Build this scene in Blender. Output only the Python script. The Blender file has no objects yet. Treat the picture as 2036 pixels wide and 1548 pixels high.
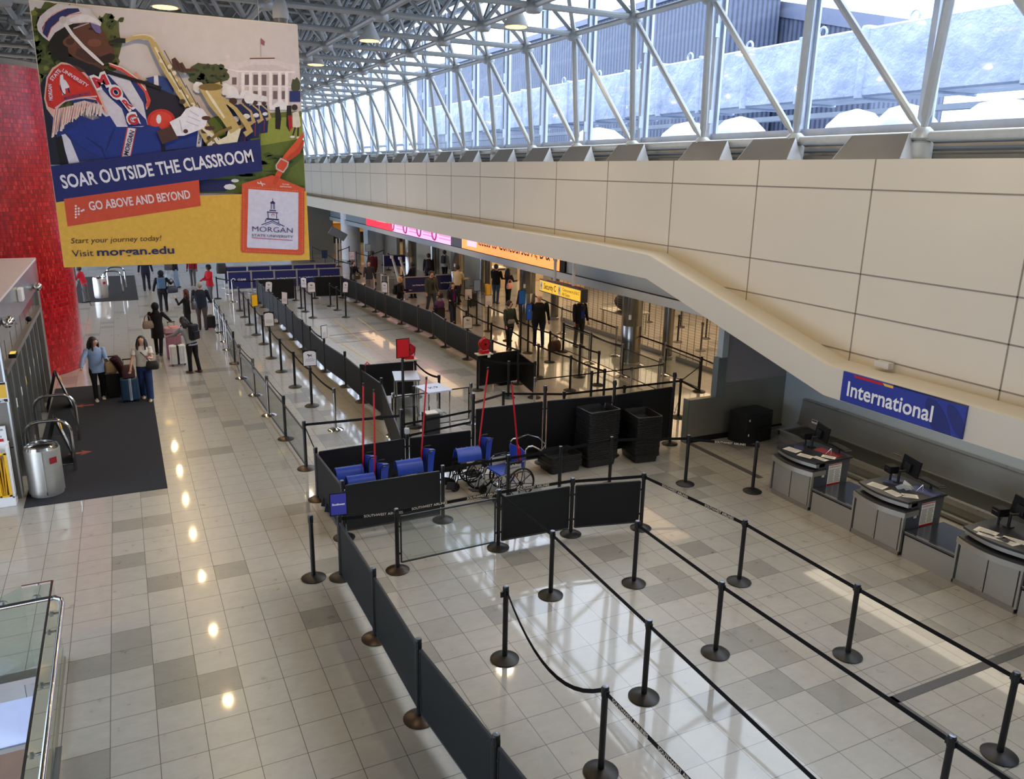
import bpy, math, random
from mathutils import Vector, Matrix, Euler
random.seed(7)
PI = math.pi
COL = bpy.context.scene.collection
# ---------------------------------------------------------------- camera (also used to survey where things stand)
T = 0.4572
CF, CYAW, CPIT, CROL = 1569.7154, 0.45491117, 0.26879089, 0.01811559
CP = Vector((2.42597131*T, -31.36808478*T, 12.67790265*T))
def cam_axes():
    cy, sy = math.cos(CYAW), math.sin(CYAW)
    f = Vector((sy*math.cos(CPIT), cy*math.cos(CPIT), -math.sin(CPIT)))
    a = Vector((cy, -sy, 0)); u = a.cross(f)
    return (math.cos(CROL)*a+math.sin(CROL)*u, -math.sin(CROL)*a+math.cos(CROL)*u, f)
AX, AU, AF = cam_axes()
def _ray(x, y): return (x-1018)/CF*AX+(774-y)/CF*AU+AF
def fl(x, y, z=0.0):
    d = _ray(x, y); return CP+d*((z-CP.z)/d.z)
def onx(x, y, X):
    d = _ray(x, y); return CP+d*((X-CP.x)/d.x)
def ony(x, y, Y):
    d = _ray(x, y); return CP+d*((Y-CP.y)/d.y)
def V(*a): return Vector(a)
# ---------------------------------------------------------------- mesh builder
class MB:
    def __init__(s): s.v = []; s.f = []; s.m = []; s.cur = 0
    def add(s, vs, fs):
        o = len(s.v); s.v += [tuple(p) for p in vs]
        for f in fs: s.f.append([i+o for i in f]); s.m.append(s.cur)
        return s
    def box(s, c, d, rz=0.0, rot=None):
        x, y, z = d[0]/2, d[1]/2, d[2]/2
        R = rot if rot is not None else Matrix.Rotation(rz, 3, 'Z')
        c = Vector(c)
        vs = [c+R@Vector(p) for p in ((-x,-y,-z),(x,-y,-z),(x,y,-z),(-x,y,-z),(-x,-y,z),(x,-y,z),(x,y,z),(-x,y,z))]
        return s.add(vs, [(3,2,1,0),(4,5,6,7),(0,1,5,4),(1,2,6,5),(2,3,7,6),(3,0,4,7)])
    def bb(s, a, b):
        return s.box([(a[i]+b[i])/2 for i in range(3)], [abs(b[i]-a[i]) for i in range(3)])
    def rbox(s, c, d, r=0.02, rz=0.0, n=3):
        # box with rounded vertical edges and slightly chamfered top and bottom
        x, y, z = d[0]/2, d[1]/2, d[2]/2; r = min(r, x*.99, y*.99); h = min(r*.4, z*.5)
        def ring(ins, zz):
            out = []
            for k, (sx, sy) in enumerate(((1,1),(-1,1),(-1,-1),(1,-1))):
                for i in range(n+1):
                    a = k*PI/2+i/n*PI/2
                    out.append((sx*(x-r)+(r-ins)*math.cos(a), sy*(y-r)+(r-ins)*math.sin(a), zz))
            return out
        R = Matrix.Rotation(rz, 3, 'Z'); c = Vector(c)
        rings = [ring(h, -z), ring(0, -z+h), ring(0, z-h), ring(h, z)]
        return s.loft([[c+R@Vector(p) for p in q] for q in rings])
    def loft(s, rings, caps=True, close=True):
        n = len(rings[0]); vs = [p for r in rings for p in r]; fs = []
        for k in range(len(rings)-1):
            for i in range(n if close else n-1):
                j = (i+1) % n; fs.append((k*n+i, k*n+j, (k+1)*n+j, (k+1)*n+i))
        if caps: fs.append(tuple(range(n-1,-1,-1))); fs.append(tuple((len(rings)-1)*n+i for i in range(n)))
        return s.add(vs, fs)
    def tube(s, pts, r, n=8, caps=True, flat=1.0):
        pts = [Vector(p) for p in pts]; rs = r if isinstance(r, (list, tuple)) else [r]*len(pts)
        rings = []; prev = None
        for i, p in enumerate(pts):
            d = (pts[min(i+1, len(pts)-1)]-pts[max(i-1, 0)])
            if d.length < 1e-9: d = Vector((0,0,1))
            d.normalize()
            if prev is None:
                a = Vector((0,0,1)) if abs(d.z) < .9 else Vector((0,1,0)); u = d.cross(a).normalized()
            else: u = (prev-d*prev.dot(d)).normalized()
            prev = u; w = d.cross(u)
            rings.append([p+(u*math.cos(2*PI*k/n)+w*flat*math.sin(2*PI*k/n))*rs[i] for k in range(n)])
        return s.loft(rings, caps)
    def lathe(s, prof, c=(0,0,0), n=20, M=None):
        c = Vector(c); rings = []
        for r, z in prof:
            q = [Vector((r*math.cos(2*PI*k/n), r*math.sin(2*PI*k/n), z)) for k in range(n)]
            rings.append([c+(M@p if M else p) for p in q])
        return s.loft(rings)
    def ball(s, c, r, n=10, m=6, sc=(1,1,1), M=None):
        c = Vector(c); rings = []
        for j in range(m+1):
            a = -PI/2+PI*(j/m if 0 < j < m else (0.02 if j == 0 else .98))
            q = [Vector((sc[0]*r*math.cos(a)*math.cos(2*PI*k/n), sc[1]*r*math.cos(a)*math.sin(2*PI*k/n), sc[2]*r*math.sin(a))) for k in range(n)]
            rings.append([c+(M@p if M else p) for p in q])
        return s.loft(rings)
    def torus(s, c, R, r, M=None, n=28, m=8, a0=0, a1=2*PI):
        c = Vector(c); full = abs(a1-a0-2*PI) < 1e-6; rings = []
        for i in range(n if full else n+1):
            a = a0+(a1-a0)*i/n; cc = Vector((math.cos(a), math.sin(a), 0))
            q = [cc*(R+r*math.cos(2*PI*k/m))+Vector((0,0,r*math.sin(2*PI*k/m))) for k in range(m)]
            rings.append([c+(M@p if M else p) for p in q])
        if full:
            vs = [p for q in rings for p in q]; N = len(rings)
            return s.add(vs, [(i*m+k, i*m+(k+1)%m, ((i+1)%N)*m+(k+1)%m, ((i+1)%N)*m+k) for i in range(N) for k in range(m)])
        return s.loft(rings)
    def prism(s, pts, off):
        # planar polygon pts (3D) extruded by vector off
        pts = [Vector(p) for p in pts]; off = Vector(off); n = len(pts)
        return s.add(pts+[p+off for p in pts], [tuple(range(n)), tuple(range(2*n-1, n-1, -1))]+[(i, n+i, n+(i+1)%n, (i+1)%n) for i in range(n)])
    def quad(s, a, b, c, d): return s.add([a,b,c,d], [(0,1,2,3)])
    def build(s, name, mat, parent=None, world=False, smooth=False):
        me = bpy.data.meshes.new(name)
        vs = s.v
        if world and parent is not None:
            M = (Matrix.Translation(parent.location)@parent.rotation_euler.to_matrix().to_4x4()).inverted()
            vs = [tuple(M@Vector(p)) for p in vs]
        me.from_pydata(vs, [], s.f)
        for mm in (mat if isinstance(mat, (list, tuple)) else [mat]): me.materials.append(mm)
        if isinstance(mat, (list, tuple)): me.polygons.foreach_set('material_index', s.m)
        if smooth:
            try: me.shade_smooth(); me.set_sharp_from_angle(angle=math.radians(38))
            except Exception: me.polygons.foreach_set('use_smooth', [True]*len(me.polygons))
        me.validate(); me.update()
        o = bpy.data.objects.new(name, me); COL.objects.link(o)
        if parent is not None: o.parent = parent
        return o
def tag(o, label, cat, group=None, kind=None):
    o['label'] = label; o['category'] = cat
    if group: o['group'] = group
    if kind: o['kind'] = kind
    return o
def thing(name, label, cat, loc=(0,0,0), rz=0.0, group=None):
    o = bpy.data.objects.new(name, None); COL.objects.link(o); o.location = loc; o.rotation_euler = (0,0,rz)
    o.empty_display_size = .1
    return tag(o, label, cat, group)
def struct(name, mb, mat, smooth=False):
    o = mb.build(name, mat, smooth=smooth); o['kind'] = 'structure'; return o
def dup(root, loc=None, rz=None, label=None, group=None, parent=None):
    r = root.copy(); COL.objects.link(r)
    if parent is not None: r.parent = parent
    if loc is not None: r.location = loc
    if rz is not None: r.rotation_euler = (0,0,rz)
    if label: r['label'] = label
    if group: r['group'] = group
    for ch in list(KIDS.get(root.name, root.children)): dup(ch, parent=r)
    return r
KIDS = {}
ORD = ['first','second','third','fourth','fifth','sixth','seventh','eighth','ninth','tenth','eleventh','twelfth','thirteenth','fourteenth','fifteenth','sixteenth','seventeenth','eighteenth','nineteenth','twentieth']
# ---------------------------------------------------------------- materials
def s2l(c):
    return tuple(((x/255)/12.92 if x/255 <= .04045 else ((x/255+.055)/1.055)**2.4) for x in c)+(1,)
_MC = {}
def mat(name, rgb, rough=.5, metal=0.0, spec=.5, emit=0.0, noise=0.0, scale=8.0, bump=0.0, coat=0.0, stretch=None):
    if name in _MC: return _MC[name]
    m = bpy.data.materials.new(name); m.use_nodes = True; nt = m.node_tree; N = nt.nodes; L = nt.links
    b = N['Principled BSDF']; c = s2l(rgb)
    b.inputs['Base Color'].default_value = c; b.inputs['Roughness'].default_value = rough; b.inputs['Metallic'].default_value = metal
    b.inputs['Specular IOR Level'].default_value = spec; b.inputs['Coat Weight'].default_value = coat
    if emit: b.inputs['Emission Color'].default_value = c; b.inputs['Emission Strength'].default_value = emit
    tc = N.new('ShaderNodeTexCoord'); mp = N.new('ShaderNodeMapping'); L.new(tc.outputs['Object'], mp.inputs[0])
    if stretch: mp.inputs['Scale'].default_value = stretch
    nz = N.new('ShaderNodeTexNoise'); nz.inputs['Scale'].default_value = scale; nz.inputs['Detail'].default_value = 4
    L.new(mp.outputs[0], nz.inputs['Vector'])
    k = noise if noise else .04
    mr = N.new('ShaderNodeMapRange'); mr.inputs[1].default_value = .25; mr.inputs[2].default_value = .75
    mr.inputs[3].default_value = 1-k; mr.inputs[4].default_value = 1+k; L.new(nz.outputs['Fac'], mr.inputs[0])
    mx = N.new('ShaderNodeVectorMath'); mx.operation = 'SCALE'; mx.inputs[0].default_value = c[:3]
    L.new(mr.outputs[0], mx.inputs['Scale']); L.new(mx.outputs[0], b.inputs['Base Color'])
    if bump:
        bp = N.new('ShaderNodeBump'); bp.inputs['Strength'].default_value = bump; bp.inputs['Distance'].default_value = .01
        L.new(nz.outputs['Fac'], bp.inputs['Height']); L.new(bp.outputs[0], b.inputs['Normal'])
    _MC[name] = m; return m
class NT:
    # small helper for writing node graphs
    def __init__(s, name):
        s.m = bpy.data.materials.new(name); s.m.use_nodes = True; s.nt = s.m.node_tree; s.N = s.nt.nodes; s.L = s.nt.links; s.b = s.N['Principled BSDF']
    def set(s, sock, v):
        if isinstance(v, bpy.types.NodeSocket): s.L.new(v, sock)
        else: sock.default_value = v
    def math(s, op, a, b=0.0, c=0.0):
        n = s.N.new('ShaderNodeMath'); n.operation = op
        s.set(n.inputs[0], a); s.set(n.inputs[1], b)
        if len(n.inputs) > 2: s.set(n.inputs[2], c)
        return n.outputs[0]
    def pos(s):
        g = s.N.new('ShaderNodeNewGeometry'); sp = s.N.new('ShaderNodeSeparateXYZ'); s.L.new(g.outputs['Position'], sp.inputs[0])
        return g.outputs['Position'], sp.outputs[0], sp.outputs[1], sp.outputs[2]
    def comb(s, x=0.0, y=0.0, z=0.0):
        n = s.N.new('ShaderNodeCombineXYZ')
        for i, v in enumerate((x,y,z)): s.set(n.inputs[i], v)
        return n.outputs[0]
    def noise(s, vec, scale, detail=4, rough=.5):
        n = s.N.new('ShaderNodeTexNoise'); s.L.new(vec, n.inputs['Vector']); n.inputs['Scale'].default_value = scale; n.inputs['Detail'].default_value = detail
        n.inputs['Roughness'].default_value = rough; return n.outputs['Fac']
    def white(s, vec):
        n = s.N.new('ShaderNodeTexWhiteNoise'); n.noise_dimensions = '3D'; s.L.new(vec, n.inputs['Vector']); return n.outputs['Value']
    def ramp(s, fac, stops, interp='LINEAR'):
        n = s.N.new('ShaderNodeValToRGB'); r = n.color_ramp; r.interpolation = interp
        while len(r.elements) < len(stops): r.elements.new(.5)
        for e, (p, c) in zip(r.elements, stops): e.position = p; e.color = s2l(c)
        s.L.new(fac, n.inputs[0]); return n.outputs['Color']
    def mix(s, fac, a, b, kind='MIX'):
        n = s.N.new('ShaderNodeMix'); n.data_type = 'RGBA'; n.blend_type = kind
        s.set(n.inputs[0], fac); s.set(n.inputs[6], a); s.set(n.inputs[7], b); return n.outputs[2]
def floor_mat():
    g = NT('polished_tile'); P, X, Y, Z = g.pos()
    u = g.math('DIVIDE', X, T); v = g.math('DIVIDE', Y, T)
    fu = g.math('FRACT', u); fv = g.math('FRACT', v); iu = g.math('FLOOR', u); iv = g.math('FLOOR', v)
    du = g.math('MINIMUM', fu, g.math('SUBTRACT', 1.0, fu)); dv = g.math('MINIMUM', fv, g.math('SUBTRACT', 1.0, fv))
    line = g.math('LESS_THAN', g.math('MINIMUM', du, dv), .008)
    cell = g.comb(iu, iv, 0.0); rnd = g.white(cell)
    # darker tiles come in loose clusters two or three tiles wide
    cl = g.noise(g.comb(g.math('MULTIPLY', iu, .33), g.math('MULTIPLY', iv, .5), 3.0), 1.0, 1)
    sc = g.math('MULTIPLY', g.math('ADD', g.math('MULTIPLY', cl, 1.25), g.math('MULTIPLY', rnd, .35)), .88)
    tone = g.ramp(sc, [(0.0,(178,175,167)),(.80,(175,172,164)),(.86,(168,165,157)),(.875,(150,148,141)),(1.0,(140,138,132))])
    vec = g.comb(g.math('ADD', X, g.math('MULTIPLY', rnd, 37.0)), g.math('ADD', Y, g.math('MULTIPLY', rnd, 91.0)), 0.0)
    n1 = g.noise(vec, 5.0, 6, .62); n2 = g.noise(g.comb(g.math('MULTIPLY', X, 3.0), g.math('MULTIPLY', Y, 9.0), rnd), 2.0, 5)
    k = g.math('ADD', .72, g.math('ADD', g.math('MULTIPLY', n1, .30), g.math('MULTIPLY', n2, .16)))
    col = g.mix(1.0, tone, g.comb(k, k, k), 'MULTIPLY')
    col = g.mix(line, col, s2l((84,80,74)))
    g.L.new(col, g.b.inputs['Base Color'])
    g.set(g.b.inputs['Roughness'], g.math('ADD', .24, g.math('MULTIPLY', n1, .10)))
    g.b.inputs['Specular IOR Level'].default_value = .45; g.b.inputs['Coat Weight'].default_value = .8; g.b.inputs['Coat Roughness'].default_value = .045; g.b.inputs['Coat IOR'].default_value = 1.4
    bp = g.N.new('ShaderNodeBump'); bp.inputs['Strength'].default_value = .02; bp.inputs['Distance'].default_value = .004
    g.set(bp.inputs['Height'], g.noise(P, 2.2, 2)); g.L.new(bp.outputs[0], g.b.inputs['Normal']); g.L.new(bp.outputs[0], g.b.inputs['Coat Normal'])
    return g.m
def red_tile_mat():
    g = NT('red_mosaic'); P, X, Y, Z = g.pos()
    ang = g.math('ARCTAN2', g.math('SUBTRACT', Y, 12.3), g.math('ADD', X, 2.45))
    u = g.math('MULTIPLY', ang, 20.0); vz = g.math('MULTIPLY', Z, 9.0)
    row = g.math('FLOOR', vz); off = g.math('MULTIPLY', g.white(g.comb(row, 5.0, 0.0)), 1.0)
    u2 = g.math('ADD', g.math('MULTIPLY', u, 2.6), off)
    fu = g.math('FRACT', u2); fv = g.math('FRACT', vz)
    d = g.math('MAXIMUM', g.math('LESS_THAN', fv, .09), g.math('MULTIPLY', g.math('LESS_THAN', fu, .09), .6))
    r = g.white(g.comb(g.math('FLOOR', u2), row, 1.0))
    col = g.ramp(r, [(0.0,(140,10,16)),(.5,(176,16,24)),(.85,(196,24,30)),(1.0,(214,56,52))])
    g.L.new(g.mix(d, col, s2l((96,24,26))), g.b.inputs['Base Color'])
    g.b.inputs['Roughness'].default_value = .22; g.b.inputs['Specular IOR Level'].default_value = .6
    bp = g.N.new('ShaderNodeBump'); bp.inputs['Strength'].default_value = .35; bp.inputs['Distance'].default_value = .01
    g.set(bp.inputs['Height'], g.math('SUBTRACT', r, d)); g.L.new(bp.outputs[0], g.b.inputs['Normal'])
    return g.m
def panel_wall_mat(name, rgb):
    g = NT(name); P, X, Y, Z = g.pos()
    n = g.noise(P, .6, 4); k = g.math('ADD', .96, g.math('MULTIPLY', n, .08))
    g.L.new(g.mix(1.0, s2l(rgb), g.comb(k,k,k), 'MULTIPLY'), g.b.inputs['Base Color'])
    g.b.inputs['Roughness'].default_value = .55
    return g.m
def steel_mat(name, rgb, rough=.3, axis=2, met=.9):
    g = NT(name); P, X, Y, Z = g.pos()
    sc = [1.2,1.2,1.2]; sc[axis] = 60.0
    mp = g.N.new('ShaderNodeMapping'); mp.inputs['Scale'].default_value = sc; g.L.new(P, mp.inputs[0])
    n = g.noise(mp.outputs[0], 1.0, 3); n2 = g.noise(P, 1.3, 4)
    k = g.math('ADD', .78, g.math('ADD', g.math('MULTIPLY', n, .16), g.math('MULTIPLY', n2, .3)))
    g.L.new(g.mix(1.0, s2l(rgb), g.comb(k,k,k), 'MULTIPLY'), g.b.inputs['Base Color'])
    g.b.inputs['Metallic'].default_value = met
    g.set(g.b.inputs['Roughness'], g.math('ADD', rough-.05, g.math('MULTIPLY', n2, .14)))
    return g.m
def glass_mat(name, tint=(235,243,245), refl=.1, op=0.0):
    # clear sheet: mostly passes light straight through, with a surface reflection
    m = bpy.data.materials.new(name); m.use_nodes = True; nt = m.node_tree; N = nt.nodes; L = nt.links
    N.remove(N['Principled BSDF']); out = N['Material Output']
    tr = N.new('ShaderNodeBsdfTransparent'); tr.inputs[0].default_value = s2l(tint)
    gl = N.new('ShaderNodeBsdfGlossy'); gl.inputs['Roughness'].default_value = .03
    ge = N.new('ShaderNodeNewGeometry'); dt = N.new('ShaderNodeVectorMath'); dt.operation = 'DOT_PRODUCT'; L.new(ge.outputs['Normal'], dt.inputs[0]); L.new(ge.outputs['Incoming'], dt.inputs[1])
    def mth(op, a, b):
        n = N.new('ShaderNodeMath'); n.operation = op
        for i, v in enumerate((a, b)):
            if isinstance(v, bpy.types.NodeSocket): L.new(v, n.inputs[i])
            else: n.inputs[i].default_value = v
        return n.outputs[0]
    fr = mth('ADD', .04, mth('MULTIPLY', .8, mth('POWER', mth('SUBTRACT', 1.0, mth('ABSOLUTE', dt.outputs['Value'], 0.0)), 5.0)))
    mx = N.new('ShaderNodeMixShader'); L.new(fr, mx.inputs[0]); L.new(tr.outputs[0], mx.inputs[1]); L.new(gl.outputs[0], mx.inputs[2])
    last = mx.outputs[0]
    if op:
        df = N.new('ShaderNodeBsdfDiffuse'); df.inputs[0].default_value = s2l((215,225,228))
        m2 = N.new('ShaderNodeMixShader'); m2.inputs[0].default_value = op; L.new(last, m2.inputs[1]); L.new(df.outputs[0], m2.inputs[2]); last = m2.outputs[0]
    L.new(last, out.inputs[0]); return m
def carpet_mat():
    g = NT('mat_pile'); P, X, Y, Z = g.pos()
    n = g.noise(P, 160.0, 2); g.L.new(g.ramp(n, [(0.3,(38,39,43)),(.7,(64,65,70))]), g.b.inputs['Base Color'])
    g.b.inputs['Roughness'].default_value = .95; g.b.inputs['Specular IOR Level'].default_value = .1
    return g.m
FLOOR = floor_mat(); REDT = red_tile_mat(); CREAM = panel_wall_mat('cream_panel', (214,206,188)); GREYP = panel_wall_mat('pale_blue_grey_paint', (166,176,178))
GREYD = mat('grey_paint', (132,134,136), .6); WHITE = mat('white_paint', (225,226,226), .5); OFFW = mat('off_white', (205,203,198), .6)
STEEL = steel_mat('brushed_steel', (176,176,172), .28, 1); STEELV = steel_mat('brushed_steel_upright', (186,184,176), .34, 2, .7); STEELD = steel_mat('dark_steel', (140,140,134), .34, 2, .6)
CHROME = mat('chrome', (205,205,205), .12, 1.0); COLCH = steel_mat('column_steel', (150,148,142), .2, 2)
BLK = mat('black_powder_coat', (15,15,17), .4, 0.0, .5, noise=.08); BLKM = mat('black_matt', (14,14,16), .7, spec=.3); BELT = mat('black_webbing', (16,16,18), .8, spec=.25, noise=.12, scale=60)
SHEET = mat('charcoal_sheet', (31,33,33), .6, spec=.22, noise=.06, scale=3); RAIL = mat('panel_rail', (46,50,54), .35, .5)
BASEB = mat('rubber_base', (15,15,16), .45, noise=.1, scale=20)
TRUSS = mat('truss_paint', (176,180,180), .38, .15, noise=.05); DECK = mat('roof_deck', (112,116,118), .7)
MULL = mat('mullion_paint', (190,200,215), .4, .2)
GLASS = glass_mat('window_glass', (232,240,248)); CLEAR = glass_mat('clear_acrylic', (238,242,243), op=.012); GLASSG = glass_mat('balustrade_glass', (238,246,244), op=.015)
CARPET = carpet_mat(); ORANGE = mat('orange_print', (222,92,52), .6); YEL = mat('yellow_print', (236,186,62), .6)
NAVYB = mat('navy_board', (24,30,78), .45); INTB = mat('royal_blue_board', (42,58,150), .4); WHT = mat('white_lettering', (240,240,240), .5)
BLKT = mat('black_lettering', (14,14,20), .6); NAVYT = mat('navy_lettering', (22,26,84), .6); REDP = mat('red_board', (190,14,26), .45)
SIGNY = mat('amber_board', (250,196,40), .5, emit=.55); PAPER = mat('paper', (232,232,228), .8, noise=.04, scale=30)
CHAR = mat('charcoal_laminate', (62,64,70), .35); TOPB = mat('counter_top', (44,45,50), .3, noise=.1, scale=30); DRUB = mat('belt_rubber', (46,46,44), .6)
BLUEV = mat('blue_vinyl', (36,66,168), .32, noise=.12, scale=7, bump=.4); REDM = mat('red_enamel', (186,20,32), .3); TYRE = mat('tyre', (20,20,20), .8)
TRAY = mat('tray_plastic', (30,31,34), .4, noise=.1, scale=10)
# ---------------------------------------------------------------- lettering
def text_mesh(name, s, size, material, parent=None, M=None, bold=0.0, xs=1.0, extrude=.0015, align='CENTER', space=1.0, serif=False, world=True, shear=0.0, fitw=None):
    cu = bpy.data.curves.new('t', 'FONT'); cu.body = s; cu.size = size; cu.extrude = extrude; cu.offset = bold; cu.align_x = align; cu.align_y = 'CENTER'
    cu.space_character = space; cu.shear = shear; cu.resolution_u = 3
    ob = bpy.data.objects.new('t', cu); COL.objects.link(ob)
    dg = bpy.context.evaluated_depsgraph_get(); me = bpy.data.meshes.new_from_object(ob.evaluated_get(dg))
    bpy.data.objects.remove(ob); bpy.data.curves.remove(cu)
    if fitw:
        xsn = [v.co.x for v in me.vertices]; w = max(xsn)-min(xsn)
        if w > 0: xs = fitw/w
    me.transform(Matrix.Diagonal((xs,1,1,1)))
    if M is not None:
        MM = M
        if parent is not None and world: MM = (Matrix.Translation(parent.location)@parent.rotation_euler.to_matrix().to_4x4()).inverted()@M
        me.transform(MM)
    me.materials.clear(); me.materials.append(material)
    for p in me.polygons: p.material_index = 0
    me.name = name
    o = bpy.data.objects.new(name, me); COL.objects.link(o)
    if parent is not None: o.parent = parent
    return o
def frame_M(o, ex, ey):
    ex = Vector(ex).normalized(); ey = Vector(ey); ey = (ey-ex*ey.dot(ex)).normalized(); ez = ex.cross(ey)
    M = Matrix.Identity(4)
    for i in range(3): M[i][0] = ex[i]; M[i][1] = ey[i]; M[i][2] = ez[i]; M[i][3] = o[i]
    return M
# ================================================================ THE SHELL
HX0, HX1, HY0, HY1 = -6.0, -0.33, -13.5, -4.72        # opening for the escalator down
mb = MB()
z0, z1 = -.25, 0.0
for (xa, xb, ya, yb) in ((-14, HX0, -18, 82), (HX0, HX1, HY1, 82), (HX0, HX1, -18, HY0), (HX1, 34, -18, 82)):
    mb.bb((xa, ya, z0), (xb, yb, z1))
struct('floor', mb, FLOOR)
# faces of the opening and the level below
zc = ony(25, 1482, HY1).z
mb = MB(); mb.bb((HX0, HY1, zc), (HX1, HY1+.05, -.06)); mb.bb((HX1-.01, HY0, zc), (HX1+.02, HY1, -.06)); struct('trim_1', mb, mat('pale_cladding', (176,184,204), .3))
mb = MB(); mb.bb((HX0, HY1-.02, -.07), (HX1, HY1+.16, .008)); struct('trim_2', mb, STEEL)
mb = MB(); mb.bb((HX0, HY1-.03, zc-.06), (HX1, HY1+.05, zc)); struct('trim_15', mb, STEELD)
mb = MB(); mb.bb((-9, -18, -4.6), (4, 6, -4.5)); struct('floor_lower', mb, mat('brown_floor', (116,84,58), .5, noise=.1, scale=3))
# dark expansion strips in the tile
mb = MB(); a, b = fl(1780,1397), fl(2090,1262); y = -9.25
mb.bb((8.5, y-.06, 0.0), (16, y+.06, .004)); struct('trim_3', mb, mat('expansion_strip', (92,92,92), .5, .3))
mb = MB(); mb.bb((12.0, -3.3, 0.0), (12.14, -1.0, .004)); struct('trim_4', mb, mat('expansion_strip', (92,92,92), .5))
mb = MB(); mb.bb((8.5, -13.5, 0.0), (8.62, y+.06, .004)); struct('trim_5', mb, mat('expansion_strip', (92,92,92), .5, .3))
# faint coloured marking tape on the open floor in the middle
TAPEY = mat('yellow_tape', (196,170,80), .5); TAPER = mat('red_tape', (150,60,60), .5); TAPEB = mat('dark_tape', (70,66,66), .5)
def strip(p, q, w, m, label, cat='floor tape'):
    a = fl(*p); b = fl(*q); d = (b-a); d.z = 0; n = Vector((-d.y, d.x, 0)).normalized()*w/2
    o = MB().prism([a+n, b+n, b-n, a-n], (0,0,.003)).build('floor_tape', m); tag(o, label, cat)
strip((625,650),(760,732),.04,TAPEY,'long yellow floor tape line nearest the left charcoal fence')
strip((665,636),(735,690),.04,TAPEY,'middle yellow floor tape line in the open queue floor')
strip((712,632),(790,690),.04,TAPEY,'yellow floor tape line nearest the right charcoal fence')
strip((655,667),(815,651),.06,TAPEB,'dark floor tape line crossing the open queue floor')
strip((615,634),(750,627),.035,TAPER,'thin red floor tape line crossing behind the sign posts')
strip((668,682),(745,675),.035,TAPEB,'short thin dark floor tape line in the open queue floor')
# ---- upper wall on the right with its panel joints
WX = 13.0; WT = 6.12
LY = [(-18, 2.53), (-4.23, 2.53), (1.55, 3.96), (82, 3.96)]     # line where the ledge meets the wall
mb = MB()
mb.prism([(WX,-18,WT),(WX,82,WT)]+[(WX,y,z-.15) for y,z in LY[::-1]], (.25,0,0)); struct('wall_right', mb, CREAM)
mb = MB(); JM = mat('panel_joint', (140,130,118), .8)
joints = [-4.24+2.86*k for k in range(-2, 30)]
def ledge_z(y):
    for (a, za), (b, zb) in zip(LY, LY[1:]):
        if a <= y <= b: return za+(zb-za)*(y-a)/(b-a)
for y in joints:
    if y > -17: mb.bb((WX-.006, y-.012, ledge_z(y)), (WX, y+.012, WT))
mb.bb((WX-.006,-18,5.59),(WX,82,5.615)); mb.bb((WX-.006,-18,4.12),(WX,82,4.145))
mb.bb((WX-.006,-18,3.40),(WX,-.55,3.425)); mb.bb((WX-.006,-18,2.68),(WX,-3.55,2.705))
struct('trim_6', mb, JM)
# ---- projecting beam below it (front face x=12) with its slope
BX = 12.0
TOPL = [(82,4.06),(3.3,4.05),(.86,4.0),(-4.66,2.62),(-18,2.62)]; BOTL = [(-18,2.08),(-4.64,2.08),(.90,3.45),(82,3.47)]
mb = MB(); n0 = [(BX,y,z) for y,z in TOPL]+[(BX,y,z) for y,z in BOTL]
mb.prism(n0, (.12,0,0))
# ledge on top and soffit underneath
OUT = [(82,4.06),(3.3,4.05),(.86,4.0),(-4.66,2.62),(-18,2.62)]; INN = [(82,3.98),(4.2,3.97),(1.55,3.96),(-4.23,2.53),(-18,2.53)]
for k in range(4): mb.add([(BX+.1,OUT[k][0],OUT[k][1]-.002),(WX+.01,INN[k][0],INN[k][1]),(WX+.01,INN[k+1][0],INN[k+1][1]),(BX+.1,OUT[k+1][0],OUT[k+1][1]-.002)], [(0,1,2,3)])
for (ya, za), (yb, zb) in zip(BOTL, BOTL[1:]):
    mb.prism([(BX+.05,ya,za+.002),(BX+.05,yb,zb+.002),(14.9,yb,zb+.002),(14.9,ya,za+.002)], (0,0,.06))
struct('wall_fascia', mb, CREAM)
# ---- wall behind the check-in desks, end wall and header
mb = MB(); mb.bb((14.8,-18,0),(14.95,-.93,3.6)); mb.bb((14.81,-.93,2.4),(14.95,1.2,3.6)); struct('wall_back', mb, GREYP)
mb = MB(); mb.bb((12.0,-1.0,.12),(12.95,-.86,1.0)); mb.bb((12.95,-1.0,.12),(14.8,-.86,1.30)); struct('wall_end', mb, STEELD)
mb = MB(); mb.bb((12.95,-.995,1.30),(14.8,-.87,2.9)); struct('wall_end_upper', mb, mat('warm_grey_paint', (140,136,140), .6))
mb = MB(); mb.bb((11.97,-1.02,.0),(12.0,-.84,1.01)); mb.bb((12.72,-1.02,1.0),(12.95,-.84,1.9)); struct('trim_7', mb, mat('slate_edge', (96,108,108), .4))
mb = MB(); mb.bb((12.80,-1.02,1.9),(12.96,-.84,2.9)); struct('trim_8', mb, GREYP)
mb = MB(); mb.bb((12.0,-1.03,0),(14.8,-.86,.12)); struct('baseboard_end', mb, BLKM)
mb = MB(); mb.bb((14.2,-.86,2.33),(14.6,82,2.58)); struct('trim_9', mb, GREYP)
mb = MB(); mb.bb((14.28,-.86,2.58),(14.6,82,3.6)); struct('wall_header', mb, panel_wall_mat('header_grey', (134,146,150)))
mb = MB(); mb.bb((14.19,-.86,2.575),(14.3,82,2.59)); struct('trim_10', mb, BLKM)
# ---- lower concourse behind the header
mb = MB(); mb.bb((14.6,-.86,3.3),(34,82,3.45)); struct('ceiling_concourse', mb, OFFW)
mb = MB(); mb.bb((33.8,-1,0),(34,82,3.4)); mb.bb((14.95,-1.0,0),(34,-.86,3.4)); struct('wall_concourse', mb, mat('warm_wall', (190,172,142), .7))
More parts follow.
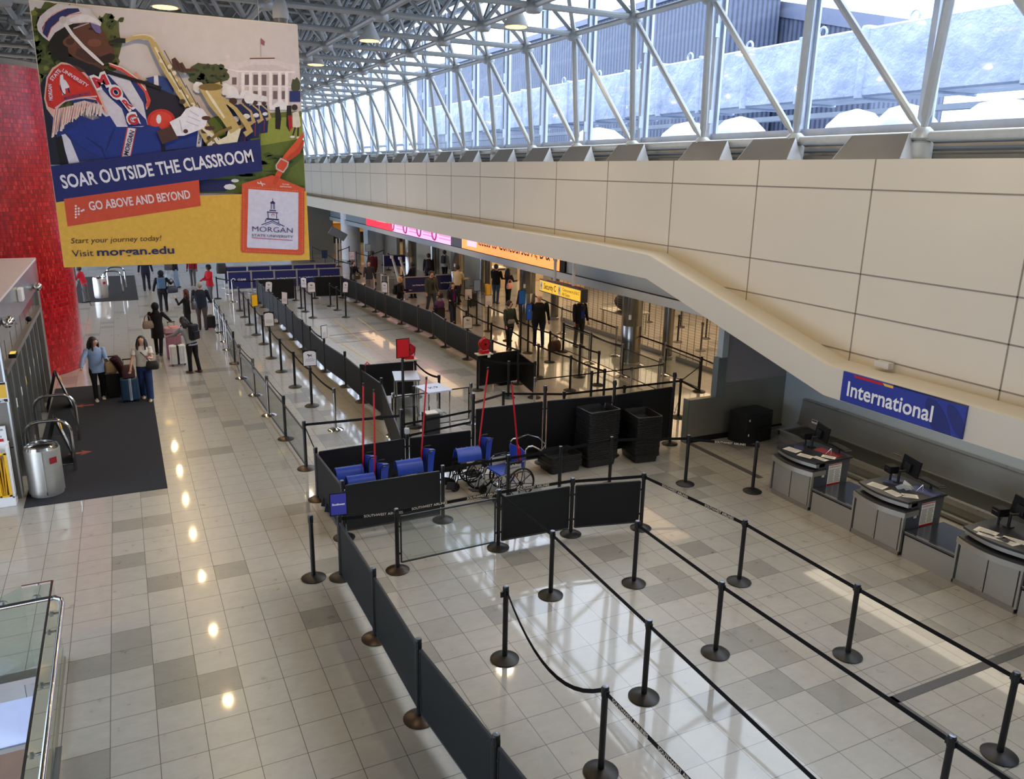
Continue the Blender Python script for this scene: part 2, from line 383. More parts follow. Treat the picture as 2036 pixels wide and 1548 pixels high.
# ---- far end, left side, roof
mb = MB(); mb.bb((-14,81.5,0),(14.6,82,13)); struct('wall_far', mb, mat('far_wall', (176,186,196), .7))
mb = MB(); mb.bb((-7.3,-18,4.2),(-7.0,82,12.4)); struct('wall_left', mb, mat('left_wall', (150,150,150), .7))
mb = MB()
for y in range(-18, 82, 4): mb.bb((-7.2,y,0),(-7.05,y+.15,4.2))
struct('window_1', mb, MULL)
mb = MB(); mb.bb((-14,-18,12.2),(14.0,82,12.4))
for k in range(66):
    x = -13.8+k*.42; mb.bb((x,-18,12.1),(x+.14,82,12.2))
struct('ceiling', mb, DECK)
mb = MB(); mb.bb((-14,-18.3,-.2),(15,-18,13)); struct('wall_near', mb, OFFW)
# ---- window wall
GX = 14.2
mb = MB(); mb.quad((GX,-18,6.74),(GX,82,6.74),(GX,82,12.1),(GX,-18,12.1)); struct('window_2', mb, GLASS)
mb = MB(); ys = [-4.22+2.9*k for k in range(-4, 30)]
for y in ys:
    mb.bb((GX-.16,y-.02,6.5),(GX+.10,y+.10,12.1)); mb.bb((GX-.03,y-.1,6.5),(GX+.02,y+.16,12.1))
    for z in (7.0, 8.9, 10.8): mb.bb((GX-.22,y-.045,z),(GX-.10,y-.02,z+.3))
mb.bb((GX-.10,-18,6.62),(GX+.12,82,6.76)); mb.bb((GX-.08,-18,11.95),(GX+.1,82,12.1))
struct('trim_11', mb, MULL)
mb = MB(); mb.bb((WX+.25,-18,6.0),(GX+.2,82,6.10)); mb.bb((GX-.1,-18,6.1),(GX+.1,82,6.63)); struct('trim_12', mb, mat('sill_cream', (190,180,160), .7))
mb = MB()
for z, x, r in ((6.30,13.75,.045),(6.42,13.85,.03)): mb.tube([(x,-18,z),(x,80,z)], r, 6)
mb.bb((13.6,-18,6.13),(14.1,82,6.2)); struct('trim_13', mb, mat('conduit', (120,122,124), .5, .4))
# ---- space frame
BN = [(13.5, 6.9+2.9*k) for k in range(-5, 25)]; BZ = 6.55; TZ = 9.5
XR = [12.9-2.76*i for i in range(0, 8)]
tr = thing('space_frame', 'grey tubular steel space frame with ball nodes under the roof deck', 'roof truss', (6, 20, 9.5))
def nodeY(k): return 6.25+2.9*k
ks = range(-5, 25)
for i, x in enumerate(XR):
    MB().tube([(x, nodeY(-5)-2, TZ), (x, nodeY(24), TZ)], .075, 8).build('chord_tube', TRUSS, tr, True, True)
for k in ks:
    MB().tube([(XR[0], nodeY(k), TZ), (XR[-1], nodeY(k), TZ)], .075, 8).build('cross_tube', TRUSS, tr, True, True)
top = MB()
for i in range(7):
    xm = (XR[i]+XR[i+1])/2; top.tube([(xm, nodeY(-5), 11.6), (xm, nodeY(24)+1.4, 11.6)], .07, 6)
for k in ks: top.tube([((XR[0]+XR[1])/2, nodeY(k)+1.45, 11.6), (XR[-1], nodeY(k)+1.45, 11.6)], .07, 6)
top.build('upper_chords', TRUSS, tr, True, True)
rest = MB(); cnt = 0
for k in ks:
    for i in range(7):
        for (x, y) in ((XR[i], nodeY(k)), (XR[i+1], nodeY(k))):
            for dk in (0, -1):
                a = Vector((x, y, TZ)); b = Vector(((XR[i]+XR[i+1])/2, nodeY(k+dk)+1.45, 11.6))
                near = (1 <= k <= 6 and i <= 3)
                if near and cnt < 96:
                    MB().tube([a, b], .065, 6).build('web_tube', TRUSS, tr, True, True); cnt += 1
                else: rest.tube([a, b], .065, 5)
o = rest.build('web_tubes', TRUSS, tr, True, True); o['kind'] = 'stuff'
cnt = 0; rest = MB(); prof = [(.10,-.12),(.17,-.16),(.21,-.10),(.21,-.02),(.14,.10),(.10,.14)]
for k in sorted(ks, key=lambda k: abs(k-2)):
    for i, x in enumerate(XR):
        if i <= 4 and -2 <= k <= 17 and cnt < 96:
            MB().lathe(prof, (x, nodeY(k), TZ), 12).build('ball_node', TRUSS, tr, True, True); cnt += 1
        else: rest.lathe(prof, (x, nodeY(k), TZ), 8)
o = rest.build('ball_nodes', TRUSS, tr, True, True); o['kind'] = 'stuff'
# struts standing on the wall head: own top node, the farther one
st = thing('window_struts', 'row of slanting grey steel tubes standing on the wall head before the windows', 'strut frame', (13.5, 10, 6.55))
MB().tube([(13.5,-14,BZ-.05),(13.5,80,BZ-.05)], .085, 10).build('bottom_chord', TRUSS, st, True, True)
for k in ks:
    a = Vector((13.5, 6.9+2.9*k, BZ)); tn = Vector((XR[0], nodeY(k), TZ)); tf = Vector((XR[0], nodeY(k+1), TZ))
    MB().tube([a, a+(tn-a)*.08, a+(tn-a)*.1, tn], [.05,.06,.085,.085], 8).build('strut', TRUSS, st, True, True)
    if k < 24: MB().tube([a, a+(tf-a)*.07, a+(tf-a)*.09, tf], [.045,.05,.07,.07], 8).build('diagonal_strut', TRUSS, st, True, True)
    MB().lathe([(.2,-.42),(.19,-.16),(.12,-.12),(.2,-.08),(.17,.04),(.1,.10)], a, 10).build('support_shoe', TRUSS, st, True, True)
# steel wash-light boxes along the wall head
hood = thing('uplight_hood', 'x', 'light hood', (0,0,0), 0, 'steel light hoods along the wall head')
MB().prism([(0,-.72,0),(0,.72,0),(.30,.60,.42),(.30,-.60,.42)], (.015,0,0)).build('front_plate', steel_mat('hood_steel',(124,118,108),.4,1,.5), hood)
for sy in (-1,1): MB().prism([(.0,sy*.72,0),(.29,sy*.60,.42),(.36,sy*.74,0)], (0,sy*.012,0)).build('side_plate', mat('hood_side_daylit',(190,194,200),.4), hood)  # side plates paler than the front: daylight put into their colour
hy = [float(onx(x, 305, 13.05).y) for x in (1722,1515,1390,1236,1137,1060,992,926,876,829,788,750,716,686,660,637)]
for i, y in enumerate(hy):
    lab = f'steel light hood on the cream wall head, {ORD[i]} from the right photo edge'
    if i == 0: hood.location = (13.03, y, WT+.005); hood['label'] = lab
    else: dup(hood, (13.03, y, WT+.005), label=lab)
# ---- outside: wrapped duct run, corrugated plant building, skylight domes, low roof
def wrap_mat():
    g = NT('duct_wrap'); P, X, Y, Z = g.pos(); n = g.noise(P, .9, 5, .6)
    g.L.new(g.ramp(n, [(0.3,(128,138,160)),(.7,(160,168,186))]), g.b.inputs['Base Color']); g.b.inputs['Roughness'].default_value = .4
    bp = g.N.new('ShaderNodeBump'); bp.inputs['Strength'].default_value = .7; bp.inputs['Distance'].default_value = .2
    g.set(bp.inputs['Height'], n); g.L.new(bp.outputs[0], g.b.inputs['Normal']); return g.m
WRAP = wrap_mat()
d = thing('roof_duct', 'huge wrinkled silver-white wrapped duct running along the roof outside the windows', 'duct', (22.6, 8, 8.2))
MB().rbox((22.9, 14, 9.2), (1.8, 60, 2.0), .15).build('duct_body', WRAP, d, True, True)
for i in range(16):
    y = -6+i*2.6; MB().rbox((22.9, y, 9.2), (1.95, .14 if i % 2 else .3, 2.12), .1).build('flange_band', WRAP, d, True, True)
for i in range(9): MB().torus((22.1, -4+i*3.4, 10.3), .16, .04, Matrix.Rotation(PI/2, 3, 'Y'), 12, 6).build('lifting_eye', WRAP, d, True, True)
for i in range(6): MB().bb((22.2,-3+i*5,6.2),(22.4,-2.8+i*5,8.2)).build('stand', mat('outdoor_grey',(120,128,142),.6), d, True)
o = MB().bb((21.2,-20,7.6),(21.6,60,7.75)).build('service_rail', mat('outdoor_grey',(120,128,142),.6)); tag(o, 'white pipe rail running under the wrapped duct outside', 'rail')
mb = MB(); mb.bb((15,-30,5.9),(60,90,6.1)); struct('trim_14', mb, mat('roof_membrane', (120,128,140), .8, noise=.08, scale=1))
def corr_mat():
    g = NT('corrugated_steel'); P, X, Y, Z = g.pos()
    f = g.math('FRACT', g.math('MULTIPLY', g.math('ADD', X, Y), 2.6)); r = g.math('LESS_THAN', f, .45)
    g.L.new(g.mix(r, s2l((70,78,98)), s2l((42,48,66))), g.b.inputs['Base Color']); g.b.inputs['Roughness'].default_value = .5; return g.m
CORR = corr_mat()
d = thing('plant_building', 'dark blue-grey corrugated rooftop building behind the wrapped duct', 'building', (36, 45, 6))
mb = MB(); mb.bb((34, 27, 6), (39.5, 80, 16.6)); mb.build('corrugated_wall', CORR, d, True)
MB().bb((33.8,26.8,16.5),(39.6,80.2,16.9)).build('roof_edge', mat('edge_slate', (92,98,118), .5), d, True)
d = thing('plant_annex', 'lower dark corrugated building with a sloping roof line right of the tall one', 'building', (42, 10, 6))
MB().prism([(40,37,6),(40,37,18.4),(40,19.5,13.9),(40,19.5,6)], (6,0,0)).build('corrugated_wall', CORR, d, True)
MB().prism([(39.9,37,18.0),(39.9,37,18.9),(39.9,19.3,14.4),(39.9,19.3,13.5)], (6,0,0)).build('roof_edge', mat('edge_slate', (92,98,118), .5), d, True)
for i, (px, py, r) in enumerate(((1190,268,1.3),(1370,262,1.1),(1470,262,.95),(1700,255,.9),(1800,245,.85),(1995,235,1.1))):
    p = onx(px, py, 17.2+.35*(i%2)); dm = thing('skylight_dome', f'white translucent skylight dome outside the windows, {ORD[i]} from the left', 'skylight', (p.x, p.y, 6.1), 0, 'skylight domes outside')
    MB().lathe([(r*1.02,0),(r,.25),(r*.93,.55),(r*.75,.95),(r*.45,1.22),(.05,1.32)], (0,0,0), 20).build('dome', mat('dome_white', (196,200,206), .3), dm, smooth=True)
    MB().lathe([(r*1.1,0),(r*1.1,.12),(r*1.02,.12)], (0,0,0), 20).build('curb', mat('outdoor_grey',(120,128,142),.6), dm)
# ================================================================ POSTS, BELTS AND FENCES
PH = 1.0
def post_proto(kind):
    pm, bm_ = {'black': (BLK, BASEB), 'chrome': (CHROME, CHROME), 'brownbase': (BLK, mat('bronze_base', (58,44,36), .35, .4))}[kind]
    r = thing('stanchion', 'x', 'barrier post')
    MB().lathe([(.03,.0),(.175,.0),(.18,.012),(.15,.03),(.07,.052),(.045,.058)], (0,0,0), 24).build('base', bm_, r, smooth=True)
    MB().lathe([(.033,.045),(.033,.90),(.033,.995)], (0,0,0), 12).build('pole', pm, r, smooth=True)
    h = MB(); h.lathe([(.036,.885),(.038,.89),(.038,.985),(.034,1.0),(.005,1.0)], (0,0,0), 12); h.box((.0,.038,.935),(.04,.02,.07)); h.box((0,-.038,.935),(.04,.02,.07))
    h.build('belt_head', BLK if kind != 'chrome' else mat('chrome_dull', (150,150,150), .25, 1.0), r)
    MB().lathe([(.03,1.0),(.03,1.004),(.004,1.006)], (0,0,0), 12).build('cap', mat('cap_grey', (120,128,140), .3, .6), r)
    KIDS[r.name] = list(r.children)
    return r
PROTO = {k: post_proto(k) for k in ('black','chrome','brownbase')}
USED = set(); POST = {}
def post(key, px, py, label, kind='black', z=PH, base=False, group=None, rz=0.0, xy=None):
    p = fl(px, py, 0 if base else z) if xy is None else Vector(xy)
    loc = (p.x, p.y, 0)
    if kind not in USED:
        r = PROTO[kind]; USED.add(kind); r.location = loc; r.rotation_euler = (0,0,rz); r['label'] = label
        if group: r['group'] = group
    else: r = dup(PROTO[kind], loc, rz, label, group)
    POST[key] = r; return r
BXY = lambda k: Vector((POST[k].location[0], POST[k].location[1], 0))
def belt(a, b, sag=0.0, z=.935, w=.052, text=None, name='belt', end=None, z2=None, at=(.5,)):
    A = BXY(a) if isinstance(a, str) else Vector(a); B = BXY(b) if isinstance(b, str) else Vector(b)
    d = (B-A); d.z = 0; L = d.length; u = d.normalized(); n = Vector((-u.y, u.x, 0))*.002
    A = A+u*.04; B = B-u*.04; N = 2 if not sag else 12; pts = []
    z2 = z if z2 is None else z2
    for i in range(N+1):
        t = i/N; p = A.lerp(B, t); p.z = z+(z2-z)*t-sag*4*t*(1-t); pts.append(p)
    mb = MB(); mb.loft([[p+n+V(0,0,w/2), p-n+V(0,0,w/2), p-n-V(0,0,w/2), p+n-V(0,0,w/2)] for p in pts])
    par = POST[a] if isinstance(a, str) else POST[b]
    o = mb.build(name, BELT, par, True)
    if text:
        for t in at:
            c = A.lerp(B, t); c.z = z-sag*4*t*(1-t)
            for sgn in (1,):
                side = n.normalized(); 
                if (CP-c).dot(side) < 0: side = -side
                ex = side.cross(Vector((0,0,1)))*-1
                if ex.cross(Vector((0,0,1))).dot(side) < 0: ex = -ex
                text_mesh('belt_lettering', text, .056, mat('belt_lettering', (226,214,192), .6), par, frame_M(c+side*.005, ex, (0,0,1)), bold=.0004, extrude=.0)
    return o
# fence panel between two posts
FN = [0]
def fence(a, b, label, ztop=.90, zbot=.12, m=None, clear=False, group=None, gap=.06, railm=None, rail=True):
    A = BXY(a) if isinstance(a, str) else Vector(a); B = BXY(b) if isinstance(b, str) else Vector(b); A.z = B.z = 0
    d = B-A; u = d.normalized(); A = A+u*gap; B = B-u*gap; L = (B-A).length; rz = math.atan2(u.y, u.x); c = (A+B)/2
    t = thing('clear_barrier_panel' if clear else 'barrier_panel', label, 'barrier panel', (c.x, c.y, 0), rz, group)
    h = ztop-zbot; th = .012 if clear else .022; rm = railm or RAIL
    MB().box((0,0,(ztop+zbot)/2), (L-.02, th*.7, h-.02)).build('clear_sheet' if clear else 'sheet', CLEAR if clear else (m or SHEET), t)
    MB().rbox((0,0,ztop), (L, .03, .028), .01).build('top_rail', rm, t)
    MB().rbox((0,0,zbot), (L, .026, .022), .01).build('bottom_rail', rm, t)
    s = MB(); s.box((-L/2,0,(ztop+zbot)/2),(.02,.026,h)); s.build('end_rail', rm, t)
    s = MB(); s.box((L/2,0,(ztop+zbot)/2),(.02,.026,h)); s.build('end_rail', rm, t)
    if (c-CP).length < 19:
        for cx in (-L/2-.02, L/2+.02):
            for cz in (ztop-.15, zbot+.15): MB().box((cx,0,cz),(.05,.02,.03)).build('clip', BLK, t)
    return t
SWA = 'SOUTHWEST AIRLINES'
# --- check-in queue, near right
post('C0',1281,940,'black belt post at the right end of the near black panels',group=None)
for i,(k,x,y) in enumerate((('C1',1482,1033),('C2',1706,1161),('C3',2022,1336))): post(k,x,y,f'black belt post in the queue line nearest the desks, {ORD[i]} from the far end')
belt('C0','C1',text=SWA,at=(.33,.78)); belt('C1','C2'); belt('C2','C3'); belt('C3',(8.8,-12.3,0))
for i,(k,x,y) in enumerate((('D0',1268,1035),('D1',1436,1156),('D2',1894,1462))): post(k,x,y,f'black belt post in the second queue line from the desks, {ORD[i]} from the far end')
p1 = BXY('D1'); p2 = BXY('D2')
belt('D0','D1'); belt('D1','D2'); 
belt('D2',tuple(p2+(p2-p1)*.8))
post('E0',992,973,'black post where the clear panel and black panels of the near fence meet')
for i,(k,x,y) in enumerate((('E1',1099,1055),('E2',1291,1232))): post(k,x,y,f'black belt post in the third queue line from the desks, {ORD[i]} from far end')
p1 = BXY('E1'); p2 = BXY('E2')
belt('E0','E1'); belt('E1','E2'); belt('E2',tuple(p2+(p2-p1)*2.2))
post('G0',1006,1165,'black post with a slack belt drooping from it to the floor side'); post('G1',1204,1364,'black post holding the low end of the slack drooping belt')
p1 = BXY('G1')
belt('G0','G1',sag=.42); belt('G1',(p1.x+.05,p1.y-3.2,0),text=SWA,at=(.12,.35))
MB().box((0,0,0),(.05,.02,.07)).build('loose_belt_clip',BLK,POST['G0']).location = (-.045,.0,.90)
# --- row between the check-in area and the wheelchairs, with the near black and clear panels
post('A0',673.5,1023,'black post in front of the small blue framed sign'); post('A1',788,1011,'black post at the left end of the near clear panel','brownbase')
post('A2',1139,950,'black post between the two near black panels')
belt('A0','A1',text=SWA,at=(.80,)); belt('A1','E0',text=SWA,at=(.30,.86),z=.95); belt('E0','A2',text=SWA,at=(.45,),z=.95); belt('A2','C0',z=.94)
fence('A1','E0','near clear acrylic barrier panel through which the grey floor shows',clear=True,ztop=.86)
fence('E0','A2','black barrier panel in the near fence, left of the pair below the trays',ztop=.86)
fence('A2','C0','black barrier panel in the near fence, right of the pair below the trays',ztop=.86)
post('W0',617,1024,'lone black post standing on the open floor left of the fence corner')
# --- long black fence running to the bottom of the photo
post('L1',742,1129,'black post in the near left fence, first below the blue framed sign','brownbase'); post('L2',831.5,1269,'black post in the near left fence, second below the blue framed sign','brownbase'); post('L3',986.6,1459,'black post in the near left fence, closest to the photo bottom')
p1 = BXY('L2'); p2 = BXY('L3'); L4 = tuple(p2+(p2-p1))
fence('A0','L1','charcoal barrier panel of the near left fence, farthest of four'); fence('L1','L2','charcoal barrier panel of the near left fence, second farthest')
fence('L2','L3','charcoal barrier panel of the near left fence, large one in the foreground'); fence('L3',L4,'charcoal barrier panel of the near left fence, cut by the photo bottom')
# --- wheelchair pen
post('B0',627,889,'black post at the far left corner of the wheelchair pen','brownbase'); post('B1',679.5,955,'black post at the near left corner of the wheelchair pen')
post('B2',880,925,'black post with a grey disc base at the near right corner of the wheelchair pen'); post('B3',809,862,'short black post with a cup on it at the back of the wheelchair pen')
fence('B0','B1','charcoal side panel on the left of the wheelchair pen'); fence('B1','B2','black front panel of the wheelchair pen, nearest the camera',m=mat('black_sheet',(20,21,24),.5))
fence('B0','B3','black back panel behind the two leftmost wheelchairs',m=mat('black_sheet',(20,21,24),.5))
MB().lathe([(.03,1.0),(.045,1.01),(.05,1.10),(.046,1.11)],(0,0,0),12).build('cup',mat('frosted_cup',(178,182,186),.3),POST['B3'])
for k,x,y,lab in (('Q1',1011,904,'black belt post in front of the open wheelchair'),('Q2',1115,887,'black belt post in front of the low tray stack'),('Q3',1216.5,868,'black belt post in front of the tall tray stack'),('Q4',1370,865,'black belt post left of the steel end wall'),('Q5',1506,878,'black belt post just left of the first check-in desk')):
    post(k,x,y,lab)
belt('B2','Q1'); belt('Q1','Q2'); belt('Q2','Q3'); belt('Q3','Q4'); belt('Q4','Q5',text=SWA,at=(.62,),z=.92)
# --- tall black screens
tall = []
TP = post_proto('black'); TPK = list(TP.children); KIDS[TP.name] = TPK
for ch in TPK:
    if ch.name.startswith('pole'): ch.data = ch.data.copy(); [setattr(v.co,'z',v.co.z if v.co.z < .3 else v.co.z+.65) for v in ch.data.vertices]
    if ch.name.startswith(('belt_head','cap')): ch.data = ch.data.copy(); [setattr(v.co,'z',v.co.z+.65) for v in ch.data.vertices]
TP.name = 'tall_post'; KIDS[TP.name] = TPK
for i,(k,x,y) in enumerate((('T1',941,782),('T2',1084.5,766.6),('T3',1222.8,755.7),('T4',1342,739.7))):
    p = fl(x,y,1.65); lab = f'tall black post of the high screen behind the trays, {ORD[i]} from the left'
    if i == 0: TP.location = (p.x,p.y,0); TP['label'] = lab; POST[k] = TP
    else: POST[k] = dup(TP,(p.x,p.y,0),label=lab)
SCR = mat('black_screen',(13,14,18),.55,spec=.3)
fence('T1','T2','high black screen behind the wheelchairs',ztop=1.32,m=SCR); fence('T2','T3','high black screen behind the low tray stack',ztop=1.32,m=SCR); fence('T3','T4','high black screen behind the tall tray stacks',ztop=1.32,m=SCR)
fence('B3','T1','black back panel between the cup post and the first tall post',m=SCR)
p = fl(797.7,813.7,1.43); POST['T0'] = dup(TP,(p.x,p.y,0),label='tall black post with a cap left of the clear panels by the red sign'); POST['T0'].scale = (1,1,1.43/1.65)
post('F0',604,836.8,'thick looking black post at the near end of the clear panel line','brownbase')
belt('F0','T0',z=.93,z2=1.3); belt('F0','B0',z=.93); 
post('K1',780.7,781,'chrome post behind the red framed sign','chrome'); post('K2',936.5,760.7,'chrome post left of the high black screen','chrome')
fence('K1','K2','clear panel with a thin black rail between the two chrome posts by the K9 table',clear=True)
belt('T0','T1',z=1.3,z2=1.5); belt('T0','T1',z=1.02,z2=1.24)
post('K3',1001,777,'short looking black post top behind the high screen, left one',); belt('T1','K3',z=1.45,z2=.93)
post('K4',1122,778,'short looking black post top behind the high screen, right one'); belt('K3','K4')
# --- black post lane parallel to the clear panels
post('M0',460.8,555.5,'chrome post at the far end of the lane of black posts','chrome')
rows = [(473.7,570.4),(482.8,580.7),(492.8,593.7),(509.9,665.4),(520.6,626),(539.6,711.9),(555.8,672.5),(582.9,698.3),(620.3,806.6)]
for i,(x,y) in enumerate(rows):
    sign = i in (3,5,8)
    post(f'M{i+1}',x,y,(f'framed sign on a black post beside the clear panels, {ORD[i]} post from the far end' if sign else f'black post in the lane beside the clear panels, {ORD[i]} from the far end'),base=sign)
post('M10',663.6,771,'chrome post standing alone at the near end of the lane of black posts','chrome')
for i in range(10): belt(f'M{i}',f'M{i+1}',sag=.05)
post('M11',429.5,550,'black post at the far end of the lane near the red jacketed worker'); belt('M11','M0'); post('M12',510,556,'black post at the far corner of the charcoal fence'); belt('M0','M12')
# --- clear panels along the walkway
lr = [(424.6,594.3,'chrome'),(434.3,606.8,'chrome'),(443.7,622,'chrome'),(449,635.7,'chrome'),(462.7,658.5,'brownbase'),(475.2,683.9,'chrome'),(502,712.3,'chrome'),(529.6,746.5,'chrome'),(563.2,786,'brownbase')]
for i,(x,y,k) in enumerate(lr): post(f'P{i}',x,y,f'{"chrome" if k=="chrome" else "black"} post holding the clear panels along the walkway, {ORD[i]} from the far end',k)
for i in range(9):
    a, b = f'P{i}', (f'P{i+1}' if i < 8 else 'F0')
    t = fence(a,b,f'clear acrylic panel along the walkway, {ORD[i]} from the far end',clear=True,ztop=.80,zbot=.06,railm=BLK)
    if i in (0,1,2,3,5,6):
        L = (BXY(b)-BXY(a)).length-.2; MB().box((0,-.012,.70),(L,.002,.09)).build('frosted_label',mat('frosted',(176,188,196),.4),t)
    if i in (0,1,2,3,5,7): belt(a,b,sag=.03,z=.95,w=.03)
# --- charcoal fence, left side of the open floor
fr = [(524,611,1),(537,621,1),(545,632,1),(554.5,643,1),(570.5,658.5,1),(581,618.5,0),(600.5,635,0),(616,648,0),(647,738,1),(685.3,698,0),(720,798.5,1),(758,751,0)]
post('R0',513,558,'black post at the far left corner of the charcoal fence')
for i,(x,y,b) in enumerate(fr): post(f'R{i+1}',x,y,f'black post in the charcoal fence left of the open floor, {ORD[i]} from the far end','brownbase' if i < 5 else 'black',base=bool(b))
for i in range(12): fence(f'R{i}',f'R{i+1}',f'charcoal barrier panel left of the open floor, {ORD[i]} from the far end',ztop=.93 if i<8 else .85)
fence('R12','T0','charcoal barrier panel between the K9 pen corner and the clear panel',ztop=.85)
belt('R1','R5',z=.99,sag=.04,w=.04); belt('R5','R6',z=.97,sag=.03); belt('R6','R7',sag=.05,z=.97); belt('R7','R8',sag=.05,z=.97); belt('R8','R9',z=.96,z2=1.0,sag=.06)
# far black screens closing the open floor
post('X1',588.5,597,'black post at the right end of the far left black screen',base=True); post('X2',626,593,'black post at the left end of the far right black screen',base=True); post('X3',680,591,'black post at the right end of the far right black screen',base=True)
fence('M12','X1','black screen across the far left end of the open floor',m=SCR,ztop=.98,zbot=.1); fence('X2','X3','black screen across the far right end of the open floor',m=SCR,ztop=.98,zbot=.1)
for i,(x,y,lab) in enumerate(((599.5,612.5,'black post in the far queue gap, left of the two with dog signs'),(607.5,619.5,'black sign pole in the far queue gap, left'),(622,631.5,'black sign pole in the far queue gap, right'),(657.5,608.5,'black post in front of the far right black screen, farthest of three'),(671,616.5,'black post in front of the far right black screen, middle of three'),(688,630.5,'black sign pole in front of the far right black screen'))): post(f'Y{i}',x,y,lab,base=True)
belt('Y0','Y1'); belt('Y1','Y2',sag=.04); belt('Y3','Y4',sag=.03); belt('Y4','Y5',sag=.03)
# --- charcoal fence, right side of the open floor
sr = [(682.6,592,'S0'),(709.5,601,'S1'),(726.5,610,'S2'),(747.2,620,'S3'),(767,630,'S4'),(799,644,'S5'),(832.5,659,'S6'),(862,671.8,'S7'),(885.7,690,'S8'),(929.5,714,'S9')]
for i,(x,y,k) in enumerate(sr): post(k,x,y,f'black post in the charcoal fence right of the open floor, {ORD[i]} from the far end',base=True)
post('S10',979,675,'black post in the charcoal fence just behind the K9 screen')
for i in range(10): fence(f'S{i}',f'S{i+1}',f'charcoal barrier panel right of the open floor, {ORD[i]} from the far end',ztop=.93,railm=mat('panel_rail_light',(120,112,98),.4,.4) if i>0 else None)
# --- the little pen with the red fan (right) and the one behind the red sign (left)
for k,x,y,lab,b in (('Z1',949.5,775.5,'black post under the shelf with the red floor fan',True),('Z2',1011.8,717.6,'black post in front of the right K9 screen',False),('Z3',1064,717.6,'black post at the right side of the K9 screen',False),('Z4',1031.5,694,'tall looking black post at the far corner of the right K9 screen',False)): post(k,x,y,lab,base=b)
fence('Z1','Z4','black screen holding the shelf with the upright red fan',m=SCR,ztop=.97); fence('Z4','Z3','black screen at the right side of the K9 area',m=SCR,ztop=.90); belt('Z1','Z2',sag=.03,z=.93); belt('Z2','Z3')
belt('S9','S10',sag=.06,z=.96); belt('S10','Z4',z=.96)
post('J1',722.5,724,'black post at the left end of the screen behind the steel table'); post('J2',825.5,716,'black post at the right end of the screen behind the steel table'); post('J3',872.8,745,'black post with a slack belt right of the steel table'); post('J4',822.5,767,'black post beside the K9 board table')
fence('J1','J2','black screen behind the steel table and red sign',m=SCR,ztop=.97); belt('J2','J3',sag=.08)
# --- right hand queue lanes near the shutters
def lane(pref, pts, where, kinds=None, belts=True, sag=0.0, w=.048):
    for i,(x,y) in enumerate(pts):
        k = (kinds[i] if kinds else 'black'); post(f'{pref}{i}',x,y,f'{"chrome" if k=="chrome" else "black"} post {where}, {ORD[i]} from the far end',k)
        if i and belts: belt(f'{pref}{i-1}',f'{pref}{i}',sag=sag,w=w)
lane('N',[(905,602),(927,617),(977,641),(1015.7,653),(1071,683.3),(1135.6,706),(1202.8,732.8)],'in the queue lane nearest the charcoal fence',sag=.03)
lane('O',[(893,572),(931,588),(948,596),(971,606),(1010,622),(1050.6,642.6),(1094.3,658),(1153.7,683.3),(1191.4,697)],'in the second queue lane from the charcoal fence',sag=.02)
lane('U',[(1121,641),(1175,660),(1238.6,683.3),(1314,711.7)],'in the clear panel line before the shutters',kinds=['black','chrome','chrome','chrome'],belts=False)
for i in range(3): fence(f'U{i}',f'U{i+1}',f'clear black-edged panel before the steel columns, {ORD[i]} from the far end',clear=True,ztop=.88,zbot=.1,railm=BLK); 
belt('U0','U1',w=.05); belt('U1','U2',w=.05,sag=.05)
lane('Ua',[(1063,585),(1118,610),(1226.7,647.8)],'in the line along the rolling shutters',kinds=['chrome']*3)
lane('Ub',[(1273.2,663.9),(1324,681.4),(1395.7,708.5)],'in the line beside the big steel column',kinds=['chrome','chrome','black'])
belt('Ub2',(14.9,1.0,0),w=.04); fence('Ub1','Ub2','clear black-edged panel nearest the end wall by the shutters',clear=True,ztop=.84,zbot=.1,railm=BLK)
lane('Uc',[(1063.9,749.8),(1177,737),(1256.4,727.9),(1320,719.5)],'in the cross line behind the high black screen',kinds=['chrome','black','chrome','chrome'],w=.03)
post('Ud0',1242,764.7,'short looking black post top above the high screen, third one'); post('Ud1',1354.4,751.8,'black post right of the high black screen end')
belt('K4','Ud0'); belt('Ud0','Ud1'); belt('Ud1',(12.9,-.3,0),w=.05); belt('Ud1',(14.6,1.8,0),w=.03)
belt('T4','Ud1',z=.5,w=.03)
# far lanes behind the blue panels
lane('V',[(694,489),(672,497)],'in the farthest queue lanes behind the blue panels')
lane('Va',[(708,500),(732,507),(762,495)],'in the far maze by the square column')
lane('Vb',[(772,503),(787,507),(800,513)],'before the far pale wall panel')
lane('Vc',[(620,488),(645,500),(665,514),(700,523)],'in the lane of the far blue tablet signs')
# stanchions seen through the shutters
for i,(x,y) in enumerate(((1353,650),(1347,680),(1393,697),(1403,673),(1245,602),(1290,640))): post(f'I{i}',x,y,f'black post standing behind the rolling shutter, {ORD[i]} of those in there',base=True)
